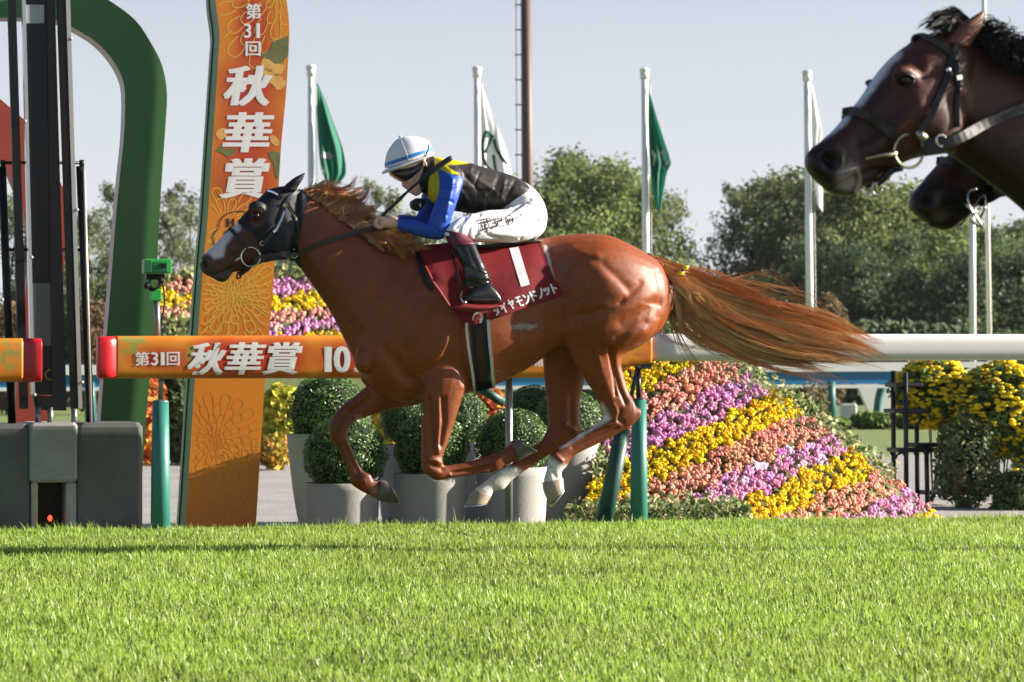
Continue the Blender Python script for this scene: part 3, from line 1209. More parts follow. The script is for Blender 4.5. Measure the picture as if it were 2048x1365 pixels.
cbox('housing', m_cam_green, 289, 343, 518, 547, 0, .14)
cbox('sun_hood', m_cam_dark, 289, 304, 520, 546, -.012, .012)
cbox('front_plate', m_cam_dark, 304, 336, 524, 545, -.012, .012)
cbox('lens_window', m_black, 322, 333, 528, 536, -.018, .008, .002)
cbox('tilt_head', m_black, 293, 330, 548, 560, .02, .06)
cbox('collar', m_cam_green, 302, 323, 579, 602, .02, .06)
mb = MB()
ring(mb, CAMP.p(309, 567, .02), .034, .007, CAMP.t, (0, 0, 1))
for u, v in ((294, 572), (322, 562)):
    ellipsoid(mb, CAMP.p(u, v, .02), (.022, .022, .022), 10, 8)
tube(mb, [CAMP.p(297, 575, .03), CAMP.p(304, 582, .03), CAMP.p(312, 580, .03)], .012, 6)
mb.build('pan_gear', m_black, cb)
mb = MB()
tube(mb, [CAMP.p(313, 600, .05), CAMP.p(314, 640, .05), CAMP.p(315, 690, .05)], .021, 12)
mb.build('stalk', m_steel, cb, smooth=True)
mb = MB()
tube(mb, cr([CAMP.p(324, 552, .06), CAMP.p(329, 600, .06), CAMP.p(324, 640, .06), CAMP.p(317, 690, .06)], 5), .006, 6)
mb.build('cable', m_black, cb, smooth=True)

# ================================================================ planters with clipped box balls
m_pot = mat('stone grey planter', (.33, .32, .30), .8, var=.06, vscale=6, bump=.0015, bscale=60)
m_soilpot = mat('planter soil', (.03, .022, .015), .95)
m_box = mat('box leaf', attr='Col', rough=.38, var=.1, spec=.5, transl=.15)
m_core = mat('inner twigs', (.012, .018, .007), .95)


def leaf_cards(mb, pts, nor, size, rng, pal, flip=.5, aspect=1.6, jit=.5):
    """Small pointed leaves: two triangles folded along the middle."""
    n = len(pts)
    d = nor + rng.normal(0, jit, (n, 3))
    d /= np.linalg.norm(d, axis=1)[:, None]
    r = rng.normal(0, 1, (n, 3))
    a = np.cross(d, r)
    a /= np.linalg.norm(a, axis=1)[:, None]
    b = np.cross(d, a)
    s = size * (.6 + .8 * rng.random(n))[:, None]
    p0, p2 = pts - a * s * .5 * aspect, pts + a * s * .5 * aspect
    fold = d * s * .18
    p1, p3 = pts + b * s * .5 + fold, pts - b * s * .5 + fold
    V = np.stack([p0, p1, p2, p3], 1).reshape(-1, 3)
    i = np.arange(n)[:, None] * 4
    pal = np.asarray(pal)
    k = rng.integers(0, len(pal), n)
    c = pal[k] * np.exp(rng.normal(0, .18, (n, 1)))
    mb.add(V, i + np.array([[0, 1, 2]]), np.repeat(c, 4, axis=0))
    mb.F.append(i + np.array([[0, 2, 3]]))


def sphere_pts(n, rng):
    v = rng.normal(0, 1, (n, 3))
    return v / np.linalg.norm(v, axis=1)[:, None]


def box_ball_mesh(seed):
    r = np.random.default_rng(seed)
    mb = MB()
    n = 6500
    v = sphere_pts(n, r)
    bump = 1 + .035 * np.sin(v[:, 0] * 9 + seed) * np.sin(v[:, 1] * 8) + .03 * np.sin(v[:, 2] * 11 + v[:, 0] * 5)
    rad = bump * (1 - .12 * r.random(n) ** 2)
    leaf_cards(mb, v * rad[:, None], v, .042, r, [(.075, .16, .03), (.10, .20, .04), (.05, .12, .025), (.13, .24, .05)], jit=.55)
    return mb.mesh('clipped_ball', color=True)


BALLS = [box_ball_mesh(s) for s in (1, 2)]
mbc = MB()
ellipsoid(mbc, (0, 0, 0), (.9, .9, .9), 20, 14)
CORE = mbc.mesh('inner_twigs', smooth=True)
for me_ in BALLS:
    me_.materials.append(m_box)
CORE.materials.append(m_core)


def planter(ud, vt, vb, w_top, w_bot, ball, depth, label, seed, round_=False):
    """ball: (u, v, r) pixels; the pot stands on the path behind the rail."""
    pl = Plane(depth)
    a = pl.p(ud, vt)
    s = a[1] / F_PX
    root = empty('planter', (a[0], a[1], GZ), label, 'planter', 'stone planters with clipped box balls')
    mb = MB()
    zt = a[2]
    prof = []
    H = zt - GZ
    for t in np.linspace(0, 1, 9):
        rr = w_bot + (w_top - w_bot) * (t ** .55 if round_ else t)
        prof.append((rr * s / 2, GZ + H * t))
    prof += [(w_top * s / 2 - .025, zt + .002), (w_top * s / 2 - .03, zt - .04)]
    n = 40
    th = np.linspace(0, 2 * np.pi, n, endpoint=False)
    V = np.array([(a[0] + r * math.cos(t), a[1] + r * math.sin(t), z) for r, z in prof for t in th])
    k = len(prof)
    F = [(i * n + j, i * n + (j + 1) % n, (i + 1) * n + (j + 1) % n, (i + 1) * n + j) for i in range(k - 1) for j in range(n)]
    F += [tuple(range(n - 1, -1, -1))]
    mb.add(V, F).build('pot', m_pot, root, smooth=True)
    mb = MB()
    mb.add(np.array([(a[0] + (w_top * s / 2 - .03) * math.cos(t), a[1] + (w_top * s / 2 - .03) * math.sin(t), zt - .035) for t in th]), [tuple(range(n))]).build('soil', m_soilpot, root)
    b = pl.p(ball[0], ball[1])
    r = ball[2] * s
    o = bpy.data.objects.new('clipped_ball', BALLS[seed % 2])
    COL.objects.link(o)
    o.parent = root
    o.location = tuple(b - WORLD[root])
    o.scale = (r, r, r * .97)
    o.rotation_euler = (0, 0, seed * 1.3)
    c = bpy.data.objects.new('inner_twigs', CORE)
    COL.objects.link(c)
    c.parent = root
    c.location = o.location
    c.scale = o.scale
    mb = MB()
    tube(mb, [(b[0], b[1], zt - .05), b], .02, 8)
    mb.build('stem', m_core, root)


planter(683, 966, 1045, 156, 140, (690, 912, 83), 19.3, 'front planter at the left end of the row, its box ball below the outstretched foreleg', 1)
planter(861, 947, 1045, 150, 132, (862, 893, 76), 19.25, 'front planter under the folded foreleg of the chestnut horse', 2)
planter(1024, 934, 1045, 146, 128, (1026, 890, 76), 19.2, 'front planter behind the crossed hind cannons of the chestnut horse', 3)
planter(655, 868, 1040, 164, 96, (655, 826, 81), 20.6, 'tall tapering planter behind the leftmost front planter', 4, True)
planter(905, 884, 1040, 130, 90, (905, 838, 70), 20.8, 'back row planter seen just right of the upright foreleg', 5, True)
planter(1132, 886, 1034, 134, 92, (1135, 842, 66), 20.3, 'tall pale planter beside the flower mound, behind the near hind hoof', 6, True)
planter(808, 890, 1040, 110, 84, (812, 842, 52), 21.6, 'small back planter glimpsed between the two forelegs', 7, True)
planter(1066, 880, 1040, 110, 84, (1066, 826, 58), 21.8, 'back planter glimpsed under the belly before the far hind leg', 8, True)

# ================================================================ flower mounds
m_flower = mat('chrysanthemum petals', attr='Col', rough=.6, var=.08, vscale=40, transl=.35, spec=.2)
m_leafpale = mat('variegated leaf', attr='Col', rough=.65, var=.1, transl=.25, spec=.2)
m_leafdark = mat('dark mound leaves', (.12, .14, .05), .9, var=.3)
YEL, SAL, MAU = (.92, .68, .015), (.88, .46, .34), (.80, .40, .63)

_t = (1 + 5 ** .5) / 2
ICO_V = np.array([(-1, _t, 0), (1, _t, 0), (-1, -_t, 0), (1, -_t, 0), (0, -1, _t), (0, 1, _t), (0, -1, -_t), (0, 1, -_t), (_t, 0, -1), (_t, 0, 1), (-_t, 0, -1), (-_t, 0, 1)]) / math.sqrt(1 + _t * _t)
ICO_F = np.array([(0, 11, 5), (0, 5, 1), (0, 1, 7), (0, 7, 10), (0, 10, 11), (1, 5, 9), (5, 11, 4), (11, 10, 2), (10, 7, 6), (7, 1, 8), (3, 9, 4), (3, 4, 2), (3, 2, 6), (3, 6, 8), (3, 8, 9), (4, 9, 5), (2, 4, 11), (6, 2, 10), (8, 6, 7), (9, 8, 1)])


def blossoms(mb, pts, size, col, rng, rough=.2, vary=.12):
    """Round pompon heads with uneven petals."""
    n = len(pts)
    # rosette: 12 outer points, bumpy
    q = ICO_V[None] * (1 + rng.normal(0, rough, (n, 12, 1)))
    ang = rng.random((n, 3)) * 6.28
    ca, sa = np.cos(ang[:, 0]), np.sin(ang[:, 0])
    x, y, z = q[..., 0], q[..., 1], q[..., 2]
    q = np.stack([x * ca[:, None] - y * sa[:, None], x * sa[:, None] + y * ca[:, None], z], -1)
    s = (size * (.65 + .7 * rng.random(n)))[:, None, None]
    V = (pts[:, None, :] + q * s).reshape(-1, 3)
    i = np.arange(n)[:, None, None] * 12
    F = (i + ICO_F[None]).reshape(-1, 3)
    c = np.asarray(col) * np.exp(rng.normal(0, vary, (n, 1)))
    if np.ndim(c) == 1:
        c = np.tile(c, (n, 1))
    mb.add(V, F, np.repeat(c, 12, axis=0))


MOUND = Plane(19.25)
M_OUT = [(1150, 1046), (1175, 990), (1200, 900), (1206, 800), (1200, 740), (1230, 672), (1290, 652), (1345, 655), (1400, 682), (1480, 726), (1560, 778), (1640, 838), (1720, 900), (1790, 958), (1840, 1004), (1880, 1046)]


def mound_y(u, v):
    u, v = np.asarray(u, float), np.asarray(v, float)
    return np.clip((1046 - v), 0, None) / 390 * 2.3 + ((u - 1420) / 420) ** 2 * .55


def mound_p(u, v, lift=0.0):
    y = float(mound_y(u, v))
    p = MOUND.p(u, v, y)
    return p + np.array([SP * .0, -.86, .5]) * lift


rg = np.random.default_rng(21)


def in_shape(n, poly, rng):
    a = np.array(poly)
    lo, hi = a.min(0), a.max(0)
    out = np.zeros((0, 2))
    while len(out) < n:
        q = lo + (hi - lo) * rng.random((n, 2))
        out = np.vstack([out, q[in_poly(q[:, 0], q[:, 1], poly)]])
    return out[:n]


def spaced(poly, gap, rng, tries=60000):
    q = in_shape(tries, poly, rng)
    cell = {}
    keep = []
    for u, v in q:
        k = (int(u // gap), int(v // gap))
        ok = True
        for a in (-1, 0, 1):
            for b in (-1, 0, 1):
                for (x, y) in cell.get((k[0] + a, k[1] + b), ()):
                    if (x - u) ** 2 + (y - v) ** 2 < gap * gap:
                        ok = False
        if ok:
            cell.setdefault(k, []).append((u, v))
            keep.append((u, v))
    return np.array(keep)


mound = empty('flower_mound', MOUND.p(1500, 1046, .8), 'large sloping bed of yellow, salmon and mauve chrysanthemums in diagonal stripes', 'flower bed')
# earth and leaves under the heads: a closed heap
gu, gv = np.linspace(1145, 1885, 60), np.linspace(648, 1060, 36)
mb = MB()
top_at = lambda u: np.interp(u, [q[0] for q in M_OUT], [q[1] for q in M_OUT])
front, back = [], []
for u in gu:
    vt = top_at(u) + 4
    vs = np.linspace(vt, 1060, 24)
    front.append([mound_p(u, v) + np.array([0, .05, -.02]) for v in vs])
front = np.array(front)
back = front.copy()
back[:, :, 2] = GZ
back[:, :, 1] = front[:, :, 1] + .02
nu_, nv_ = front.shape[:2]
idx = np.arange(nu_ * nv_).reshape(nu_, nv_)
Q = np.stack([idx[:-1, :-1], idx[:-1, 1:], idx[1:, 1:], idx[1:, :-1]], -1).reshape(-1, 4)
mb.add(front.reshape(-1, 3), Q)
topb = front[:, 0] + np.array([0, .5, 0])
topb[:, 2] = GZ
V = np.vstack([front[:, 0], topb])
mb.add(V, [(i, i + 1, nu_ + i + 1, nu_ + i) for i in range(nu_ - 1)])
mb.build('leafy_core', m_leafdark, mound)
cl = spaced(M_OUT, 14.5, rg)                                # one little plant per point, several heads each
qv = (cl[:, 1] - 745) / 190 + (cl[:, 0] - 1300) * .0025
qv = qv + rg.normal(0, .015, len(qv))
fr = qv - np.floor(qv)
kind = np.where((fr < .185) | (fr > .845), 0, np.where(fr < .53, 1, 2))
edge_d = poly_dist(cl[:, 0], cl[:, 1], M_OUT[:-1])
edge = (edge_d < 11) & (cl[:, 1] < 960)
low = cl[:, 1] > 1012
for kk, name, colr in ((0, 'yellow_flowers', YEL), (1, 'salmon_flowers', SAL), (2, 'mauve_flowers', MAU)):
    sel = cl[(kind == kk) & ~edge & ~(low & (cl[:, 0] < 1480))]
    mb = MB()
    P3, cols = [], []
    for u, v in sel:
        tint = np.exp(rg.normal(0, .10)) * np.array([1, 1 + rg.normal(0, .08), 1 + rg.normal(0, .10)])
        if kk == 2 and rg.random() < .08:
            tint = tint * np.array([1.3, 1.9, 1.4])
        lift0 = .018 * rg.random()
        for _ in range(int(rg.integers(18, 24))):
            ra, th_ = 9.5 * math.sqrt(rg.random()), 6.283 * rg.random()
            a, b = ra * math.cos(th_), ra * math.sin(th_)
            P3.append(mound_p(u + a, v + b * .95, lift0 + .045 - .0002 * (a * a + b * b) + rg.normal(0, .006)))
            cols.append(np.array(colr) * tint)
    mb_c = np.array(cols)
    blossoms(mb, np.array(P3), .0125, mb_c, rg)
    mb.build(name, m_flower, mound, color=True, smooth=True, kind='stuff')
mb = MB()
P3, N3 = [], []
for u, v in np.vstack([cl[edge], cl[low & (cl[:, 0] < 1500)]]):
    for _ in range(20):
        P3.append(mound_p(u + rg.normal(0, 9), v + rg.normal(0, 9), .03 + .07 * rg.random()))
for u, v in cl[~edge & ~low]:
    P3.append(mound_p(u + rg.normal(0, 9), v + rg.normal(0, 9), .01 + .015 * rg.random()))
for u in np.arange(1140, 1500, 3.2):
    for _ in range(3):
        P3.append(MOUND.p(u + rg.normal(0, 4), 1012 + 26 * rg.random(), -.05))
P3 = np.array(P3)
leaf_cards(mb, P3, np.tile([0, -.8, .6], (len(P3), 1)), .034, rg, [(.50, .50, .26), (.22, .30, .10), (.58, .55, .32), (.14, .22, .07)], jit=.8)
mb.build('edging_leaves', m_leafpale, mound, color=True, kind='stuff')

# flower bank further back at the left
BANK = Plane(39.5)
B_OUT = [(318, 700), (320, 560), (345, 549), (400, 545), (560, 545), (600, 543), (650, 556), (690, 600), (730, 650), (760, 700)]
bank = empty('flower_bank', BANK.p(540, 830), 'raised bank of yellow, pink and mauve flowers behind the orange sign', 'flower bed')
bank_y = lambda v: (760 - v) / 220 * 1.6
mb = MB()
ft = np.array([[BANK.p(u, v, bank_y(v)) for v in np.linspace(np.interp(u, [318, 345, 600, 650, 760], [565, 552, 548, 562, 705]), 905, 8)] for u in np.linspace(318, 760, 20)])
idx = np.arange(160).reshape(20, 8)
mb.add(ft.reshape(-1, 3), np.stack([idx[:-1, :-1], idx[:-1, 1:], idx[1:, 1:], idx[1:, :-1]], -1).reshape(-1, 4))
tb = ft[:, 0] + np.array([0, .6, 0])
tb[:, 2] = GZ
mb.add(np.vstack([ft[:, 0], tb]), [(i, i + 1, 20 + i + 1, 20 + i) for i in range(19)])
mb.build('leafy_core', m_leafdark, bank)
cl = spaced(B_OUT, 13, rg)
pts = {0: [], 1: [], 2: [], 3: []}
for u, v in cl:
    q = (v - 590) / 88 + (u - 560) * .0014 if u > 450 else (v - 585) / 80
    f = q - math.floor(q)
    k = 3 if (v < 562 and rg.random() < .8) or (u < 420 and v > 640) else (2 if (f > .62 and f <= .97 and u > 500) else (0 if (f > .97 or f < .36) else 1))
    pts[k].append((u, v))
for kk, name, colr in ((0, 'yellow_flowers', YEL), (1, 'salmon_flowers', SAL), (2, 'mauve_flowers', MAU)):
    mb = MB()
    P3 = []
    for u, v in pts[kk]:
        for _ in range(11):
            a, b = rg.normal(0, 5, 2)
            P3.append(BANK.p(u + a, v + b, bank_y(v + b) - .05 - .03 * rg.random()))
    P3 = np.array(P3)
    blossoms(mb, P3, .031, np.tile(colr, (len(P3), 1)) * np.exp(rg.normal(0, .12, (len(P3), 1))), rg)
    mb.build(name, m_flower, bank, color=True, smooth=True, kind='stuff')
mb = MB()
P3 = np.array([BANK.p(u + rg.normal(0, 9), v + rg.normal(0, 9), bank_y(v) - .03 - .08 * rg.random()) for u, v in pts[3] for _ in range(16)]
              + [BANK.p(u + rg.normal(0, 9), v + rg.normal(0, 9), bank_y(v) - .01) for k in (0, 1, 2) for u, v in pts[k] for _ in range(2)])
leaf_cards(mb, P3, np.tile([0, -.8, .6], (len(P3), 1)), .075, rg, [(.40, .42, .18), (.16, .24, .07), (.52, .50, .25)], jit=.8)
mb.build('edging_leaves', m_leafpale, bank, color=True, kind='stuff')


# coleus bedding behind the planters
def leafy_clump(name, label, cat, pl, u0, u1, v_top, v_base, pal, size, n, seed, group=None, depth=.35, patch=None):
    r = np.random.default_rng(seed)
    base = pl.p((u0 + u1) / 2, v_base)
    base[2] = GZ
    root = empty(name, base, label, cat, group)
    mb = MB()
    P3 = []
    cx, w = (u0 + u1) / 2, (u1 - u0) / 2
    zt = pl.p(cx, v_top)[2]
    s = pl.d(cx) / F_PX
    for _ in range(n):
        a = r.normal(0, 1, 3)
        a /= np.linalg.norm(a)
        k = r.random() ** .35
        P3.append(base + np.array([a[0] * w * s * k, a[1] * depth * k, (zt - GZ) * (.5 + .5 * a[2] * k)]))
    P3 = np.array(P3)
    nor = (P3 - (base + np.array([0, 0, (zt - GZ) / 2])))
    nor /= np.linalg.norm(nor, axis=1)[:, None] + 1e-9
    nor = nor * .5 + np.array([.25, -.5, .6])
    leaf_cards(mb, P3, nor, size, r, pal, jit=.55)
    mb.build('foliage', m_leafpale, root, color=True)
    mb = MB()
    for k in range(5):
        e = base + np.array([r.normal(0, w * s * .3), r.normal(0, depth * .3), (zt - GZ) * .7])
        tube(mb, [base, (base + e) / 2, e], .008, 5)
    mb.build('stem', m_core, root)
    return root


CB = Plane(36)
G1 = [(.42, .44, .03), (.50, .46, .05), (.30, .36, .04), (.55, .42, .05)]
G2 = [(.48, .10, .02), (.55, .20, .03), (.36, .05, .02), (.6, .33, .05)]
leafy_clump('coleus_plant', 'yellow-green leafy bedding plant right of the orange sign', 'plant', CB, 515, 612, 768, 915, G1, .085, 1500, 1, group='bedding plants along the path')
leafy_clump('coleus_plant', 'russet edged bedding plant at the foot of the orange sign', 'plant', Plane(34), 515, 592, 868, 920, [(.4, .2, .03), (.45, .33, .05), (.3, .28, .04)], .06, 420, 2, group='bedding plants along the path')
leafy_clump('coleus_plant', 'yellow leafy plant glimpsed between outstretched foreleg and upright foreleg', 'plant', CB, 745, 812, 790, 920, G1 + [(.5, .25, .03)], .085, 1400, 3, group='bedding plants along the path')
leafy_clump('coleus_plant', 'orange-red leafy plant under the girth of the chestnut horse', 'plant', CB, 935, 1020, 770, 915, G2, .085, 1400, 4, group='bedding plants along the path')
leafy_clump('coleus_plant', 'orange-red leafy plant between the padded base and the left post', 'plant', CB, 268, 330, 735, 915, G2, .08, 1400, 5, group='bedding plants along the path')

# ================================================================ pots of yellow chrysanthemums on black stands, right
STD = Plane(23.4)
m_stand = mat('black plastic', (.010, .010, .012), .45, var=.15)
m_terra = mat('terracotta', (.30, .10, .05), .75, var=.15, vscale=9)
st = empty('plant_stand', STD.p(1830, 1040), 'black plastic tiered plant stand right of the flower mound', 'plant stand')


def bar(mb, a, b, w):
    tube(mb, [STD.p(*a), STD.p(*b)], w, 8)


for u, v0, v1, y in ((1786, 742, 1040, .25), (1811, 745, 1040, 0), (1833, 800, 1010, .25), (1853, 895, 1046, 0)):
    mb = MB()
    a, b = STD.p(u, v0, y), STD.p(u + 2, v1, y)
    b[2] = GZ
    tube(mb, [a, b], .021, 10)
    for q in (830, 905):
        if v0 < q:
            ellipsoid(mb, STD.p(u, q, y), (.028, .028, .04), 8, 6)
    mb.build('post', m_stand, st, smooth=True)
for u0, u1, v in ((1780, 1835, 770), (1778, 1842, 822), (1784, 1868, 900), (1822, 1880, 890), (1848, 1940, 985)):
    mb = MB()
    a, b = STD.p(u0, v, .12), STD.p(u1, v, .12)
    box(mb, (a + b) / 2, (np.linalg.norm(b - a), .26, .036), [STD.t, STD.n, (0, 0, 1)], bev=.008)
    mb.build('shelf', m_stand, st)
mb = MB()
for u, v in ((1790, 905), (1836, 835), (1856, 990)):
    tube(mb, cr([STD.p(u, v + 16), STD.p(u + 5, v + 5), STD.p(u + 16, v)], 4), .010, 6)
tube(mb, cr([STD.p(1872, 990), STD.p(1862, 1004), STD.p(1860, 1040)], 4), .014, 6)
mb.build('corner_bracket', m_stand, st, smooth=True, kind='stuff')


def chrys_bush(pl, c, rx, rz, label, seed, blooms, pot=None, green=((.13, .20, .06), (.18, .26, .08), (.08, .14, .04)), small=False, front_only=False):
    r = np.random.default_rng(seed)
    s = pl.d(c[0]) / F_PX
    ctr = pl.p(*c)
    R = np.array([rx * s, rx * s * .9, rz * s])
    base = np.array([ctr[0], ctr[1], GZ if pot is None else pl.p(c[0], pot[3])[2]])
    root = empty('chrysanthemum_pot', base, label, 'potted plant', 'potted chrysanthemums at the right')
    n = 3200
    v = sphere_pts(n, r)
    lump = 1 + .16 * np.sin(v[:, 0] * 5 + seed) * np.sin(v[:, 2] * 6 + 1) + .10 * np.sin(v[:, 1] * 9 + v[:, 2] * 7)
    P3 = ctr + v * R * (lump * (.55 + .5 * r.random(n) ** .5))[:, None]
    mb = MB()
    leaf_cards(mb, P3, v * .6 + np.array([.1, -.3, .5]), .034 if not small else .027, r, green, jit=.7, aspect=2.0)
    if small:                                              # pale buds on upright tips
        nb = 700
        v = sphere_pts(nb, r)
        leaf_cards(mb, ctr + v * R * 1.04, v, .020, r, [(.20, .22, .08), (.26, .26, .10)], jit=.6)
    mb.build('foliage', m_leafpale, root, color=True)
    mb = MB()
    ellipsoid(mb, ctr, R * .62, 16, 10)
    mb.build('inner_twigs', m_core, root)
    if blooms:
        v = sphere_pts(blooms * 3, r)
        ok = (np.sin(v[:, 0] * 6 + v[:, 2] * 5 + seed) + .9 * r.normal(0, .6, len(v)) > -.4)
        v = v[ok][:blooms]
        mb = MB()
        Pb = ctr + v * R * (1.02 + .1 * r.random((len(v), 1)))
        q = ICO_V[None] * (1 + r.normal(0, .15, (len(Pb), 12, 1)))
        sz = (.017 + .013 * r.random(len(Pb)))[:, None, None]
        V = (Pb[:, None] + q * sz * np.array([1.15, 1.0, .62])).reshape(-1, 3)
        F = (np.arange(len(Pb))[:, None, None] * 12 + ICO_F[None]).reshape(-1, 3)
        col = np.array([.95, .76, .03]) * np.exp(r.normal(0, .16, (len(Pb), 1)))
        col[r.random(len(Pb)) < .02] = (.6, .25, .06)
        mb.add(V, F, np.repeat(col, 12, 0)).build('yellow_flowers', m_flower, root, color=True, smooth=True, kind='stuff')
    mb = MB()
    for k in range(7):
        e = ctr + sphere_pts(1, r)[0] * R * .6
        tube(mb, [base + np.array([0, 0, .02]), e], .006, 5)
    mb.build('stem', m_core, root)
    if pot:
        u, w1, vt, vb, w0 = pot
        a, b = pl.p(u, vt), pl.p(u, vb)
        mb = MB()
        n = 28
        th = np.linspace(0, 2 * np.pi, n, endpoint=False)
        prof = [(w0, b[2]), (w1 * .95, a[2] - .03), (w1 * 1.06, a[2] - .03), (w1 * 1.06, a[2]), (w1 * .9, a[2])]
        V = [(a[0] + q * s / 2 * math.cos(t), a[1] + q * s / 2 * math.sin(t), z) for q, z in prof for t in th]
        F = [(i * n + j, i * n + (j + 1) % n, (i + 1) * n + (j + 1) % n, (i + 1) * n + j) for i in range(4) for j in range(n)] + [tuple(range(n - 1, -1, -1)), tuple(range(4 * n, 5 * n))]
        mb.add(V, F).build('terracotta_pot', m_terra, root, smooth=False)
    return root


chrys_bush(Plane(23.7), (1866, 786), 72, 66, 'bushy pot of yellow chrysanthemums on top of the black stand', 31, 900)
chrys_bush(Plane(23.2), (2002, 818), 80, 88, 'large yellow chrysanthemum bush cut by the right edge of the photo', 32, 1000)
chrys_bush(Plane(24.4), (2040, 745), 60, 36, 'chrysanthemum foliage just under the white rail at the right edge', 36, 70)
chrys_bush(Plane(23.0), (1934, 930), 60, 88, 'grey-green bud covered bush spilling out of a terracotta pot', 33, 0, pot=(1922, 62, 930, 990, 46), small=True, green=((.15, .19, .085), (.20, .24, .11), (.10, .14, .06)))
chrys_bush(Plane(22.6), (2040, 995), 54, 56, 'low dark bush at the bottom of the right edge', 34, 8, small=True, green=((.07, .11, .05), (.10, .15, .06)))
chrys_bush(Plane(22.9), (2070, 900), 40, 60, 'yellow chrysanthemum cascade hanging at the right edge above the low dark bush', 35, 220)

# ================================================================ far white and blue rail, posts, boards
FR = Plane(57.0)
m_blue = mat('blue rail board', (.0, .155, .36), .45, var=.05, vscale=2)
m_white2 = mat('white board', (.74, .73, .71), .5, var=.04, vscale=2)
m_teal = mat('teal post', (.02, .12, .12), .5, var=.1)
fr_ = empty('far_rail', FR.p(1200, 850), 'distant white rail over a blue board running behind the whole scene', 'rail')


def far_bar(name, m, v0l, v0r, hpx, th, y):
    a, b = FR.p(-900, v0l, y), FR.p(2900, v0r, y)
    mb = MB()
    s = 57 / F_PX
    h = hpx * s
    V = []
    for q in (a, b):
        for dy, dz in ((0, 0), (th, 0), (th, -h), (0, -h)):
            V.append(q + NV * dy + np.array([0, 0, dz]))
    mb.add(V, [(0, 1, 5, 4), (1, 2, 6, 5), (2, 3, 7, 6), (3, 0, 4, 7), (3, 2, 1, 0), (4, 5, 6, 7)]).build(name, m, fr_)


far_bar('white_beam', m_white2, 734, 721, 19, .18, 0)
far_bar('blue_board', m_blue, 753, 740.5, 25, .05, .06)
far_bar('lower_beam', m_white2, 778.5, 766, 7, .05, .04)
for u in (-250, 180, 600, 1130, 1661, 2210):
    mb = MB()
    a = FR.p(u, 764, .1)
    tube(mb, [(a[0], a[1], a[2]), (a[0], a[1], a[2] - .3), (a[0] + .03, a[1] - .03, GZ - .02)], [.10, .105, .12], 12)
    mb.build('post', m_teal, fr_, smooth=True)
mb = MB()
tube(mb, cr([FR.p(1768, 765, 2.5), FR.p(1757, 800, 2.5), FR.p(1753, 856, 2.5)], 4), .09, 10)
tag(mb.build('leaning_post', m_teal, smooth=True), 'leaning teal post behind the far rail, left of the plant stand', 'post')
BRD = Plane(60.0)
wb = empty('white_board', BRD.p(1755, 836), 'white slanted board standing on the far lawn under the blue rail', 'board')
add_slab('panel', m_white2, [(1714, 768), (1782, 768), (1782, 834), (1742, 834)], 0, .12, wb, BRD)
mb = MB()
tube(mb, [BRD.p(1770, 780, .1), BRD.p(1778, 850, .6)], .04, 6)
mb.build('prop', m_teal, wb)
mb = MB()
box(mb, BRD.p(1696, 822, -2), (.34, .3, .30), bev=.03)
tag(mb.build('white_box', m_white2), 'small white box on the far lawn left of the white board', 'box')
far_leaf = [(.05, .09, .02), (.08, .13, .03), (.035, .065, .016)]
for k, (u0, u1, vt) in enumerate(((1700, 1790, 826), (1780, 1880, 828), (1600, 1710, 838), (1860, 1990, 830))):
    leafy_clump('low_hedge', ['low clipped hedge under the white board', 'low clipped hedge behind the black plant stand', 'low hedge at the foot of the far teal post', 'low hedge seen through the yellow chrysanthemums'][k], 'hedge', Plane(55.5), u0, u1, vt, 855, [(.10, .16, .03), (.14, .2, .04)], .10, 1300, 60 + k, depth=.5)
leafy_clump('brown_shrub', 'thin brownish shrub beneath the far blue rail', 'shrub', Plane(54), 1590, 1660, 762, 850, [(.14, .11, .05), (.10, .09, .04), (.18, .13, .06)], .07, 420, 71)
leafy_clump('brown_shrub', 'brownish shrub between the far posts right of the mound', 'shrub', Plane(54), 1540, 1600, 775, 850, [(.14, .11, .05), (.10, .09, .04)], .07, 300, 72)

# ================================================================ flagpoles
m_pole = mat('white pole paint', (.80, .79, .78), .35, var=.03)
m_flag_g = mat('green flag cloth', (.012, .16, .10), .75, var=.12, vscale=3, transl=.25)
m_flag_w = mat('white flag cloth', (.78, .78, .80), .8, var=.04, transl=.3)
m_flag_mark = mat('flag print white', (.8, .8, .8), .8, transl=.2)
m_flag_markg = mat('flag print green', (.01, .12, .075), .8, transl=.2)
FL = Plane(62.0)


def flagpole(u_top, v_top, u_bot, w, label):
    root = empty('flagpole', FL.p(u_bot, 870), label, 'flagpole', 'white flagpoles behind the rail')
    a = FL.p(u_top, v_top)
    b = FL.p(u_bot, 860)
    b[2] = GZ - .02
    s = a[1] / F_PX
    mb = MB()
    tube(mb, [a, (a + b) / 2, b], [w * s * .44, w * s * .5, w * s * .55], 16)
    mb.build('pole', m_pole, root, smooth=True)
    mb = MB()
    ellipsoid(mb, a + np.array([0, 0, .03]), (.115, .115, .06), 14, 8)
    tube(mb, [a + np.array([0, 0, -.16]), a], w * s * .6, 14)
    mb.build('finial', m_pole, root, smooth=True)
    mb = MB()
    tube(mb, [a + np.array([.12, -.1, -.3]), b + np.array([.12, -.1, 1.0])], .008, 5)
    mb.build('halyard', m_pole, root)
    return root


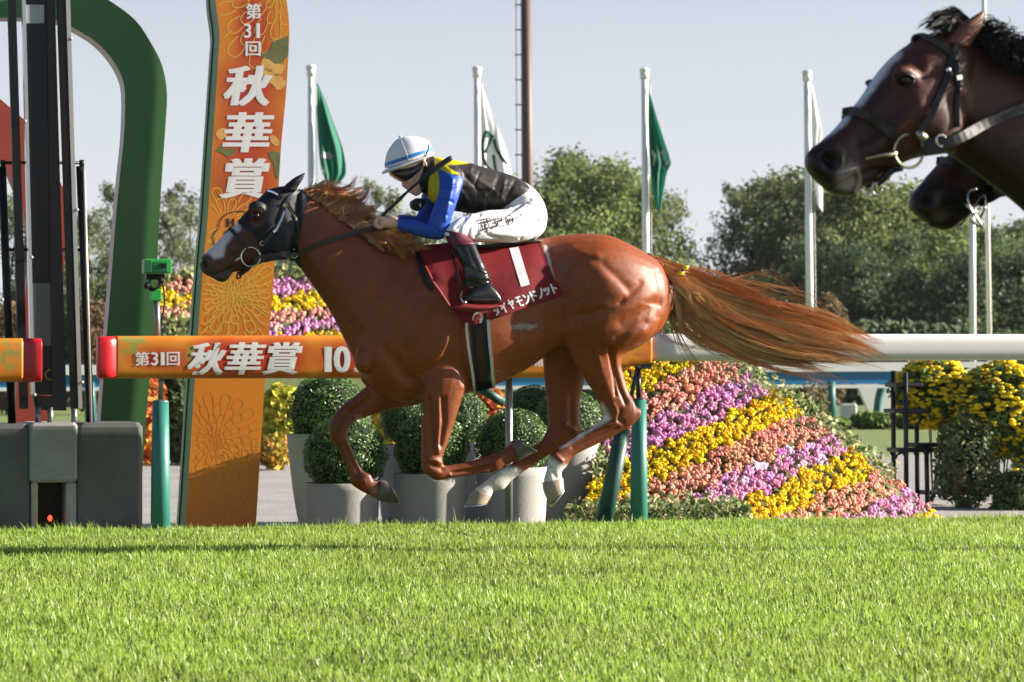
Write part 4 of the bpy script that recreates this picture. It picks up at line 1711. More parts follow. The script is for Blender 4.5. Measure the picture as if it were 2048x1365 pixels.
def flag(outline_l, outline_r, m, label, folds, marks=None, m_mark=None, seed=0):
    """Hanging flag: hoist edge, fly edge, folds as waves in depth."""
    n, k = 50, 34
    L = resample(cr(np.array(outline_l, float), 6), n)
    R = resample(cr(np.array(outline_r, float), 6), n)
    t = np.linspace(0, 1, k)
    rows = []

    def pt(s, f, lift=0.0):
        i = s * (n - 1)
        i0 = min(int(i), n - 2)
        l = L[i0] * (1 - i + i0) + L[i0 + 1] * (i - i0)
        r = R[i0] * (1 - i + i0) + R[i0 + 1] * (i - i0)
        q = l * (1 - f) + r * f
        y = .16 * math.sin(f * folds * math.pi + s * 2.2 + seed) * (.25 + .75 * s) + .06 * math.sin(f * 9 - s * 5 + seed)
        return FL.p(q[0], q[1], -.25 + y - lift)
    V = np.array([pt(s, f) for s in np.linspace(0, 1, n) for f in t])
    i, j = np.meshgrid(np.arange(n - 1), np.arange(k - 1), indexing='ij')
    Q = np.stack([i * k + j, (i + 1) * k + j, (i + 1) * k + j + 1, i * k + j + 1], -1).reshape(-1, 4)
    mb = MB()
    mb.add(V, Q)
    o = mb.build('flag', m, base=V[0], smooth=True, label=label, category='flag', group='flags hanging on the white poles')
    if marks:
        mb = MB()
        for line, w in marks:
            pts = np.array([pt(s, f, .015) for s, f in cr(np.array(line, float), 5)])
            ribbon(mb, pts, w, .004, out=(0, -1, .02))
        mb.build('flag_emblem', m_mark, o)
    return o


flagpole(622, 138, 623, 14, 'white flagpole with a green flag above the mane of the chestnut horse')
flagpole(954, 141, 957, 14, 'white flagpole with a white emblem flag directly behind the jockey')
flagpole(1289, 144, 1294, 14.5, 'white flagpole with a green flag above the croup of the chestnut horse')
flagpole(1614, 148, 1622, 15, 'white flagpole with a plain white flag left of the bay muzzle')
flag([(633, 165), (634, 230), (637, 290), (641, 330), (653, 370)], [(634, 165), (650, 200), (672, 260), (686, 300), (692, 345), (678, 368)], m_flag_g,
     'green flag hanging on the leftmost white pole', 4, [([(.70, .1), (.72, .55)], .07), ([(.82, .05), (.86, .1), (.90, .05)], .05)], m_flag_mark, 1)
flag([(961, 168), (962, 240), (963, 320), (964, 400), (966, 430)], [(963, 168), (985, 230), (1005, 280), (1020, 330), (1028, 400), (1030, 430)], m_flag_w,
     'white flag with a green round emblem, behind the back of the jockey', 3,
     [([(.42, .60), (.37, .30), (.43, .08), (.52, .04), (.62, .14), (.67, .36), (.69, .50), (.62, .48), (.55, .46)], .035),
      ([(.41, .52), (.47, .30), (.53, .14)], .035), ([(.43, .62), (.50, .64), (.57, .74), (.63, .88)], .04), ([(.40, .30), (.41, .55)], .03)], m_flag_markg, 2)
flag([(1297, 180), (1296, 240), (1299, 310), (1304, 370), (1312, 420)], [(1298, 180), (1312, 230), (1328, 280), (1341, 325), (1333, 350), (1322, 420)], m_flag_g,
     'green flag with white letters hanging on the third white pole', 4,
     [([(.52, .10), (.53, .3), (.58, .3), (.63, .15)], .05), ([(.53, .55), (.50, .85), (.57, .80), (.62, .90), (.65, .6)], .06)], m_flag_mark, 4)
flag([(1623, 165), (1624, 240), (1626, 330), (1634, 410)], [(1624, 165), (1636, 220), (1645, 270), (1646, 340), (1646, 425)], m_flag_w,
     'plain white flag hanging on the pole beside the bay muzzle', 3, seed=6)
for u0, v0, u1, w, label in ((1944, 300, 1946, 15, 'thick pale pole rising behind the hidden muzzle of the rear horse'), (1967, -60, 1981, 11, 'very tall thin pale pole behind the head of the bay horse')):
    root = empty('light_pole', Plane(75).p(u1, 850), label, 'pole', 'pale poles at the right')
    mb = MB()
    a, b = Plane(75).p(u0, v0), Plane(75).p(u1, 850)
    b[2] = GZ - .02
    tube(mb, [a, b], [w * a[1] / F_PX * .4, w * a[1] / F_PX * .5], 14)
    mb.build('pole', m_pole, root, smooth=True)
    mb = MB()
    ellipsoid(mb, a, (.12, .12, .08), 10, 6)
    mb.build('pole_cap', m_pole, root, smooth=True)

# ---------------------------------------------------------------- brown lighting mast with a ladder
MA = Plane(88.0)
m_mast = mat('brown mast paint', (.10, .055, .045), .55, var=.12, vscale=1)
m_ladder = mat('dark ladder steel', (.03, .03, .035), .6)
ms = empty('light_mast', MA.p(1056, 830), 'tall brown steel mast with a ladder, rising behind the jockey', 'mast')
mb = MB()
a, b = MA.p(1050, -140), MA.p(1060, 830)
b[2] = GZ - .02
tube(mb, [a, b], [.145, .22], 20)
mb.build('mast_tube', m_mast, ms, smooth=True)
rungs = MB()
tube(rungs, [MA.p(1031, -140), MA.p(1034, 420)], .012, 5)
rungs.build('ladder_rail', m_ladder, ms)
for v in range(-120, 400, 50):
    mb = MB()
    tube(mb, [MA.p(1030, v + 30), MA.p(1050, v + 30)], .022, 6)
    mb.build('ladder_rung', m_ladder, ms)

# ================================================================ trees
m_leaf_t = mat('tree leaves', attr='Col', rough=.5, var=.15, vscale=.6, transl=.45, spec=.2)
m_bark = mat('bark', (.07, .055, .04), .9, var=.3, vscale=6)


def tree_meshes(seed, slim=.36, n_cl=60, per=95, leaf=.17, pal=None, gap=.25, low=.12):
    """Trunk with limbs and a crown of leaf clumps, ten units tall."""
    r = np.random.default_rng(seed)
    mbt, mbl = MB(), MB()
    H = 10.0
    trunk = cr(np.array([(0, 0, 0), (r.normal(0, .12), r.normal(0, .12), 3), (r.normal(0, .3), r.normal(0, .2), 6), (r.normal(0, .4), r.normal(0, .3), 9)]), 4)
    tube(mbt, trunk, np.linspace(.19, .04, len(trunk)), 9)
    lobes = []
    for k in range(13):
        z = H * (low + .05 + (.93 - low) * (k + .5) / 13)
        prof = math.sin(math.pi * min(1, max(.06, (z / H - low * .7) / (1.06 - low * .7))) ** .85) ** .7
        a = k * 2.4 + r.normal(0, .4)
        R = H * slim * prof
        rad = R * (.30 + .65 * r.random())
        c = np.array([math.cos(a) * rad, math.sin(a) * rad, z + r.normal(0, .3)])
        lobes.append((c, H * slim * (.34 + .24 * r.random()) * (.55 + .5 * prof)))
        t0 = trunk[min(len(trunk) - 1, int(len(trunk) * min(.95, max(.12, (z - 1.4) / 9))))]
        tube(mbt, cr(np.array([t0, (t0 + c) / 2 + np.array([0, 0, .25]), c]), 3), np.linspace(.05, .01, 7), 6)
    lobes.append((np.array([trunk[-1][0], trunk[-1][1], H * .93]), H * slim * .36))
    pal = np.array(pal)
    for q in range(n_cl):
        c, R = lobes[q % len(lobes)]
        d = sphere_pts(1, r)[0]
        cc = c + d * R * (.65 + .4 * r.random()) * np.array([1, 1, .85])
        n = int(per * (.6 + .8 * r.random()))
        p = cc + r.normal(0, 1, (n, 3)) * R * np.array([.27, .27, .21])
        tone = math.exp(r.normal(0, .22))
        nor = (p - c) / (np.linalg.norm(p - c, axis=1)[:, None] + 1e-9) * .6 + np.array([.1, -.1, .6])
        leaf_cards(mbl, p, nor, leaf, r, pal * tone, jit=.8, aspect=1.3)
    tm, lm = mbt.mesh('trunk', smooth=True), mbl.mesh('crown', color=True)
    tm.materials.append(m_bark)
    lm.materials.append(m_leaf_t)
    return tm, lm


GRN = [(.15, .20, .07), (.18, .23, .08), (.12, .165, .055), (.22, .25, .09)]
OLV = [(.16, .19, .09), (.19, .22, .10), (.125, .155, .07)]
DRK = [(.09, .13, .06), (.115, .155, .07), (.07, .105, .05)]
VAR = {'full': [tree_meshes(101, .36, 110, 120, .22, GRN), tree_meshes(102, .40, 115, 120, .22, GRN)],
       'airy': [tree_meshes(201, .27, 66, 85, .20, OLV, low=.08), tree_meshes(202, .31, 70, 80, .20, OLV, low=.06)],
       'dark': [tree_meshes(301, .42, 90, 130, .26, DRK, low=.0), tree_meshes(302, .48, 95, 130, .26, DRK, low=.0)]}


def tree(kind, var, u, v_top, depth, label, wide=1.0):
    pl = Plane(depth)
    b = pl.p(u, 800)
    b[2] = GZ - .03
    d = b[1]
    h = (HC - (v_top - V0) * d / F_PX - b[2]) * .91
    tm, lm = VAR[kind][var]
    root = empty(kind_name[kind], b, label, 'tree', 'trees beyond the racecourse')
    s = h / 10.0
    for nm, me in (('trunk', tm), ('crown', lm)):
        o = bpy.data.objects.new(nm, me)
        COL.objects.link(o)
        o.parent = root
    root.scale = (s * wide, s * wide, s)
    root.rotation_euler = (0, 0, (u * .7) % 6.28)


kind_name = {'full': 'leafy_tree', 'airy': 'airy_tree', 'dark': 'dark_tree'}
for a in [
    # right of the jockey
    ('full', 0, 1092, 318, 104, 'bright green tree against the brown mast, right above the jockey'),
    ('full', 1, 1160, 292, 108, 'tallest bright green tree, behind the hip of the jockey', 1.0),
    ('full', 0, 1215, 305, 106, 'rounded green tree left of the third flagpole'),
    ('airy', 0, 1272, 330, 112, 'sparse tree straight behind the third flagpole', .85),
    ('airy', 1, 1325, 345, 110, 'loose topped tree right of the third flagpole, before the sky gap', .62),
    ('airy', 0, 1462, 350, 114, 'thin tree at the right side of the sky gap', .55),
    ('airy', 1, 1515, 335, 110, 'feathery tree right of the sky gap', .85),
    ('full', 1, 1560, 330, 113, 'dense olive tree left of the fourth flagpole', 1.05),
    ('airy', 0, 1600, 326, 108, 'tall tree directly behind the fourth flagpole', 1.1),
    ('full', 0, 1680, 330, 112, 'tree below the bay muzzle, right of the fourth flagpole', 1.1),
    ('full', 1, 1750, 335, 108, 'broad tree below the chin of the bay horse', 1.1),
    ('full', 0, 1820, 345, 110, 'green tree left of the rear horse muzzle', 1.1),
    ('full', 1, 1890, 400, 112, 'tree below the muzzle of the rear horse', 1.0),
    ('full', 0, 2010, 440, 116, 'lower tree at the right edge behind the pale poles', 1.2),
    ('full', 1, 2090, 420, 118, 'tree at the far right edge beyond the pale poles', 1.2),
    # dark understorey
    ('dark', 0, 1130, 470, 99, 'dark bushy tree low behind the saddle'),
    ('dark', 1, 1240, 500, 99, 'dark bushy tree low behind the croup'),
    ('dark', 0, 1390, 560, 101, 'dark bushy tree filling the foot of the sky gap'),
    ('dark', 1, 1490, 545, 99, 'dark bushy tree above the tail of the chestnut horse'),
    ('dark', 0, 1590, 490, 100, 'dark bushy tree at the foot of the fourth flagpole'),
    ('dark', 1, 1700, 470, 99, 'dark bushy tree low below the bay muzzle'),
    ('dark', 0, 1800, 480, 100, 'dark bushy tree low between bay muzzle and rear muzzle'),
    ('dark', 1, 1900, 490, 99, 'dark bushy tree low left of the pale poles'),
    ('dark', 0, 2010, 465, 99, 'dark bushy tree low right of the pale poles'),
    ('dark', 1, 2110, 470, 99, 'dark bushy tree at the very right edge'),
    # left of the jockey
    ('airy', 0, 745, 345, 140, 'pale distant tree below the helmet peak of the jockey', .8),
    ('airy', 1, 800, 398, 135, 'pale distant tree under the whip arm of the jockey', 1.0),
    ('airy', 0, 690, 385, 138, 'pale distant tree behind the mane', .9),
    ('airy', 1, 870, 405, 132, 'pale distant tree behind the far arm of the jockey', 1.1),
    ('airy', 0, 960, 385, 128, 'distant tree hidden behind the torso of the jockey', 1.0),
    ('airy', 1, 640, 370, 140, 'pale distant tree behind the first flagpole', .8),
    ('airy', 0, 345, 348, 130, 'slim tree in the gap between green arch and orange sign', .75),
    ('airy', 1, 385, 360, 132, 'slim tree touching the left side of the orange sign', .7),
    ('airy', 0, 232, 350, 126, 'slim tree seen through the arch, against its right leg', .8),
    ('airy', 1, 190, 388, 124, 'tree seen through the arch, next to the finish post', .9),
    ('airy', 1, 15, 350, 126, 'tree at the left edge behind the black posts', .9),
    ('full', 0, 100, 420, 124, 'tree hidden behind the finish mirror', .9),
]:
    tree(*a)
for u, vt, lab in ((200, 530, 'low dark bush seen through the arch above the rail cap'), (330, 520, 'low dark bush between arch and sign'), (590, 500, 'low dark bush right of the orange sign behind the throat of the horse'), (60, 540, 'low dark bush behind the black posts'), (760, 480, 'low dark bush behind the neck of the chestnut horse'), (900, 480, 'low dark bush behind the saddle front'), (1020, 470, 'low dark bush behind the seat of the jockey')):
    tree('dark', u % 2, u, vt, 98, lab)
BRN = [(.16, .10, .05), (.20, .13, .06), (.12, .085, .04)]
leafy_clump('brown_hedge', 'russet hedge seen through the arch above the far rail', 'hedge', Plane(80), 110, 260, 598, 800, BRN, .10, 5200, 81, depth=1.0)
leafy_clump('brown_hedge', 'russet hedge behind the left black posts', 'hedge', Plane(80), -60, 100, 605, 800, BRN, .10, 4600, 82, depth=1.0)
leafy_clump('brown_bush', 'tall russet bush right of the fourth flagpole behind the tail', 'bush', Plane(84), 1605, 1705, 585, 800, BRN, .11, 4600, 83, depth=1.0)
leafy_clump('far_hedge', 'dark hedge line behind the far rail, left half', 'hedge', Plane(97), 300, 1100, 650, 800, DRK, .22, 9000, 84, depth=1.2)
leafy_clump('far_hedge', 'dark hedge line behind the far rail, right half', 'hedge', Plane(97), 1050, 2200, 640, 800, DRK, .22, 12000, 85, depth=1.2)
leafy_clump('shade_filler_shrub', 'added dark shrub standing in for shade between left padded post and orange sign', 'shrub', Plane(36.5), 322, 388, 690, 915, [(.07, .11, .04), (.10, .15, .05), (.05, .08, .03)], .075, 2600, 88)  # added shrub, its dark leaves fill a gap that is only shaded

# ================================================================ horses
HP = Plane(16.1)

TORSO = [(1327, 548, 1332, 640, 0, .10), (1312, 524, 1316, 664, 0, .17), (1290, 508, 1290, 684, 0, .225), (1255, 489, 1255, 704, 0, .275),
         (1215, 471.5, 1212, 712, 0, .298), (1175, 467.5, 1165, 704, 0, .298), (1130, 470, 1115, 698, 0, .255), (1085, 477, 1078, 722, 0, .218),
         (1030, 487, 1028, 753, 0, .232), (980, 494, 985, 773, 0, .245), (930, 495, 940, 786, 0, .244), (885, 491, 890, 797, 0, .232),
         (850, 490, 845, 803, 0, .215), (805, 500, 802, 804, 0, .195), (765, 520, 762, 790, 0, .175), (735, 560, 738, 766, 0, .145), (716, 610, 720, 735, 0, .10)]
NECK = [(600, 379, 589, 519, 0, .072), (621, 393, 603, 540, 0, .075), (650, 412, 622, 567, 0, .082), (690, 444, 641, 594, 0, .09),
        (730, 470, 663, 628, 0, .103), (780, 489, 688, 678, 0, .122), (835, 494, 712, 722, 0, .155), (880, 500, 760, 775, 0, .17)]
HEAD = [(588, 377, 592, 498, 0, .055), (566, 374, 578, 513, 0, .078), (538, 381.5, 556, 519, 0, .096), (517, 400, 535, 523, 0, .100), (496, 422, 514, 531, 0, .090),
        (475, 445, 495, 538, 0, .074), (455, 464, 478, 543.5, 0, .060), (436, 482, 462, 546, 0, .052), (420, 498, 450, 549, 0, .051),
        (407, 511, 436, 554, 0, .050), (401, 518, 424, 556.5, 0, .044), (400, 526, 410, 549, 0, .034)]
LIP = [(424, 549, 428, 558, 0, .030), (438, 546, 440, 564.5, 0, .036), (450, 545, 452, 563, 0, .034), (461, 541, 461, 552, 0, .028)]
NFORE = [(836, 715, 945, 735, -.11, .09), (838, 755, 938, 765, -.12, .088), (841, 785, 929, 785, -.125, .08), (843, 810, 919, 812, -.13, .068), (843, 853, 907, 850, -.135, .053),
         (843, 890, 893, 893, -.14, .043), (842.5, 914, 885, 911, -.14, .041), (843.5, 934, 885, 926, -.14, .043), (853, 950, 888, 931, -.14, .042),
         (874, 961.5, 893, 931, -.14, .034), (900, 957, 905, 930, -.14, .026), (939, 949.5, 939, 923, -.14, .023), (970, 947, 966, 914, -.14, .025),
         (994, 943, 989, 908, -.14, .032), (1010, 931, 1004, 902, -.14, .027), (1023, 926, 1016, 892, -.14, .028), (1034, 922, 1022, 885, -.14, .034)]
NFORE_HOOF = [(1033, 924, 1021, 884, -.14, .040), (1053, 914, 1025, 881, -.14, .050), (1071, 904, 1029, 880, -.14, .056)]
FFORE = [(790, 715, 870, 800, .10, .085), (757, 748, 835, 810, .11, .076), (730, 775, 795, 817, .115, .062), (700, 800, 752, 828, .12, .048), (676, 820, 713, 842, .12, .043),
         (659.5, 845, 698, 855, .12, .042), (658.5, 868, 695, 868, .12, .041), (666, 886, 697, 882, .12, .035), (677, 901, 704, 898, .12, .025), (690, 927, 716, 925, .12, .023),
         (698.5, 948, 727, 943, .12, .027), (701, 967, 741, 949, .12, .032), (719, 981, 747, 961, .12, .027), (738, 991, 757, 963, .12, .028), (751, 998, 763, 964, .12, .034)]
FFORE_HOOF = [(752, 1000, 760, 961, .12, .040), (775, 1006, 767, 961, .12, .050), (796, 1008, 774, 964, .12, .055)]
NHIND = [(1122, 585, 1325, 618, -.125, .165), (1123, 640, 1308, 664, -.135, .150), (1128, 672, 1280, 688, -.135, .122), (1137, 697, 1249, 708, -.13, .09), (1147, 722, 1242, 728, -.13, .073),
         (1166, 752, 1246, 748, -.13, .06), (1187, 780, 1256, 780, -.13, .050), (1200, 806, 1269, 806, -.13, .044), (1206, 826, 1279, 829, -.13, .041),
         (1200, 842, 1271, 845, -.13, .038), (1184, 855, 1254, 857, -.13, .034), (1161, 869, 1213, 880, -.13, .027), (1131, 886, 1165, 903, -.13, .024),
         (1109, 899, 1145, 915, -.13, .027), (1098, 915, 1134, 932, -.13, .034), (1094, 936, 1124, 943, -.13, .028), (1089, 955, 1123, 951, -.13, .030), (1087, 965, 1124, 957, -.13, .034)]
NHIND_HOOF = [(1085, 966, 1126, 956, -.13, .040), (1088, 984, 1126.5, 965, -.13, .050), (1100, 1010, 1127, 976, -.13, .055)]
FHIND = [(1085, 640, 1215, 670, .11, .12), (1086, 700, 1182, 712, .12, .09), (1088, 745, 1172, 752, .13, .066), (1092, 792, 1160, 800, .13, .05), (1096, 830, 1160, 840, .13, .044),
         (1094, 858, 1164, 864, .13, .041), (1081, 883, 1140, 890, .13, .036), (1058, 900, 1097, 911, .13, .027), (1018, 931, 1043, 947, .13, .024), (1000, 942, 1024, 961, .13, .027),
         (984, 953, 1007, 979, .13, .033), (967, 966, 989, 981.5, .13, .028), (953, 976, 985, 987, .13, .032), (948, 980, 983, 991, .13, .034)]
FHIND_HOOF = [(947, 980, 984, 990, .13, .040), (939, 994, 978, 1000, .13, .050), (930, 1012, 973, 1008, .13, .055)]
LEGS = [NFORE, FFORE, NHIND, FHIND]
HOOVES = [NFORE_HOOF, FFORE_HOOF, NHIND_HOOF, FHIND_HOOF]


def horse_skin(head, lip, neck, torso, legs, pl, voxel, extra=None):
    mb = MB()
    loft(mb, pl, torso, n=32, e=2.25, cap=.5)
    loft(mb, pl, neck, n=26, e=2.15)
    loft(mb, pl, head, n=26, e=2.25, cap=.35)
    loft(mb, pl, lip, n=16, cap=.4)
    for q in legs:
        loft(mb, pl, q, n=22, e=2.2, cap=.3)
    if extra:
        extra(mb)
    return remesh(mb, voxel, 5, .5)


def coat_mat(name, rough, tint_var=.12):
    """Short glossy coat: colour from the painted markings, dried sweat from the foam mask, a fine hair grain."""
    m, nt, b, out = new_mat(name)
    N, L = nt.nodes, nt.links
    tc = N.new('ShaderNodeTexCoord')
    at = N.new('ShaderNodeAttribute')
    at.attribute_name = 'Col'
    fo = N.new('ShaderNodeAttribute')
    fo.attribute_name = 'Foam'
    nz = N.new('ShaderNodeTexNoise')
    nz.inputs['Scale'].default_value = 7
    nz.inputs['Detail'].default_value = 8
    L.new(tc.outputs['Object'], nz.inputs['Vector'])
    mr = N.new('ShaderNodeMapRange')
    mr.inputs['From Min'].default_value = .3
    mr.inputs['From Max'].default_value = .7
    mr.inputs['To Min'].default_value = 1 - tint_var
    mr.inputs['To Max'].default_value = 1 + tint_var
    L.new(nz.outputs['Fac'], mr.inputs['Value'])
    mu = N.new('ShaderNodeMix')
    mu.data_type = 'RGBA'
    mu.blend_type = 'MULTIPLY'
    mu.inputs['Factor'].default_value = 1
    L.new(at.outputs['Color'], mu.inputs['A'])
    st = N.new('ShaderNodeTexNoise')
    ms = N.new('ShaderNodeMapping')
    ms.inputs['Scale'].default_value = (30, 30, 95)
    ms.inputs['Rotation'].default_value = (0, .35, 0)
    L.new(tc.outputs['Object'], ms.inputs['Vector'])
    L.new(ms.outputs[0], st.inputs['Vector'])
    st.inputs['Scale'].default_value = 1.6
    st.inputs['Detail'].default_value = 7
    sm = N.new('ShaderNodeMapRange')
    sm.inputs['From Min'].default_value = .3
    sm.inputs['From Max'].default_value = .7
    sm.inputs['To Min'].default_value = .72
    sm.inputs['To Max'].default_value = 1.28
    L.new(st.outputs['Fac'], sm.inputs['Value'])
    both_ = N.new('ShaderNodeMath')
    both_.operation = 'MULTIPLY'
    L.new(mr.outputs[0], both_.inputs[0])
    L.new(sm.outputs[0], both_.inputs[1])
    L.new(both_.outputs[0], mu.inputs['B'])
    vo = N.new('ShaderNodeTexNoise')
    vo.inputs['Scale'].default_value = 170
    vo.inputs['Detail'].default_value = 4
    vo.inputs['Roughness'].default_value = .7
    vo.inputs['Distortion'].default_value = 1.6
    L.new(tc.outputs['Object'], vo.inputs['Vector'])
    add = N.new('ShaderNodeMath')
    add.operation = 'MULTIPLY_ADD'
    L.new(fo.outputs['Fac'], add.inputs[0])
    add.inputs[1].default_value = .50
    L.new(vo.outputs['Fac'], add.inputs[2])
    th = N.new('ShaderNodeMapRange')
    th.inputs['From Min'].default_value = .90
    th.inputs['From Max'].default_value = .955
    L.new(add.outputs[0], th.inputs['Value'])
    mx = N.new('ShaderNodeMix')
    mx.data_type = 'RGBA'
    L.new(th.outputs[0], mx.inputs['Factor'])
    L.new(mu.outputs['Result'], mx.inputs['A'])
    mx.inputs['B'].default_value = (.62, .60, .58, 1)
    L.new(mx.outputs['Result'], b.inputs['Base Color'])
    hair = N.new('ShaderNodeTexNoise')
    mp = N.new('ShaderNodeMapping')
    mp.inputs['Scale'].default_value = (60, 60, 260)
    L.new(tc.outputs['Object'], mp.inputs['Vector'])
    L.new(mp.outputs[0], hair.inputs['Vector'])
    hair.inputs['Scale'].default_value = 3
    hair.inputs['Detail'].default_value = 3
    ro = N.new('ShaderNodeMapRange')
    ro.inputs['To Min'].default_value = rough - .07
    ro.inputs['To Max'].default_value = rough + .12
    L.new(nz.outputs['Fac'], ro.inputs['Value'])
    L.new(ro.outputs[0], b.inputs['Roughness'])
    b.inputs['Specular IOR Level'].default_value = .42
    b.inputs['Sheen Weight'].default_value = 0
    b.inputs['Sheen Roughness'].default_value = .4
    b.inputs['Sheen Tint'].default_value = (1, .7, .4, 1)
    bp = N.new('ShaderNodeBump')
    bp.inputs['Strength'].default_value = .7
    bp.inputs['Distance'].default_value = .0012
    L.new(hair.outputs['Fac'], bp.inputs['Height'])
    b2 = N.new('ShaderNodeBump')
    b2.inputs['Strength'].default_value = 1
    b2.inputs['Distance'].default_value = .006
    L.new(th.outputs[0], b2.inputs['Height'])
    L.new(bp.outputs[0], b2.inputs['Normal'])
    b3 = N.new('ShaderNodeBump')
    b3.inputs['Strength'].default_value = .5
    b3.inputs['Distance'].default_value = .003
    n3 = N.new('ShaderNodeTexNoise')
    n3.inputs['Scale'].default_value = 22
    n3.inputs['Detail'].default_value = 2
    L.new(tc.outputs['Object'], n3.inputs['Vector'])
    L.new(n3.outputs['Fac'], b3.inputs['Height'])
    L.new(b2.outputs[0], b3.inputs['Normal'])
    L.new(b3.outputs[0], b.inputs['Normal'])
    return m


m_coat = coat_mat('chestnut coat', .43)
m_bay = coat_mat('bay coat', .40)
m_hoof = mat('hoof horn', (.10, .085, .075), .45, var=.3, vscale=30, bump=.001, bscale=90)
m_hoof_pale = mat('pale hoof horn', (.34, .27, .20), .5, var=.25, vscale=30, bump=.001, bscale=90)
m_shoe = mat('aluminium shoe', (.62, .62, .62), .3, metal=.9)
m_eye = mat('eye', (.010, .006, .004), .12, spec=.45)
m_black_cloth = mat('black lycra', (.008, .009, .013), .55, var=.2, vscale=30, bump=.0015, bscale=40, spec=.35)
m_leather = mat('black leather', (.014, .012, .011), .40, var=.25, vscale=50, bump=.0006, bscale=200)
m_buckle = mat('bright buckle', (.75, .73, .68), .2, metal=1.0)
m_brassy = mat('brass fitting', (.40, .36, .26), .3, metal=.9)
m_cloth = mat('maroon number cloth', (.20, .011, .016), .65, var=.10, vscale=14, bump=.003, bscale=14, spec=.25)
m_cloth_pale = mat('white print', (.80, .79, .80), .55, var=.02)

CH = np.array([.225, .049, .0068])


def horse1_extra(mb):
    # nostril rim, cheek plate, brow, point of shoulder, elbow, stifle, hip
    for (u, v, y, ru, ry, rv) in ((408, 522, -.028, 9, .020, 9), (553, 480, -.062, 30, .040, 32), (514, 418, -.078, 17, .024, 15), (728, 722, -.085, 20, .05, 26),
                                  (742, 752, .09, 22, .06, 22), (915, 762, -.155, 20, .05, 26), (1143, 640, -.17, 24, .06, 44), (1276, 826, -.13, 7, .022, 10)):
        c = HP.p(u, v, y)
        s = c[1] / F_PX
        ellipsoid(mb, c, (ru * s, ry, rv * s), 16, 10, [HP.t, HP.n, (0, 0, 1)])


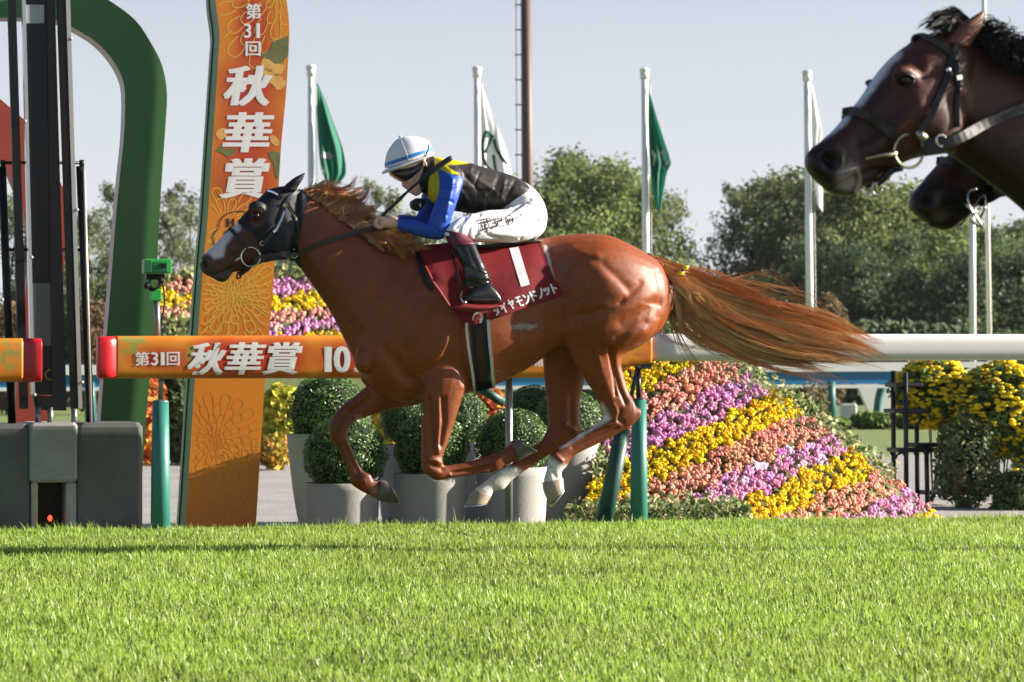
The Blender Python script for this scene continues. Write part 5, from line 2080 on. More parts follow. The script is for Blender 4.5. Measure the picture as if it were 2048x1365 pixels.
skin = horse_skin(HEAD, LIP, NECK, TORSO, LEGS, HP, .0073, horse1_extra)
S1 = [
    # hindquarter
    ([(1183, 519), (1203, 525), (1222, 545), (1250, 571), (1257, 580)], 8.6, -0.0069, 'n'),
    ([(1175, 530), (1200, 545), (1225, 570), (1238, 588)], 18.6, 0.0062, 'n'),
    ([(1280, 567), (1264, 586), (1242, 604), (1218, 616), (1187, 626), (1145, 634)], 6.8, -0.0077, 'n'),
    ([(1246, 601), (1240, 606)], 5.4, -0.0053, 'n'),
    ([(1304, 586), (1268, 608), (1228, 628), (1196, 640)], 13.6, 0.0077, 'n'),
    ([(1313, 610), (1294, 622), (1268, 636), (1246, 648)], 13.6, -0.0139, 'n'),
    ([(1292, 645), (1258, 660), (1234, 676)], 6.8, -0.0069, 'n'),
    ([(1285, 664), (1250, 682), (1232, 690)], 11.1, 0.0077, 'n'),
    ([(1314, 545), (1321, 578), (1322, 608), (1316, 634)], 4.9, -0.0069, 'n'),
    ([(1163, 525), (1140, 549), (1127, 577), (1121, 610), (1121, 640)], 12.4, -0.0153, 'n'),
    ([(1100, 510), (1120, 528), (1126, 548)], 19.9, -0.0139, 'n'),
    ([(1150, 500), (1175, 512), (1195, 514)], 9.9, 0.0053, 'n'),
    ([(1162, 540), (1172, 572)], 14.9, 0.0062, 'n'),
    ([(1160, 566), (1152, 596), (1150, 620)], 11.1, -0.0069, 'n'),
    ([(1160, 640), (1164, 655), (1173, 670)], 3.8, -0.0053, 'n'),
    ([(1150, 640), (1158, 664)], 8.6, 0.0046, 'n'),
    ([(1176, 668), (1180, 700), (1192, 740)], 7.5, -0.0062, 'n'),
    ([(1200, 660), (1208, 700)], 14.9, 0.0046, 'n'),
    ([(1222, 700), (1230, 740), (1240, 780), (1252, 806)], 4.9, -0.0122, 'n'),
    ([(1200, 720), (1210, 760), (1222, 796)], 8.6, 0.0062, 'n'),
    ([(1240, 822), (1236, 838), (1246, 846)], 4.3, -0.0069, 'n'),
    ([(1226, 808), (1236, 826), (1232, 838)], 4.3, 0.0062, 'n'),
    ([(1212, 812), (1218, 834)], 4.3, 0.0039, 'n'),
    ([(1145, 895), (1190, 876), (1235, 856)], 3.5, -0.0062, 'n'),
    ([(1118, 850), (1122, 800), (1124, 750)], 5.4, -0.0108, 'f'),
    ([(1130, 850), (1118, 872), (1106, 886)], 4.3, 0.0077, 'f'),
    ([(1035, 938), (1070, 914)], 3.5, -0.0062, 'f'),
    ([(1142, 790), (1143, 845)], 5.4, -0.0092, 'f'),
    # barrel and girth
    ([(985, 660), (1030, 690), (1075, 690)], 27.5, 0.0037, 'n'),
    ([(1090, 640), (1085, 680), (1095, 710)], 17.5, -0.0087, 'n'),
    # shoulder
    ([(842, 520), (800, 590), (762, 660), (735, 715)], 12.5, -0.0119, 'n'),
    ([(880, 560), (852, 620), (815, 680)], 13.8, 0.0089, 'n'),
    ([(905, 680), (890, 720), (850, 745), (812, 760)], 12.5, -0.0119, 'n'),
    ([(880, 690), (868, 720)], 25.0, 0.0149, 'n'),
    ([(928, 660), (925, 720), (930, 765)], 11.2, -0.0134, 'n'),
    ([(770, 700), (800, 740), (838, 770)], 12.5, -0.0104, 'n'),
    ([(745, 700), (772, 742), (800, 775)], 17.5, 0.0104, 'n'),
    ([(812, 790), (836, 800), (842, 830)], 6.6, -0.0119, 'n'),
    # neck
    ([(605, 520), (640, 560), (680, 612), (715, 670)], 11.2, -0.0087, 'n'),
    ([(630, 540), (672, 590), (712, 640)], 16.2, 0.0062, 'n'),
    ([(640, 450), (690, 500), (745, 560), (780, 610)], 25.0, -0.0062, 'n'),
    ([(625, 410), (680, 455), (740, 490), (800, 515)], 15.0, 0.0050, 'n'),
    # forelegs
    ([(860, 800), (866, 850), (868, 900)], 5.0, -0.0159, 'n'),
    ([(885, 800), (888, 845), (880, 890)], 5.5, -0.0128, 'n'),
    ([(905, 946), (950, 940), (985, 932)], 3.5, -0.0095, 'n'),
    ([(866, 932), (884, 938)], 5.0, -0.0111, 'n'),
    ([(740, 795), (705, 822), (680, 850)], 5.5, -0.0128, 'f'),
    ([(688, 890), (702, 920), (718, 950)], 3.5, -0.0095, 'f'),
    ([(1218, 700), (1226, 740), (1232, 790)], 3.5, -0.0108, 'n'),
    ([(1176, 765), (1196, 800), (1212, 822)], 4, 0.0081, 'n'),
    ([(1158, 872), (1200, 856), (1232, 846)], 3, 0.0068, 'n'),
    ([(1112, 912), (1124, 922)], 4, 0.0081, 'n'),
    ([(1104, 940), (1112, 955)], 4, -0.0054, 'n'),
    ([(848, 820), (850, 870), (850, 912)], 4, 0.0081, 'n'),
    ([(878, 800), (878, 850), (876, 905)], 4, 0.0095, 'n'),
    ([(852, 922), (868, 920), (880, 925)], 4, 0.0081, 'n'),
    ([(900, 952), (945, 946), (975, 942)], 3, 0.0068, 'n'),
    ([(985, 930), (1000, 918)], 4, 0.0081, 'n'),
    ([(1100, 800), (1104, 850)], 5, 0.0095, 'f'),
    ([(1130, 850), (1150, 862)], 5, 0.0081, 'f'),
    ([(720, 800), (690, 822)], 6, 0.0095, 'f'),
    ([(668, 850), (680, 862)], 5, 0.0081, 'f'),
    ([(715, 955), (728, 965)], 4, 0.0081, 'f'),
    ([(930, 715), (985, 738), (1045, 740), (1075, 720)], 2.6, .0035, 'n'),
    ([(1000, 738), (1020, 752)], 2.4, .003, 'n'),
    ([(1190, 690), (1202, 735), (1198, 775)], 2.6, .0035, 'n'),
    ([(800, 700), (822, 740), (850, 770), (870, 830)], 2.8, .0035, 'n'),
    ([(700, 660), (735, 700), (760, 745)], 2.8, .003, 'n'),
    ([(1130, 700), (1150, 745), (1175, 775)], 2.6, .003, 'n'),
    # head
    ([(520, 455), (490, 490), (470, 512)], 8, -.010, None),
    ([(545, 452), (505, 486), (470, 505)], 6, .007, None),
    ([(513, 431)], 8, -.010, None) if False else ([(512, 431), (514, 433)], 9, -.012, None),
    ([(402, 521), (408, 526), (411, 533)], 4.0, -.022, None),
    ([(420, 553), (440, 547), (462, 538), (478, 531)], 2.6, -.007, None),
    ([(572, 470), (574, 500), (566, 514)], 7, .006, None),
]
sculpt(skin, HP, S1)
co = get_co(skin)
u, v = px(co)
yy = co @ HP.n - HP.c0
n_ = len(co)
jit = noise2(u, v, 6) * 2.0
C = np.tile(CH, (n_, 1))


def paint(mask, col):
    global C
    C = C * (1 - mask[:, None]) + np.asarray(col) * mask[:, None]


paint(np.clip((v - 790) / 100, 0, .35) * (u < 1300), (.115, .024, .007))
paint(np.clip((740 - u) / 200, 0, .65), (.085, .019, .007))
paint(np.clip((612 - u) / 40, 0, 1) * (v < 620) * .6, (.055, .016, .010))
uj, vj = u + jit, v + jit
paint(soft_poly(uj, vj, [(470, 438), (480, 450), (481, 459), (467, 473), (452, 490), (445, 512), (428, 519), (420, 509), (410, 512), (398, 505), (430, 470)], 3), (.60, .57, .56))
paint(soft_poly(uj, vj, [(392, 512), (412, 506), (421, 515), (428, 530), (440, 538), (470, 536), (470, 575), (392, 575)], 5) * .85, (.060, .035, .030))
paint(np.clip(1.4 - np.hypot((u - 514) / 22, (v - 434) / 26), 0, 1), (.07, .020, .008))
paint(soft_poly(u, v, [(402, 519), (407, 516), (413, 522), (414, 534), (409, 536), (404, 528)], 2.5), (.02, .008, .008))
near = yy < 0
white = (.66, .64, .61)
paint(soft_poly(uj, vj, [(1070, 925), (1096, 912), (1120, 928), (1140, 934), (1140, 985), (1070, 985)], 5) * near, white)
paint(soft_poly(uj, vj, [(1204, 806), (1213, 822), (1222, 838), (1208, 850), (1188, 856), (1150, 882), (1120, 896), (1150, 868), (1190, 846), (1200, 828)], 4) * near * .95, white)
paint(soft_poly(uj, vj, [(1000, 932), (1022, 934), (1040, 940), (1030, 958), (1010, 985), (935, 1005), (935, 960)], 5) * ~near, white)
paint(soft_poly(uj, vj, [(710, 830), (722, 830), (720, 838), (707, 842)], 3) * ~near * .6, (.4, .3, .22))
paint(soft_poly(uj, vj, [(742, 960), (752, 962), (757, 1000), (742, 990)], 4) * .3, (.4, .3, .22))
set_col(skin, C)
foam = (.92 * soft_poly(u, v, [(1010, 645), (1040, 636), (1080, 640), (1092, 662), (1060, 672), (1020, 668)], 14)
        + .95 * soft_poly(u, v, [(1092, 490), (1118, 510), (1150, 515), (1145, 550), (1118, 558), (1102, 530)], 10) * .75
        + .95 * soft_poly(u, v, [(1083, 486), (1094, 492), (1102, 528), (1118, 575), (1108, 575), (1096, 530)], 4)
        + .7 * soft_poly(u, v, [(1135, 635), (1150, 640), (1158, 665), (1150, 672), (1140, 655)], 6)
        + .35 * soft_poly(u, v, [(860, 630), (900, 650), (905, 665), (870, 650)], 8)) * near
set_col(skin, np.repeat(foam[:, None], 3, 1), 'Foam')
set_smooth(skin)
HB = HP.p(950, 1010, 0)
skin.name = 'racehorse'
set_co(skin, co - HB)
horse = link('racehorse', skin, m_coat, None, HB, label='galloping chestnut racehorse with white blaze and socks, all four hooves off the turf', category='horse', group='racehorses at the finish')
HTREE = bvh(skin, HB)
MIR = lambda p: p - 2 * HP.n * (p @ HP.n - HP.c0)         # the other side of the horse


def both(fn):
    """Builds on the near side, then mirrors it to the far side."""
    mb = MB()
    fn(mb)
    V = np.concatenate(mb.V)
    m2 = V - 2 * ((V @ HP.n) - HP.c0)[:, None] * HP.n
    F = list(mb.F)
    k = mb.n
    mb.V.append(m2)
    mb.C.append(np.concatenate(mb.C))
    mb.F += [f[:, ::-1] + k for f in F]
    mb.n *= 2
    return mb


class Pair:
    """The same small part on both sides: one object each."""
    def __init__(self, pl, fn):
        self.a, self.b = MB(), MB()
        fn(self.a)
        V = np.concatenate(self.a.V)
        self.b.V = [V - 2 * ((V @ pl.n) - pl.c0)[:, None] * pl.n]
        self.b.C = [np.concatenate(self.a.C)]
        self.b.F = [f[:, ::-1] for f in self.a.F]
        self.b.n = self.a.n

    def build(self, name, m, parent, **k):
        o = self.a.build(name, m, parent, **k)
        self.b.build(name, m, parent, **k)
        return o


def hooves(pl, parent, mats):
    for h, mm in zip(HOOVES, mats):
        mb = MB()
        loft(mb, pl, h, n=24, e=2.1, cap=0, steps=4)
        mb.build('hoof', mm, parent, smooth=True)
        a, b = np.array(h[-1], float), np.array(h[-2], float)
        d = (a - b)[:4] * .14
        s0 = a.copy()
        s1 = a.copy()
        s1[:4] += d
        s1[5] += .001
        mb = MB()
        loft(mb, pl, [tuple(s0), tuple((s0 + s1) / 2), tuple(s1)], n=24, e=2.1, cap=0, steps=1, grow=.003)
        mb.build('horseshoe', m_shoe, parent, smooth=False)


hooves(HP, horse, [m_hoof, m_hoof, m_hoof_pale, m_hoof_pale])

# eyes
Pair(HP, lambda mb: ellipsoid(mb, HP.p(512, 432, -.094), (.020, .012, .017), 14, 10, [HP.t, HP.n, (0, 0, 1)])).build('eye', m_eye, horse, smooth=True)
# black hood with ear covers
g = lambda s, d, w: [(a + (a - c) / math.hypot(a - c, b - e_) * d, b + (b - e_) / math.hypot(a - c, b - e_) * d, c - (a - c) / math.hypot(a - c, b - e_) * d, e_ - (b - e_) / math.hypot(a - c, b - e_) * d, y, q + w) for a, b, c, e_, y, q in s]
def shell(me, offset, poly, hole=None, lift=.005):
    """A fitted cover: the skin inside an outline, lifted off it."""
    co_, no_ = get_co(me) + offset, get_no(me)
    uu, vv = px(co_)
    k = in_poly(uu, vv, poly)
    if hole:
        k &= np.hypot((uu - hole[0]) / hole[2], (vv - hole[1]) / hole[3]) > 1
    F = [tuple(p.vertices) for p in me.polygons if all(k[i] for i in p.vertices)]
    used = sorted({i for f in F for i in f})
    new = {a: b for b, a in enumerate(used)}
    mb = MB()
    mb.add(co_[used] + no_[used] * lift, [tuple(new[i] for i in f) for f in F])
    return mb


hood = shell(skin, HB, [(470, 440), (474, 445), (489, 458), (503, 469), (514, 486), (523, 506), (531, 535), (592, 532), (604, 536), (598, 500), (602, 460), (612, 424), (624, 390), (618, 380), (600, 365), (560, 360), (510, 390)], (514, 434, 16, 20)).build('hood', m_black_cloth, horse, smooth=True)
hood_me = hood.data


def ear(mb, pl, secs, y):
    loft(mb, pl, [(a, b, c, d, y + yy_, w) for a, b, c, d, yy_, w in secs], n=16, cap=.3, e=2.0)


EARS = [(566, 378, 592, 382, 0, .026), (569, 372, 596, 374, 0, .028), (578, 364, 601, 366, -.006, .027), (590, 355, 605, 360, -.01, .018), (601, 349.5, 608.5, 352, -.012, .009), (608.5, 346, 610, 347, -.012, .003)]
for y in (-.045, .045):
    mb = MB()
    ear(mb, HP, EARS, y)
    mb.build('ear_cover', m_black_cloth, hood, smooth=True)

# bridle
br = MB()
ALLT = BVHTree.FromPolygons([tuple(c) for c in np.vstack([get_co(skin) + HB, get_co(hood_me) + HB])],
                            [tuple(p.vertices) for p in skin.polygons] + [tuple(i + len(skin.vertices) for i in p.vertices) for p in hood_me.polygons])


def bridle(mb):
    strap(mb, ALLT, [(537, 382), (546, 386), (556, 392), (564, 398)], 6, .005)
    strap(mb, ALLT, [(600, 382), (584, 392), (574, 402), (567, 418), (560, 440), (550, 458), (538, 474), (526, 488), (519, 494)], 7, .006)
    strap(mb, ALLT, [(575, 404), (586, 426), (595, 440), (597, 468), (594, 490)], 3.5, .004)
    strap(mb, ALLT, [(458, 456), (466, 464), (478, 478), (488, 492), (494, 498)], 7.5, .006)
    strap(mb, ALLT, [(508, 516), (530, 513), (560, 508), (578, 505)], 15, .005)


both(bridle).build('bridle', m_leather, horse)
both(lambda mb: [strap(mb, ALLT, [(566, 409), (572, 414)], 8, .009), strap(mb, ALLT, [(568, 424), (564, 436), (558, 448), (552, 460), (546, 465)], 4.2, .009),
                 strap(mb, ALLT, [(586, 430), (592, 436), (594, 442)], 4, .007), strap(mb, ALLT, [(537, 383), (547, 386), (556, 391)], 3.5, .008)]).build('buckle', m_buckle, horse, kind='stuff')
RINGC = hit(ALLT, 501, 513, .012)
Pair(HP, lambda mb: [ring(mb, RINGC, .053, .0042, HP.t, (0, 0, 1)), tube(mb, [RINGC + HP.t * -.05, hit(ALLT, 474, 520, .002) + HP.t * -.0, hit(ALLT, 468, 522, .0)], [.008, .007, .004], 8),
                 ring(mb, hit(ALLT, 585, 505, .012), .024, .003, HP.t, (0, 0, 1)), ring(mb, hit(ALLT, 524, 487, .008), .012, .0025, HP.t, (0, 0, 1), 12)]).build('bit_ring', m_buckle, horse, smooth=True)


def chin_strap(mb):
    p = [RINGC + np.array([0, 0, -.05]), HP.p(492, 540, -.03), HP.p(481, 549, -.012)]
    tube(mb, p, [.012, .015, .010], 8)
    ring(mb, HP.p(479, 551, -.02), .018, .003, HP.t * .6 + np.array([0, 0, .4]), np.array([0, -.3, 1.0]))


Pair(HP, chin_strap).build('chin_strap', m_leather, horse, smooth=True)
mb = MB()
ellipsoid(mb, hit(ALLT, 583, 517, .004), (.022, .02, .016), 10, 6)
mb.build('neck_strap_knot', m_leather, horse)

# reins, both sides, to the hand of the rider
REIN_END = HP.p(752, 455, -.10)
rein_pts = cr([RINGC + HP.t * .03, hit(ALLT, 560, 507, .016), hit(ALLT, 585, 506, .018), hit(ALLT, 640, 489, .016, HP.p(640, 490, -.1)), hit(ALLT, 700, 471, .03, HP.p(700, 471, -.12)), REIN_END, HP.p(775, 455, -.10), HP.p(792, 462, -.09)], 6)
Pair(HP, lambda mb: ribbon(mb, rein_pts, np.linspace(.010, .012, len(rein_pts)), .006)).build('rein', m_leather, horse)
mb = MB()
tube(mb, cr([HP.p(752, 455, -.10), HP.p(746, 452, -.04), HP.p(746, 452, .04), HP.p(752, 455, .10)], 5), .007, 6)
mb.build('rein_bridge', m_leather, horse, smooth=True)


# mane and tail
def hair_col(pal, p):
    pal = np.array(pal)
    return lambda n, rng: pal[rng.choice(len(pal), n, p=p)] * np.exp(rng.normal(0, .15, (n, 1)))


m_hair = mat('chestnut hair', attr='Col', rough=.38, var=.05, spec=.5, transl=.12)
HAIRS = [(.36, .13, .04), (.50, .24, .09), (.64, .38, .17), (.24, .07, .02)]


def hp(l):
    return [HP.p(a, b, c) for a, b, c in l]


rgm = np.random.default_rng(77)
mb = MB()
MG = [
    hp([(608, 386, -.02), (628, 382, -.01), (650, 384, 0), (668, 389, .01)]),
    hp([(622, 392, -.02), (648, 378, -.01), (672, 371, 0), (692, 369, .01)]),
    hp([(634, 400, -.02), (664, 382, -.01), (690, 378, 0), (712, 371, .01)]),
    hp([(648, 410, -.03), (682, 394, -.02), (708, 398, 0), (722, 384, .01), (728, 376, .02)]),
    hp([(664, 424, -.03), (700, 410, -.02), (724, 414, 0), (740, 400, .01), (748, 392, .02)]),
    hp([(684, 440, -.03), (716, 428, -.02), (740, 430, 0), (752, 426, .02), (756, 436, .03)]),
    hp([(705, 456, -.035), (735, 444, -.03), (758, 446, -.01), (768, 448, 0), (772, 458, 0)]),
    hp([(726, 466, -.045), (756, 464, -.05), (786, 470, -.05), (810, 482, -.05)]),
    hp([(748, 474, -.05), (778, 476, -.07), (806, 486, -.08), (832, 496, -.09)]),
    hp([(770, 482, -.05), (800, 482, -.08), (830, 486, -.1), (858, 488, -.10)]),
    hp([(790, 488, -.05), (820, 488, -.09), (846, 491, -.10), (868, 492, -.1)]),
]
strands(mb, MG, 110, 26, 11, .0016, hair_col(HAIRS, [.42, .34, .12, .12]), spread=.010, wild=.030, fine=.010, tight=.55, rng=rgm, lo=.5)
mb.build('mane', m_hair, horse, color=True, kind='stuff')
mb = MB()
strands(mb, [hp([(a, b, -.045), (a + 18, b + 14, -.085), (a + 38, b + 34, -.115)]) for a, b in ((722, 462), (745, 472), (770, 482), (800, 490), (826, 492))], 45, 14, 8, .002, hair_col(HAIRS, [.55, .25, .05, .15]), spread=.012, wild=.02, rng=rgm, lo=.5)
mb.build('mane_lock', m_hair, horse, color=True, kind='stuff')

TAILS = [(.46, .165, .05), (.60, .29, .11), (.74, .48, .23), (.26, .08, .022)]
TG = [
    hp([(1306, 520, 0), (1345, 538, 0), (1400, 558, 0), (1450, 576, .02), (1505, 580, .03), (1560, 574, .04), (1600, 585, .05), (1622, 610, .06)]),
    hp([(1308, 522, 0), (1350, 540, 0), (1410, 562, 0), (1480, 590, 0), (1560, 620, .0), (1640, 640, .0), (1700, 672, 0), (1800, 722, 0)]),
    hp([(1308, 525, 0), (1352, 548, -.02), (1420, 580, -.03), (1500, 615, -.03), (1580, 640, -.03), (1650, 655, -.02), (1710, 684, 0), (1798, 726, 0)]),
    hp([(1310, 530, 0), (1350, 556, -.03), (1410, 600, -.05), (1480, 640, -.05), (1560, 668, -.05), (1640, 690, -.03), (1700, 702, -.02), (1790, 728, 0)]),
    hp([(1312, 535, 0), (1350, 570, -.03), (1400, 625, -.05), (1460, 664, -.06), (1530, 690, -.06), (1600, 706, -.05), (1670, 712, -.03), (1752, 718, 0)]),
    hp([(1314, 540, .02), (1346, 585, .0), (1385, 640, -.02), (1440, 680, -.05), (1500, 702, -.05), (1570, 716, -.05), (1640, 728, -.05), (1708, 740, -.03)]),
    hp([(1316, 545, .03), (1342, 600, .03), (1372, 655, 0), (1420, 686, -.02), (1470, 702, -.02), (1530, 722, -.02), (1556, 745, -.02), (1572, 762, -.02)]),
    hp([(1318, 550, .03), (1338, 610, .03), (1356, 655, .03), (1385, 672, .02), (1420, 682, .0), (1450, 690, 0), (1490, 700, 0), (1530, 708, 0)]),
]
mb = MB()
strands(mb, TG, 95, 24, 14, .0017, hair_col(TAILS, [.34, .36, .22, .08]), spread=.014, wild=.028, fine=.010, tight=.8, rng=rgm, lo=.72, gw=[.35, 2.2, 3, 3, 2.6, 1.6, .8])
strands(mb, TG[1:6], 30, 14, 17, .0021, hair_col(TAILS, [.2, .4, .35, .05]), spread=.025, wild=.055, fine=.010, rng=rgm, lo=.8)
strands(mb, [TG[0], TG[1]], 16, 8, 17, .0016, hair_col(TAILS, [.3, .35, .3, .05]), spread=.035, wild=.09, fine=.012, rng=rgm, lo=.8)
strands(mb, [TG[5], TG[6], TG[7]], 16, 8, 17, .0016, hair_col(TAILS, [.3, .35, .3, .05]), spread=.035, wild=.09, fine=.012, rng=rgm, lo=.7)
strands(mb, [hp([(1320, 545, 0), (1345, 580, -.04), (1358, 630, -.06), (1362, 668, -.05)]), hp([(1320, 545, -.01), (1375, 590, -.05), (1392, 630, -.06), (1384, 650, -.05)]), hp([(1318, 540, -.02), (1390, 580, -.06), (1440, 640, -.07), (1470, 670, -.06)])], 34, 13, 14, .0021,
        hair_col([(.64, .38, .17), (.70, .46, .24), (.50, .24, .09)], [.5, .3, .2]), spread=.014, wild=.05, fine=.008, rng=rgm, lo=.5)
mb.build('tail', m_hair, horse, color=True, kind='stuff')
mb = MB()
tube(mb, hp([(1290, 520, 0), (1316, 532, 0), (1345, 550, 0), (1375, 572, 0)]), [.045, .040, .028, .012], 12)
mb.build('tail_dock', m_hair if False else mat('dock hair', (.33, .12, .035), .45, var=.2, vscale=40), horse, smooth=True)
m_rib_y = mat('yellow ribbon', (.75, .60, .02), .5)
m_rib_n = mat('navy ribbon', (.01, .015, .06), .5)
mb = MB()
ellipsoid(mb, HP.p(1371, 536, -.075), (.027, .014, .012), 12, 8, [HP.t * .94 + np.array([0, 0, .34]), HP.n, np.array([0, 0, .94]) - HP.t * .34])
ellipsoid(mb, HP.p(1362, 547, -.08), (.022, .014, .014), 12, 8, [HP.t * .94 + np.array([0, 0, .34]), HP.n, np.array([0, 0, .94]) - HP.t * .34])
mb.build('tail_ribbon', m_rib_y, horse, smooth=True)
mb = MB()
ellipsoid(mb, HP.p(1364, 552.5, -.078), (.022, .010, .007), 10, 6)
ellipsoid(mb, HP.p(1380, 535, -.074), (.009, .010, .007), 10, 6)
ellipsoid(mb, HP.p(1366, 541, -.088), (.010, .006, .009), 10, 6)
mb.build('tail_ribbon', m_rib_n, horse, smooth=True)


# saddle cloth, drawn over the back from side to side
def patch(mb, quad_fn, nu, nv, tree, off, thick, wave=None):
    """Cloth following the body: quad_fn(s, t) in image points, s along, t down."""
    V = []
    for i in range(nu):
        for j in range(nv):
            s, t = i / (nu - 1), j / (nv - 1)
            uu, vv = quad_fn(s, t)
            p = hit(tree, uu, vv, off + (wave(s, t) if wave else 0), None, 0)
            V.append(p if p is not None else np.array([np.nan] * 3))
    V = np.array(V).reshape(nu, nv, 3)
    for i in range(nu):                           # carry on over gaps (beyond the outline of the back)
        for j in range(nv - 1, -1, -1):
            if np.isnan(V[i, j, 0]):
                uu, vv = quad_fn(i / (nu - 1), j / (nv - 1))
                y = (V[i, j + 1] @ HP.n - HP.c0) if j + 1 < nv else -.2
                V[i, j] = HP.p(uu, vv, min(-.02, y + .02))
    for _ in range(2):
        V[1:-1, 1:-1] = (V[1:-1, 1:-1] * 2 + V[:-2, 1:-1] + V[2:, 1:-1] + V[1:-1, :-2] + V[1:-1, 2:]) / 6
    n = -HP.n * thick
    idx = np.arange(nu * nv).reshape(nu, nv)
    Q = np.stack([idx[:-1, :-1], idx[:-1, 1:], idx[1:, 1:], idx[1:, :-1]], -1).reshape(-1, 4)
    k = nu * nv
    mb.add(np.vstack([V.reshape(-1, 3) + n, V.reshape(-1, 3)]), np.vstack([Q, Q[:, ::-1] + k]))
    edge = list(idx[:, 0]) + list(idx[-1, 1:]) + list(idx[::-1, -1][1:]) + list(idx[0, ::-1][1:-1])
    o = mb.n - 2 * k
    mb.F.append(np.array([(edge[i], edge[i] + k, edge[(i + 1) % len(edge)] + k, edge[(i + 1) % len(edge)]) for i in range(len(edge))]) + o)
    return V


CT = cr([(834, 497), (872, 493), (920, 492), (975, 491), (1030, 484), (1066, 481), (1080, 494)], 6)
CBt = cr([(926, 652), (948, 650), (971, 642), (998, 634), (1063, 612), (1108, 597), (1126, 588)], 6)
CL = cr([(834, 497), (848, 530), (866, 565), (894, 606), (916, 635), (926, 652)], 6)
CR_ = cr([(1080, 494), (1092, 528), (1107, 560), (1126, 588)], 6)


def coons(s, t):
    f = lambda c, k: np.array([np.interp(k, np.linspace(0, 1, len(c)), c[:, 0]), np.interp(k, np.linspace(0, 1, len(c)), c[:, 1])])
    a = f(CT, s) * (1 - t) + f(CBt, s) * t
    b = f(CL, t) * (1 - s) + f(CR_, t) * s
    c = CT[0] * (1 - s) * (1 - t) + CT[-1] * s * (1 - t) + CBt[0] * (1 - s) * t + CBt[-1] * s * t
    return a + b - c


cloth_wave = lambda s, t: .010 * math.sin(s * 17 + t * 5) * t * (1 - .6 * s) + .012 * math.exp(-((s - .30 - .1 * t) / .06) ** 2) * (1 - t) + .008 * math.exp(-((t - .32 - .12 * s) / .05) ** 2) + .010 * math.exp(-((s - .985) / .05) ** 2) * t
mb = both(lambda m_: patch(m_, coons, 44, 30, HTREE, .014, .004, cloth_wave))
cloth = mb.build('number_cloth', m_cloth, horse, smooth=True)
CLOTH = bvh(cloth.data, HB)
mb = MB()                                          # the part lying over the back
top = np.array([HP.p(q[0], q[1], -.10) for q in CT[2:-1]])
rows = [np.array([HP.p(a, b - 1.5 + 6 * abs(k) ** 2, k * .11) for a, b in CT[2:-1]]) for k in np.linspace(-1, 1, 9)]
n0 = len(rows[0])
mb.add(np.vstack(rows), np.array([(i * n0 + j, i * n0 + j + 1, (i + 1) * n0 + j + 1, (i + 1) * n0 + j) for i in range(8) for j in range(n0 - 1)]))
mb.build('cloth_top', m_cloth, horse, smooth=True)
on_cloth = lambda u, v, lift=0: hit(CLOTH, u, v, .0022 + lift, HP.p(u, v, -.3))
mb = MB()
a, b, c, d = np.array([(1018.5, 497.5), (1037, 494.5), (1059.5, 569.5), (1042, 574.5)])
gr = [[(a * (1 - s) + b * s) * (1 - t) + (d * (1 - s) + c * s) * t for s in np.linspace(0, 1, 4)] for t in np.linspace(0, 1, 12)]
mb.add(np.array([on_cloth(*q) for r in gr for q in r]), np.array([(i * 4 + j, i * 4 + j + 1, i * 4 + 5 + j, i * 4 + 4 + j) for i in range(11) for j in range(3)]))
for ch, q in (('ダ', (993, 621)), ('イ', (1007, 616)), ('ヤ', (1022.5, 609)), ('モ', (1038.5, 603.5)), ('ン', (1053, 598)), ('ド', (1067.5, 592)), ('ノ', (1081, 587)), ('ッ', (1094, 583)), ('ト', (1108.5, 577))):
    put_glyph(mb, ch, q, 13.5 if ch != 'ト' else 11, 21 if ch != 'ッ' else 16, on_cloth, ang=-.32, shear=-.10, heavy=1.6, bold=.012)
mb.build('cloth_lettering', m_cloth_pale, horse)
# dark pad edge in front of the cloth
both(lambda m_: strap(m_, HTREE, [(836, 497), (840, 530), (852, 565), (866, 580)], 9, .010)).build('saddle_pad', m_black_cloth, horse)

# girth with badge and piping
both(lambda m_: patch(m_, lambda s, t: (937 + 35 * s + t * (14 - 0 * s) + (t > .98) * 0, 626 + t * (160 - 10 * s)), 8, 40, HTREE, .012, .005)).build('girth', m_black_cloth, horse, smooth=True)
m_piping = mat('pale piping', (.66, .66, .62), .5)
GT = [(933, 645), (936, 680), (941, 720), (946, 755), (948, 781)]
GT2 = [(976, 640), (978, 680), (982, 720), (984, 750), (986, 770)]
both(lambda m_: [strap(m_, HTREE, GT, 5.5, .009, .012), strap(m_, HTREE, GT2, 6.5, .009, .012)]).build('girth_piping', m_piping, horse)
m_strapbrown = mat('maroon strap', (.045, .012, .012), .5)
both(lambda m_: strap(m_, HTREE, [(958, 660), (958, 684), (961, 720), (964, 760)], 15, .008, .015)).build('girth_strap', m_strapbrown, horse)
mb = MB()
G = BVHTree.FromPolygons([tuple(c) for c in get_co(bpy.data.objects['girth'].data) + HB], [tuple(p.vertices) for p in bpy.data.objects['girth'].data.polygons])
on_girth = lambda u, v, lift=0: hit(G, u, v, .006 + lift, HP.p(u, v, -.3))
th = np.linspace(.5 * math.pi + .5, 2.5 * math.pi - .5, 26)
ribbon(mb, np.array([on_girth(955 + 9.2 * math.cos(t), 637 + 10.5 * math.sin(t) * -1 * -1) for t in th]), .0042, .002)
put_glyph(mb, 'T', (952, 634), 7, 8, on_girth, ang=.1, shear=.2, heavy=.8)
put_glyph(mb, 'H', (958, 639), 8, 8, on_girth, ang=.1, shear=.2, heavy=.8)
mb.build('girth_badge', m_cloth_pale, horse)

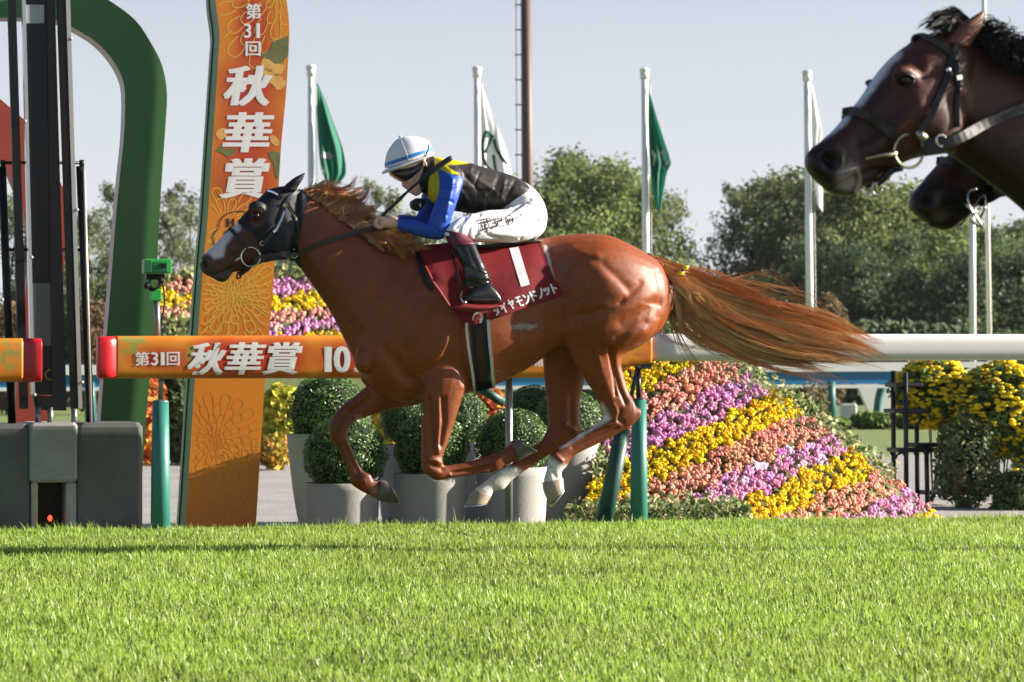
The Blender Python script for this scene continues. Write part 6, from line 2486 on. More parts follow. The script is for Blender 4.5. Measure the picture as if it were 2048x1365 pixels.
# saddle and stirrup
mb = MB()
loft(mb, HP, [(903, 492, 905, 500, 0, .10), (930, 489, 932, 500, 0, .12), (970, 490, 972, 500, 0, .12), (1010, 486, 1012, 496, 0, .12), (1045, 481, 1048, 491, 0, .13), (1072, 479, 1074, 488, 0, .11)], n=20)
mb.build('saddle', m_leather, horse, smooth=True)
Pair(HP, lambda m_: tube(m_, hp([(901, 497, -.20), (908, 525, -.285), (918, 560, -.315), (924, 584, -.325)]), .0065, 6)).build('stirrup_leather', m_leather, horse, smooth=True)
m_stirrup = mat('red stirrup tread', (.22, .02, .02), .4, var=.1)


def stirrup(m_):
    tube(m_, cr(hp([(924, 583, -.34), (916, 596, -.37), (906, 609, -.385), (930, 617, -.39), (960, 618, -.385), (1000, 611, -.37)]), 5), .008, 8)


def tread(m_):
    loft(m_, HP, [(902, 613, 903, 617, -.365, .05), (925, 608, 930, 624, -.365, .06), (960, 610, 962, 624, -.365, .06), (1001, 610, 1001, 616, -.365, .045)], n=16)


Pair(HP, tread).build('stirrup_tread', m_stirrup, horse, smooth=True)
Pair(HP, lambda m_: [tube(m_, cr(hp([(923, 583, -.335), (921, 595, -.37), (928, 606, -.40)]), 4), .006, 8), ellipsoid(m_, HP.p(929, 605, -.41), (.014, .012, .010), 8, 6)]).build('stirrup_iron', m_buckle, horse, smooth=True)

# ---------------------------------------------------------------- second and third horse (heads in view)
HEAD2 = [(1932, 62, 1922, 255, 0, .062), (1892, 62, 1908, 298, 0, .088), (1850, 69, 1882, 308, 0, .100), (1822, 86, 1852, 313, 0, .105), (1791, 110, 1822, 320, 0, .104),
         (1760, 144, 1796, 331, 0, .090), (1728, 190, 1772, 346, 0, .074), (1700, 223, 1748, 358, 0, .064), (1672, 256, 1726, 368, 0, .059),
         (1646, 279, 1706, 376, 0, .058), (1627, 293, 1684, 384, 0, .056), (1615, 308, 1660, 382, 0, .048), (1615, 322, 1636, 362, 0, .034)]
LIP2 = [(1655, 372, 1662, 386, 0, .030), (1680, 372, 1684, 392, 0, .036), (1702, 366, 1706, 391, 0, .036), (1720, 356, 1722, 374, 0, .030), (1745, 350, 1745, 368, 0, .028)]
NECK2 = [(1946, 72, 1898, 306, 0, .072), (1975, 86, 1930, 332, 0, .078), (2010, 98, 1980, 368, 0, .084), (2050, 106, 2042, 416, 0, .092), (2120, 128, 2110, 480, 0, .105), (2210, 180, 2180, 570, 0, .135), (2310, 220, 2230, 670, 0, .165), (2390, 235, 2300, 760, 0, .18)]
CU2 = lambda q, k=1.78, kv=1.95, u0=850, v0=490, U=2340, Vv=232: [(U + (a - u0) * k, Vv + (b - v0) * kv, U + (c - u0) * k, Vv + (d - v0) * kv, y * 1.0, w) for a, b, c, d, y, w in q]


def other_horse(depth, head, lip, neck, k, kv, U, Vv, voxel, nm, label, base_col, blaze, eye_uv, nostril, strokes, turn=11):
    pl = Plane(depth, math.radians(turn))
    bent = [(a + 40, b, c + 40, d, -y, w) for a, b, c, d, y, w in NFORE]
    s_body = [CU2(q, k, kv, 850, 490, U, Vv) for q in [TORSO, NFORE, bent, NHIND, FHIND]]

    def extra(mb):
        for (a, b, y, ru, ry, rv) in nostril + [(eye_uv[0] - 2, eye_uv[1] - 12, -.085, 30, .022, 18)]:
            c = pl.p(a, b, y)
            s = c[1] / F_PX
            ellipsoid(mb, c, (ru * s, ry, rv * s), 14, 10, [pl.t, pl.n, (0, 0, 1)])
    me = horse_skin(head, lip, neck, s_body[0], s_body[1:], pl, voxel, extra)
    sculpt(me, pl, strokes)
    co = get_co(me)
    u, v = px(co)
    C2 = np.tile(np.array(base_col), (len(co), 1))
    jt = noise2(u, v, 9) * 3

    def pt(mask, col):
        nonlocal C2
        C2 = C2 * (1 - mask[:, None]) + np.asarray(col) * mask[:, None]
    for poly, soft, col, a in blaze:
        pt(soft_poly(u + jt, v + jt, poly, soft) * a, col)
    set_col(me, C2)
    yy = co @ pl.n - pl.c0
    set_col(me, np.zeros((len(co), 3)), 'Foam')
    set_smooth(me)
    base = pl.p(U, Vv + 800)
    set_co(me, co - base)
    o = link(nm, me, m_bay, None, base, label=label, category='horse', group='racehorses at the finish')
    return pl, o, me, base


DKB = (.007, .005, .005)
h2_marks = [
    ([(1610, 290), (1660, 268), (1700, 300), (1735, 330), (1760, 345), (1720, 400), (1600, 400)], 26, DKB, .9),
    ([(1690, 240), (1760, 170), (1800, 190), (1760, 260), (1800, 330), (1720, 330)], 40, (.011, .006, .005), .75),
    ([(1900, 250), (2100, 230), (2400, 300), (2400, 900), (1900, 420)], 60, (.012, .007, .005), .85),
    ([(1802, 104), (1795, 116), (1760, 160), (1732, 202), (1716, 214), (1698, 220), (1738, 160), (1778, 106)], 5, (.66, .65, .68), 1),
    ([(1702, 226), (1698, 240), (1670, 268), (1652, 277), (1640, 282), (1680, 238)], 5, (.66, .65, .68), .95),
    ([(1680, 340), (1700, 325), (1712, 335), (1716, 372), (1690, 385), (1672, 372)], 9, (.42, .33, .30), .75),
    ([(1636, 302), (1653, 293), (1674, 299), (1681, 316), (1664, 334), (1640, 326)], 5, (.012, .004, .004), 1),
]
h2_strokes = [
    ([(1646, 306), (1656, 314), (1664, 324)], 13, -.034, None),
    ([(1806, 160), (1814, 160)], 14, -.012, None),
    ([(1660, 378), (1690, 366), (1718, 350), (1760, 340)], 5, -.009, None),
    ([(1800, 205), (1760, 250), (1720, 280)], 16, -.010, None),
    ([(1840, 210), (1790, 262), (1740, 300)], 12, .009, None),
    ([(1905, 180), (1920, 240), (1905, 295)], 12, .008, None),
    ([(1880, 230), (1875, 260)], 34, .014, None),
    ([(1670, 292), (1682, 312), (1676, 330)], 7, .008, None),
    ([(1925, 200), (1935, 260), (1925, 310)], 9, -.014, None),
    ([(1940, 320), (1990, 350), (2050, 400)], 14, -.010, None),
    ([(1830, 120), (1850, 150), (1870, 140)], 12, -.008, None),
    ([(1700, 345), (1712, 340)], 8, .006, None),
]
P2, horse2, me2, b2_ = other_horse(7.6, HEAD2, LIP2, NECK2, 1.78, 1.95, 2340, 232, .0092, 'racehorse',
                                   'dark bay racehorse with thin white blaze, top right, head and neck in view', (.08, .018, .008), h2_marks, (1812, 160),
                                   [(1656, 312, -.034, 26, .020, 23), (1878, 240, -.066, 46, .036, 52)], h2_strokes, 22)
T2 = bvh(me2, b2_)


def both2(pl, fn):
    mb = MB()
    fn(mb)
    V = np.concatenate(mb.V)
    m2 = V - 2 * ((V @ pl.n) - pl.c0)[:, None] * pl.n
    F = list(mb.F)
    k = mb.n
    mb.V.append(m2)
    mb.C.append(np.concatenate(mb.C))
    mb.F += [f[:, ::-1] + k for f in F]
    mb.n *= 2
    return mb


Pair(P2, lambda mb: ellipsoid(mb, hit(T2, 1811, 160, -.001), (.021, .014, .017), 16, 10, [P2.t, P2.n, (0, 0, 1)])).build('eye', m_eye, horse2, smooth=True)


def lids(mb):
    th = np.linspace(math.pi * 1.02, math.pi * 1.98, 12)
    tube(mb, np.array([hit(T2, 1811 + 17 * math.cos(t), 161 + 13 * math.sin(t), .003) for t in th]), .0055, 6)
    th = np.linspace(.1, math.pi - .1, 12)
    tube(mb, np.array([hit(T2, 1811 + 16 * math.cos(t), 160 + 12 * math.sin(t), .001) for t in th]), .0045, 6)


Pair(P2, lids).build('eyelid', mat('dark eyelid', (.011, .006, .005), .4), horse2, smooth=True)
m_ear_in = mat('brown ear', (.16, .05, .022), .6, var=.2)
for y in (-.05, .05):
    mb = MB()
    loft(mb, P2, [(1888, 86, 1938, 96, y, .028), (1900, 68, 1950, 76, y, .030), (1920, 50, 1962, 56, y - .006, .026), (1942, 36, 1966, 42, y - .01, .016), (1960, 25, 1968, 28, y - .012, .007), (1966, 22, 1968, 23, y - .012, .003)], n=16, cap=.3)
    mb.build('ear', m_ear_in, horse2, smooth=True)
m_black_hair = mat('black hair', attr='Col', rough=.6, var=.05, spec=.25)
BH = [(.010, .008, .008), (.018, .013, .011), (.03, .020, .016)]


def p2(l):
    return [P2.p(a, b, c) for a, b, c in l]


mb = MB()
strands(mb, [p2([(1948, 72, -.02), (1962, 66, -.03), (1978, 66, -.05), (1985, 80, -.08)]), p2([(1960, 78, -.03), (1985, 78, -.06), (2002, 100, -.09), (2006, 130, -.10)]), p2([(1985, 90, -.03), (2010, 94, -.07), (2030, 118, -.10), (2036, 150, -.105)]),
             p2([(2015, 98, -.03), (2040, 104, -.08), (2062, 128, -.11), (2070, 165, -.115)]), p2([(2060, 110, -.03), (2090, 120, -.09), (2110, 148, -.12), (2120, 190, -.12)]), p2([(2130, 132, -.03), (2160, 145, -.1), (2180, 175, -.13), (2190, 220, -.13)]), p2([(2240, 190, -.03), (2270, 205, -.1), (2290, 235, -.13), (2295, 270, -.13)])],
        90, 22, 9, .0018, hair_col(BH, [.5, .35, .15]), spread=.012, wild=.016, fine=.016, tight=.2, rng=rgm, lo=.5)
strands(mb, [p2([(1925, 58, -.03), (1900, 42, -.02), (1870, 48, -.02), (1846, 66, -.03)]), p2([(1932, 54, .0), (1908, 32, .0), (1876, 38, .0), (1850, 62, .0)]), p2([(1938, 52, .02), (1920, 32, .02), (1895, 34, .02), (1860, 66, .03)]),
             p2([(1932, 62, -.06), (1905, 60, -.06), (1880, 66, -.07), (1858, 80, -.075)])], 50, 14, 9, .0018, hair_col(BH, [.5, .35, .15]), spread=.006, wild=.008, fine=.005, rng=rgm, lo=.6)
mb.build('mane', m_black_hair, horse2, color=True, kind='stuff')


def bridle2(mb):
    strap(mb, T2, [(1823, 80), (1845, 74), (1868, 84), (1890, 100), (1904, 112)], 12, .008)
    strap(mb, T2, [(1930, 66), (1912, 96), (1903, 116), (1898, 138), (1892, 160), (1882, 184), (1872, 208), (1862, 228), (1850, 248), (1838, 262)], 13, .008)
    strap(mb, T2, [(1910, 120), (1914, 160), (1913, 200), (1913, 240), (1914, 254)], 10, .006)
    strap(mb, T2, [(1690, 232), (1702, 224), (1722, 228), (1748, 240), (1770, 258), (1792, 274)], 17, .012)
    strap(mb, T2, [(1846, 288), (1880, 282), (1908, 276)], 18, .007)


both2(P2, bridle2).build('bridle', m_leather, horse2)
RC2 = hit(T2, 1813, 298, .014)
both2(P2, lambda mb: [strap(mb, T2, [(1888, 146), (1896, 140), (1902, 150)], 5, .012), strap(mb, T2, [(1907, 158), (1917, 156)], 9, .012), strap(mb, T2, [(1878, 206), (1880, 210)], 6, .012),
                      ring(mb, hit(T2, 1880, 277, .012), .016, .004, P2.t, (0, 0, 1), 14)]).build('buckle', m_buckle, horse2, kind='stuff')
Pair(P2, lambda mb: [ring(mb, RC2, .047, .0045, P2.t, (0, 0, 1)), tube(mb, [hit(T2, 1730, 318, .002), hit(T2, 1760, 309, .010), hit(T2, 1788, 304, .014)], [.004, .006, .008], 8),
                      tube(mb, [RC2 + np.array([.02, -.004, .055]), RC2 + np.array([.045, -.004, .03])], .014, 8)]).build('bit_ring', m_brassy, horse2, smooth=True)
Pair(P2, lambda mb: [tube(mb, cr([RC2 + np.array([-.02, 0, -.045]), P2.p(1784, 340, -.05), P2.p(1768, 356, -.04), P2.p(1754, 368, -.025)], 4), [.012] * 13, 8)]).build('chin_strap', m_leather, horse2, smooth=True)
Pair(P2, lambda mb: ring(mb, P2.p(1753, 378, -.03), .016, .0035, P2.t, np.array([0, -.3, 1.0]), 16)).build('curb_ring', m_buckle, horse2, smooth=True)
Pair(P2, lambda mb: ribbon(mb, cr([RC2 + P2.t * .04, hit(T2, 1860, 287, .02), hit(T2, 1910, 272, .02), hit(T2, 1970, 246, .02), hit(T2, 2040, 218, .02), hit(T2, 2140, 180, .03, P2.p(2140, 180, -.14)), P2.p(2280, 140, -.1)], 5), .014, .006)).build('rein', m_leather, horse2)
m_tongue = mat('tongue tie', (.42, .30, .25), .6)
both2(P2, lambda mb: strap(mb, T2, [(1712, 336), (1718, 350), (1717, 368), (1710, 384)], 8, .005)).build('tongue_tie', m_tongue, horse2)
for h in (NFORE_HOOF, [(a + 40, b, c + 40, d, -y, w) for a, b, c, d, y, w in NFORE_HOOF], NHIND_HOOF, FHIND_HOOF):
    mb = MB()
    loft(mb, P2, CU2(h, 1.78, 1.95), n=18, cap=0, steps=3)
    mb.build('hoof', m_hoof, horse2, smooth=True)

# third horse: muzzle under the neck of the second
HEAD3 = [(2185, 150, 2168, 345, 0, .060), (2135, 155, 2150, 372, 0, .088), (2095, 172, 2115, 380, 0, .102), (2060, 195, 2085, 385, 0, .104), (2020, 226, 2050, 390, 0, .095),
         (1975, 258, 2012, 394, 0, .076), (1930, 288, 1978, 402, 0, .064), (1890, 314, 1950, 418, 0, .058), (1862, 342, 1930, 432, 0, .056), (1842, 366, 1910, 444, 0, .055), (1824, 388, 1884, 452, 0, .052), (1817, 403, 1858, 446, 0, .042), (1820, 416, 1838, 432, 0, .03)]
LIP3 = [(1846, 440, 1852, 452, 0, .030), (1870, 442, 1876, 460, 0, .036), (1894, 440, 1900, 461, 0, .036), (1912, 432, 1916, 448, 0, .03), (1940, 420, 1940, 432, 0, .028)]
NECK3 = [(2198, 158, 2158, 372, 0, .072), (2240, 175, 2190, 395, 0, .08), (2300, 190, 2250, 440, 0, .09), (2360, 215, 2310, 500, 0, .11), (2430, 255, 2370, 590, 0, .14), (2520, 290, 2430, 690, 0, .165)]
h3_marks = [
    ([(1800, 380), (1860, 350), (1940, 380), (1960, 420), (1900, 480), (1800, 480)], 22, DKB, .9),
    ([(1838, 392), (1858, 384), (1874, 392), (1872, 404), (1850, 412), (1838, 404)], 5, (.012, .004, .004), 1),
    ([(1874, 384), (1884, 388), (1886, 402), (1872, 416), (1862, 420), (1876, 402)], 4, (.26, .14, .08), .8),
    ([(1868, 425), (1890, 418), (1900, 428), (1880, 442), (1866, 436)], 6, (.3, .24, .22), .5),
    ([(2000, 200), (2500, 200), (2500, 900), (2000, 500)], 60, (.011, .006, .005), .8),
]
h3_strokes = [([(1846, 398), (1856, 396), (1864, 398)], 9, -.024, None), ([(1876, 388), (1880, 402), (1866, 416)], 6, .009, None),
              ([(1850, 448), (1880, 434), (1910, 424), (1950, 418)], 5, -.010, None), ([(1960, 300), (1930, 340), (1900, 370)], 14, -.010, None), ([(1990, 330), (1950, 366)], 14, .008, None)]
P3h, horse3, me3, b3_ = other_horse(8.35, HEAD3, LIP3, NECK3, 1.58, 1.72, 2530, 310, .0130, 'racehorse',
                                    'dark brown racehorse of which only the muzzle shows, under the bay neck', (.11, .027, .012), h3_marks, (2070, 240),
                                    [(1852, 398, -.034, 22, .020, 16)], h3_strokes)
T3 = bvh(me3, b3_)
Pair(P3h, lambda mb: ellipsoid(mb, hit(T3, 2070, 242, -.004, P3h.p(2070, 242, -.1)), (.023, .013, .019), 14, 10, [P3h.t, P3h.n, (0, 0, 1)])).build('eye', m_eye, horse3, smooth=True)
for y in (-.05, .05):
    mb = MB()
    loft(mb, P3h, [(2135, 165, 2180, 175, y, .028), (2150, 140, 2192, 150, y, .028), (2180, 118, 2205, 124, y, .016), (2206, 104, 2210, 106, y, .003)], n=14)
    mb.build('ear', m_ear_in, horse3, smooth=True)


def bridle3(mb):
    strap(mb, T3, [(1886, 322), (1905, 326), (1930, 340), (1955, 356), (1975, 370)], 14, .010)
    strap(mb, T3, [(1968, 384), (1985, 376), (2005, 368)], 15, .007)
    strap(mb, T3, [(1965, 372), (1990, 350), (2020, 330), (2060, 300)], 12, .008)


both2(P3h, bridle3).build('bridle', m_leather, horse3)
both2(P3h, lambda mb: [strap(mb, T3, [(1968, 362), (1972, 366), (1978, 364), (1978, 358)], 4, .012), strap(mb, T3, [(1988, 374), (1990, 382), (1996, 380), (1994, 370)], 4, .012)]).build('buckle', m_buckle, horse3, kind='stuff')
RC3 = hit(T3, 1950, 402, .02, P3h.p(1950, 402, -.08))
Pair(P3h, lambda mb: [ring(mb, RC3 + np.array([0, -.01, -.02]), .040, .004, P3h.t * .5 + np.array([0, 0, .3]), np.array([0.25, 0, 1.0])),
                       tube(mb, cr([P3h.p(1956, 378, -.08), P3h.p(1938, 384, -.09), P3h.p(1938, 410, -.095), P3h.p(1950, 430, -.09), P3h.p(1963, 450, -.085), P3h.p(1958, 452, -.085), P3h.p(1940, 440, -.09)], 4), .0035, 6),
                       tube(mb, [P3h.p(1925, 404, -.06), P3h.p(1945, 420, -.085), P3h.p(1955, 428, -.09)], .007, 6)]).build('bit_ring', m_buckle, horse3, smooth=True)
Pair(P3h, lambda mb: ribbon(mb, cr([RC3, hit(T3, 1985, 384, .02), hit(T3, 2040, 350, .03, P3h.p(2040, 350, -.1)), P3h.p(2300, 240, -.15)], 5), .013, .006)).build('rein', m_leather, horse3)
for h in (NFORE_HOOF, [(a + 40, b, c + 40, d, -y, w) for a, b, c, d, y, w in NFORE_HOOF], NHIND_HOOF, FHIND_HOOF):
    mb = MB()
    loft(mb, P3h, CU2(h, 1.58, 1.72, 850, 490, 2530, 310), n=18, cap=0, steps=3)
    mb.build('hoof', m_hoof, horse3, smooth=True)

# ================================================================ jockey
m_skin = mat('skin', (.74, .43, .32), .5, var=.08, vscale=30, spec=.4)
m_blue = mat('blue silk', (.008, .065, .45), .48, var=.06, vscale=10, bump=.004, bscale=16)
m_silk = mat('silk jacket', attr='Col', rough=.52, var=.06, vscale=10, bump=.003, bscale=18, spec=.35)
m_breech = mat('white breeches', (.80, .79, .80), .5, var=.03, vscale=8, bump=.003, bscale=18)
m_boot = mat('black boot leather', (.010, .010, .011), .22, var=.2, vscale=20, bump=.003, bscale=12)
m_sock = mat('maroon boot top', (.10, .008, .025), .45, var=.1)
m_helmet = mat('white helmet silk', (.78, .77, .82), .42, var=.03, vscale=10, bump=.001, bscale=30)
m_band = mat('blue helmet band', (.02, .20, .62), .4)
m_lens = mat('dark lens', (.006, .006, .007), .04, spec=.8)
m_glove = mat('black mesh', (.012, .012, .014), .6)
m_ink2 = mat('black embroidery', (.012, .010, .012), .6)
m_red2 = mat('red embroidery', (.55, .02, .03), .6)
J = HP

TOR = [(858, 322, 846, 380, 0, .062), (869, 314, 856, 396, 0, .095), (888, 318, 864, 402, 0, .150), (908, 321, 876, 412, 0, .178), (940, 327.5, 905, 421, 0, .175), (976, 338, 940, 427, 0, .165),
       (1015, 349, 976, 426, 0, .158), (1042, 362, 1004, 420, 0, .155), (1064, 380, 1016, 417, 0, .150)]
PEL = [(1046, 364, 1000, 424, 0, .150), (1066, 380, 1012, 436, 0, .165), (1083, 404, 1020, 462, 0, .172), (1090, 432, 1030, 480, 0, .165), (1086, 460, 1040, 484, 0, .13), (1070, 478, 1050, 484, 0, .09)]
THI = [(1050, 392, 1076, 472, -.085, .09), (1013, 417, 1045, 484, -.13, .088), (976, 421, 990, 486, -.175, .080), (946, 428, 953, 485, -.21, .070), (917, 437, 930, 481, -.24, .060), (897, 452, 915, 478, -.255, .052), (888, 468, 905, 480, -.26, .040)]
SHIN = [(891, 462, 930, 470, -.262, .048), (893, 476, 940, 479, -.268, .050), (901, 494, 949, 488, -.285, .052), (914, 515, 959, 511, -.305, .050), (924, 532, 968, 530, -.32, .046), (928, 552, 976, 549, -.33, .042), (931, 574, 980, 566, -.335, .038)]
FOOT = [(930, 593, 930, 603, -.36, .026), (940, 581, 940, 607, -.36, .036), (955, 572, 956, 609, -.355, .038), (975, 566, 975, 609, -.35, .034), (990, 578, 990, 608, -.345, .030), (1000, 594, 1000, 606, -.345, .022)]
ARM = [(872, 338, 920, 344, -.13, .075), (878, 350, 926, 362, -.185, .066), (878, 384, 919, 388, -.225, .056), (869, 410, 911, 413, -.235, .051), (861, 434, 902, 438, -.235, .048),
       (856, 448, 896, 460, -.232, .047), (851, 450, 884, 479, -.225, .045), (838, 442, 850, 477, -.205, .042), (822, 440.5, 826, 470, -.18, .039), (806, 439, 808, 463.5, -.155, .035), (795, 437, 793, 458, -.135, .031)]
FARM = [(858, 350, 905, 352, .13, .075), (850, 372, 890, 380, .19, .062), (842, 398, 878, 405, .22, .053), (838, 420, 868, 432, .22, .048), (832, 432, 850, 453, .20, .043), (815, 430, 822, 450, .16, .036), (796, 430, 798, 447, .12, .030)]
HD = [(783, 318, 858, 305, 0, .066), (786, 338, 859, 318, 0, .073), (794, 348, 859, 330, 0, .074), (802, 356, 858, 342, 0, .073), (810, 364.5, 857, 353, 0, .067), (815.5, 372, 855, 362, 0, .060), (818.5, 380, 852, 371, 0, .054), (822, 387, 848, 379, 0, .045), (829, 391.5, 842, 386, 0, .034)]
NOSE = [(800, 350, 812, 347, 0, .011), (802, 360, 816, 356, 0, .014), (803.2, 368, 820, 363, 0, .018), (804.5, 374.5, 821, 369, 0, .022), (811, 378, 822, 373, 0, .016)]
LIPS = [(812, 378.5, 822, 376, 0, .022), (815, 383, 824, 380, 0, .024), (819, 386, 827, 383, 0, .020)]
NCK = [(836, 330, 858, 372, 0, .056), (850, 326, 854, 384, 0, .057), (872, 326, 872, 390, 0, .062)]


def thin(secs, k):
    out = []
    for a, b, c, d, y, w in secs:
        mu, mv = (a + c) / 2, (b + d) / 2
        out.append((mu + (a - mu) * k, mv + (b - mv) * k, mu + (c - mu) * k, mv + (d - mv) * k, y, w * k))
    return out


def flip(secs):
    return [(a, b, c, d, -y, w) for a, b, c, d, y, w in secs]


def finger(mb, pts, r):
    tube(mb, cr(np.array(pts), 4), r, 8)
    ellipsoid(mb, pts[-1], (r * 1.0, r * 1.0, r * 1.0), 8, 6)


def hand(mb, wrist, s):
    """A fist round rein and whip; s = side (-1 near)."""
    loft(mb, J, [(797, 437, 795, 457, wrist, .027), (786, 434.5, 784, 457.5, wrist, .029), (775, 432.5, 773, 457, wrist, .034), (766, 433, 765, 453, wrist, .036)], n=16, cap=.3)
    for k, (dy, r, du) in enumerate(((-.032, .0098, 2.0), (-.011, .0105, 0), (.011, .0102, .5), (.031, .0092, 2.5))):
        y = wrist + dy * (1 if s < 0 else -1)
        finger(mb, [J.p(769, 437, y), J.p(758 + du, 436.5, y), J.p(750.5 + du, 442.5, y), J.p(750.5 + du, 451, y), J.p(757 + du, 455.5, y), J.p(764, 454, y)], r)
    ellipsoid(mb, J.p(763, 445, wrist), (.022, .036, .026), 12, 8, [J.t, J.n, (0, 0, 1)])
    y = wrist - .040 * s * -1 * -1
    finger(mb, [J.p(784, 438, wrist + .03 * -s * -1), J.p(774, 433, wrist + .045 * s * -1), J.p(764, 433.5, wrist + .046 * s * -1), J.p(756, 437.5, wrist + .036 * s * -1)], .0105)


mb = MB()
for q, k in ((TOR, .90), (PEL, .90), (THI, .85), (flip(THI), .85), (SHIN, .85), (flip(SHIN), .85), (FOOT, .85), (flip(FOOT), .85), (ARM, .84), (FARM, .84)):
    loft(mb, J, thin(q, k), n=20)
loft(mb, J, HD, n=24, e=2.15, cap=.4)
loft(mb, J, NOSE, n=14, cap=.4)
loft(mb, J, LIPS, n=14, cap=.4)
loft(mb, J, NCK, n=20)
for s in (-1, 1):
    ellipsoid(mb, J.p(849.5, 330, s * .073), (.016, .012, .027), 14, 10, [J.t * .9 + np.array([0, 0, .3]), J.n, np.array([0, 0, 1]) - J.t * .3])
    ellipsoid(mb, J.p(826, 362, s * .044), (.035, .022, .026), 12, 8, [J.t, J.n, (0, 0, 1)])
hand(mb, -.125, -1)
hand(mb, .115, 1)
body = remesh(mb, .0055, 3, .45)
sculpt(body, J, [([(812, 381.5), (821, 380.5)], 1.6, -.004, None), ([(849, 326), (851, 332), (848, 336)], 2.0, -.007, None), ([(818, 384.5), (824, 383.5)], 2, .002, None),
                 ([(806, 376), (810, 374)], 1.5, -.004, None)])
set_smooth(body)
JB = J.p(960, 490, 0)
set_co(body, get_co(body) - JB)
body.name = 'person'
jockey = link('person', body, m_skin, None, JB, label='jockey crouched on the chestnut horse in white helmet, blue, yellow and black silks', category='person')

# jacket: black body, yellow shoulders, blue sleeves
mb = MB()
loft(mb, J, TOR, n=30, cap=.12)
for s in (1, -1):
    loft(mb, J, [(872, 330, 915, 336, s * .08, .10), (876, 336, 922, 346, s * .14, .085), (880, 348, 925, 358, s * .175, .07)], n=18)
jk = remesh(mb, .0052, 4, .5)
sculpt(jk, J, [([(935, 345), (975, 372), (1010, 405)], 5, .005, None), ([(930, 352), (960, 385), (980, 420)], 4, -.005, None), ([(1055, 378), (1020, 372), (985, 378)], 4, .004, None), ([(915, 372), (935, 400), (940, 424)], 4, .005, None), ([(1000, 350), (985, 390), (975, 425)], 5, -0.0044, None), ([(945, 332), (930, 365), (915, 415)], 4, 0.0044, None), ([(938, 345), (925, 380), (922, 420)], 4, -0.0055, None),
               ([(1010, 360), (1003, 395)], 4, 0.0039, None), ([(925, 370), (1000, 382), (1040, 372)], 5, 0.0033, None), ([(1030, 362), (1018, 385), (1012, 415)], 4, -0.0044, None),
               ([(955, 390), (952, 424)], 3, -0.0033, None), ([(970, 388), (966, 425)], 3, 0.0033, None), ([(985, 385), (984, 424)], 3, -0.0028, None), ([(930, 350), (985, 366), (1035, 372)], 4, -0.0033, None),
               ([(868, 330), (866, 360), (864, 395)], 3, -0.0039, None), ([(876, 335), (873, 370), (868, 398)], 3, 0.0033, None), ([(960, 345), (950, 370)], 3, -0.0028, None)])
co = get_co(jk)
u, v = px(co)
C = np.tile(np.array([.026, .020, .018]), (len(co), 1))
ym = np.maximum(soft_poly(u, v, [(830, 290), (900, 300), (938, 327), (912, 330), (893, 330), (900, 338), (918, 348), (884, 349), (880, 372), (874, 404), (840, 410)], 1.5), 0)
C = C * (1 - ym[:, None]) + np.array([.62, .55, .012]) * ym[:, None]
set_col(jk, C)
set_smooth(jk)
set_co(jk, co - JB)
jacket = link('jacket', jk, m_silk, jockey, JB)
JT = bvh(jk, JB)


def sleeve_mesh(secs, strokes):
    mb = MB()
    loft(mb, J, secs, n=26, cap=.1)
    me = remesh(mb, .0048, 3, .5)
    sculpt(me, J, strokes)
    set_smooth(me)
    set_co(me, get_co(me) - JB)
    return link('sleeve', me, m_blue, jockey, JB)


sleeve_mesh(ARM, [([(880, 395), (905, 405)], 3, -.006, None), ([(885, 380), (912, 372)], 3, .006, None), ([(870, 425), (893, 430)], 3, -.005, None), ([(862, 445), (880, 470)], 3, -.006, None), ([(850, 450), (862, 474)], 3, .005, None),
                  ([(905, 360), (898, 400), (890, 440)], 4, .006, None), ([(835, 446), (842, 474)], 2.5, -.004, None), ([(820, 444), (826, 468)], 2.5, .003, None), ([(895, 352), (900, 380)], 3, -.005, None), ([(800, 440), (799, 460)], 1.5, .004, None)])
sleeve_mesh(FARM, [])
# collar and chin strap, lowered goggles
mb = MB()
loft(mb, J, [(850, 316, 844, 384, 0, .064), (858, 313, 852, 392, 0, .070), (866, 313, 858, 396, 0, .080)], n=24, open_ends=True)
mb.build('collar', m_glove, jockey, smooth=True)
BT = bvh(body, JB)
mb = MB()
strap(mb, BT, [(856, 318), (849, 344), (846, 362), (850, 378)], 8, .004, .003)
strap(mb, BT, [(848, 345), (840, 362), (846, 384)], 5, .004, .004)
mb.build('chin_strap', m_glove, jockey)
mb = MB()
loft(mb, J, [(823, 402, 826, 420, .02, .045), (831, 397, 836, 423, .02, .055), (840, 397, 845, 417, .02, .055), (849, 398, 851, 410, .02, .04)], n=18)
mb.build('lowered_goggles', m_glove, jockey, smooth=True)
mb = MB()
box(mb, J.p(840.5, 411, -.048), (.006, .004, .02), [J.t, J.n, (0, 0, 1)])
mb.build('goggle_tag', m_cloth_pale, jockey)
# goggles
mb = MB()
loft(mb, J, [(780, 345, 784, 352, 0, .045), (789, 341, 793, 359, 0, .066), (802, 336, 807, 364.5, 0, .078), (815, 331.5, 820, 361, 0, .0825), (829, 327, 834, 349, 0, .0825), (840, 322, 843, 332, 0, .080)], n=26, e=2.6, cap=.2)
mb.build('goggles', m_lens, jockey, smooth=True)
mb = MB()
strap(mb, BT, [(838, 326), (847, 318), (856, 310)], 5, .003, .004)
mb.build('goggle_strap', m_glove, jockey)
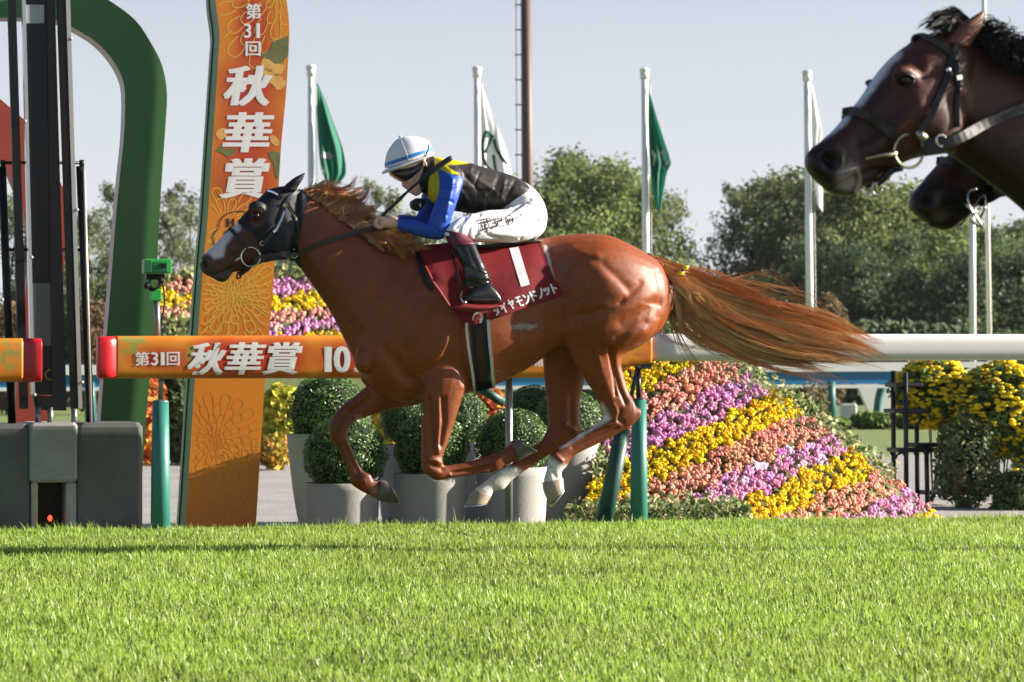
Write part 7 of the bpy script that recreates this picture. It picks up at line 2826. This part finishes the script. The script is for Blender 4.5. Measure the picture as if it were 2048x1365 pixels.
# helmet
HS = [(770.5, 337, 863, 307, 0, .098), (770.5, 328, 863, 299, 0, .099), (771.5, 317, 861, 290, 0, .097), (775, 304, 856, 283, 0, .090), (783, 291, 845, 277, 0, .074), (793, 280.5, 832, 274, 0, .048), (803, 274.5, 820, 273, 0, .018)]
mb = MB()
loft(mb, J, HS, n=36, e=2.05, cap=.1)
helmet = mb.build('helmet', m_helmet, jockey, smooth=True)
HT = bvh(helmet.data, JB)
mb = MB()
loft(mb, J, g([(770.5, 333.5, 864, 302.5, 0, .0985), (770.5, 326, 863.5, 295, 0, .0995)], .8, .003), n=36, e=2.05, open_ends=True, steps=2)
mb.build('helmet_band', m_band, jockey, smooth=True)
mb = MB()
loft(mb, J, [(765.5, 345, 767, 348.5, 0, .035), (771, 339.5, 775, 346, 0, .07), (785, 334, 789, 342, 0, .094), (805, 327.5, 808, 334, 0, .1015), (835, 317.5, 837, 323.5, 0, .101), (855, 310, 857, 316, 0, .085), (864, 305, 865, 311, 0, .05)], n=30, e=2.6)
mb.build('helmet_brim', m_helmet, jockey, smooth=True)
mb = MB()
strap(mb, HT, [(800.5, 276), (804, 290), (811, 306), (818, 322)], 2.2, .003, .001)
strap(mb, HT, [(798, 276), (785, 290), (777, 310), (775, 330)], 2.2, .003, .001)
ellipsoid(mb, J.p(801, 274.5, 0), (.012, .012, .008), 10, 6)
mb.build('helmet_seam', m_helmet, jockey)
mb = MB()
ribbon(mb, cr([hit(HT, 856, 290, .004), hit(HT, 855, 300, .004), hit(HT, 850, 311, .006), J.p(842, 320, -.085)], 5), .004, .003)
mb.build('helmet_strap', m_glove, jockey)

# breeches
mb = MB()
loft(mb, J, PEL, n=30, cap=.35)
loft(mb, J, THI, n=26, cap=.3)
loft(mb, J, flip(THI), n=26, cap=.3)
bm = remesh(mb, .0052, 4, .5)
sculpt(bm, J, [([(1060, 400), (1020, 425), (985, 450)], 4, -.007, None), ([(1050, 412), (1010, 440), (975, 462)], 3.5, .006, None), ([(1040, 430), (1000, 455)], 3.5, -.006, None), ([(1020, 420), (985, 440), (960, 465)], 3.5, .006, None),
               ([(960, 430), (940, 455), (935, 478)], 3, -.006, None), ([(945, 432), (926, 455), (922, 476)], 3, .006, None), ([(985, 465), (1030, 472), (1070, 465)], 6, .005, None), ([(930, 438), (912, 455)], 3, -.005, None),
               ([(1075, 440), (1060, 465), (1040, 478)], 2.5, -.005, None), ([(975, 470), (1000, 478)], 3, -.004, None), ([(1005, 428), (968, 456), (950, 474)], 2.5, -.005, None)])
set_smooth(bm)
set_co(bm, get_co(bm) - JB)
breeches = link('breeches', bm, m_breech, jockey, JB)
BR = bvh(bm, JB)
on_br = lambda u, v, lift=0: hit(BR, u, v, .007 + lift, J.p(u, v, -.24))
mb = MB()
put_glyph(mb, '武', (971, 449), 24, 24, on_br, ang=-.18, bold=.012)
put_glyph(mb, '史', (995, 444), 21, 22, on_br, ang=-.15, bold=.012)
th = np.linspace(0, 2 * np.pi, 22)
ribbon(mb, np.array([on_br(1017.5 + 8.2 * math.cos(t), 441.5 + 8.6 * math.sin(t)) for t in th]), .0022, .001)
put_glyph(mb, 'V', (1016, 442), 7, 10, on_br, ang=-.2, heavy=1)
put_glyph(mb, 'W', (1021, 441), 8, 9, on_br, ang=-.2, heavy=.8)
mb.build('embroidery', m_ink2, breeches)
mb = MB()
th = np.linspace(0, 2 * np.pi, 13)[:-1]
sheet(mb, [(1032 + 2.3 * math.cos(t), 437 + 2.5 * math.sin(t)) for t in th], on_br)
ribbon(mb, np.array([on_br(1017.5 + 8.2 * math.cos(t), 441.5 + 8.6 * math.sin(t), .001) for t in np.linspace(.8, 2.6, 10)]), .0016, .001)
mb.build('embroidery_red', m_red2, breeches)
mb = MB()
ribbon(mb, np.array([on_br(a, b) for a, b in ((1026, 432), (1039, 430), (1040.5, 441), (1028, 444), (1026, 432))]), .0008, .0006)
mb.build('flag_stitching', m_ink2, breeches)

# boots
for s, sh, ft in ((-1, SHIN, FOOT), (1, flip(SHIN), flip(FOOT))):
    mb = MB()
    loft(mb, J, sh[2:], n=24, cap=.1, grow=.002)
    loft(mb, J, ft, n=24, cap=.35, grow=.002)
    me = remesh(mb, .0045, 3, .5)
    sculpt(me, J, [([(935, 566), (960, 570), (980, 562)], 3.5, -.006, None), ([(935, 556), (975, 556)], 3, .004, None), ([(930, 520), (950, 535), (970, 545)], 4, .004, None), ([(938, 500), (955, 540)], 4, -.004, None), ([(932, 600), (1000, 602)], 2, .004, None)])
    set_smooth(me)
    set_co(me, get_co(me) - JB)
    boot = link('boot', me, m_boot, jockey, JB)
    mb = MB()
    loft(mb, J, sh[0:3], n=24, cap=.05, grow=.003)
    mb.build('boot_top', m_sock, boot, smooth=True)
    if s < 0:
        mb = MB()
        for a, b in ((978, 551), (980, 560), (982, 568), (984, 578)):
            ellipsoid(mb, J.p(a, b, -.345), (.008, .012, .005), 8, 6)
        mb.build('spur', m_buckle, boot)

# whip held in the near hand
wp = cr([J.p(757, 446, -.125), J.p(768, 429, -.135), J.p(793, 405, -.15), J.p(818, 381, -.165), J.p(838, 364, -.175), J.p(856, 349, -.185), J.p(880, 331, -.195), J.p(904, 315, -.205)], 5)
wr = np.interp(np.linspace(0, 1, len(wp)), [0, .10, .35, .38, .55, .66, .72, .98, 1], [.010, .010, .010, .0075, .0065, .009, .015, .0155, .012])
wh = empty('riding_whip', wp[0], 'black riding whip with a broad flap held in the near hand of the jockey', 'whip')
k0 = int(len(wp) * .40)
mb = MB()
tube(mb, wp[:k0], wr[:k0], 10)
mb.build('handle', m_leather, wh, smooth=True)
mb = MB()
tube(mb, wp[k0 - 1:], wr[k0 - 1:], 10, flat=(1, .55))
mb.build('flap', m_glove, wh, smooth=True)

# ================================================================ thin autumn haze
m_haze = bpy.data.materials.new('haze')
m_haze.use_nodes = True
nt = m_haze.node_tree
nt.nodes.clear()
ho = nt.nodes.new('ShaderNodeOutputMaterial')
hv = nt.nodes.new('ShaderNodeVolumePrincipled')
hv.inputs['Color'].default_value = (.88, .92, 1.0, 1)
hv.inputs['Density'].default_value = .00011
hv.inputs['Anisotropy'].default_value = .2
nt.links.new(hv.outputs[0], ho.inputs['Volume'])
mb = MB()
box(mb, (0, 800, 12.0), (3400, 1900, 26.0))
mb.build('haze', m_haze, base=(0, 800, -1.2), kind='stuff')
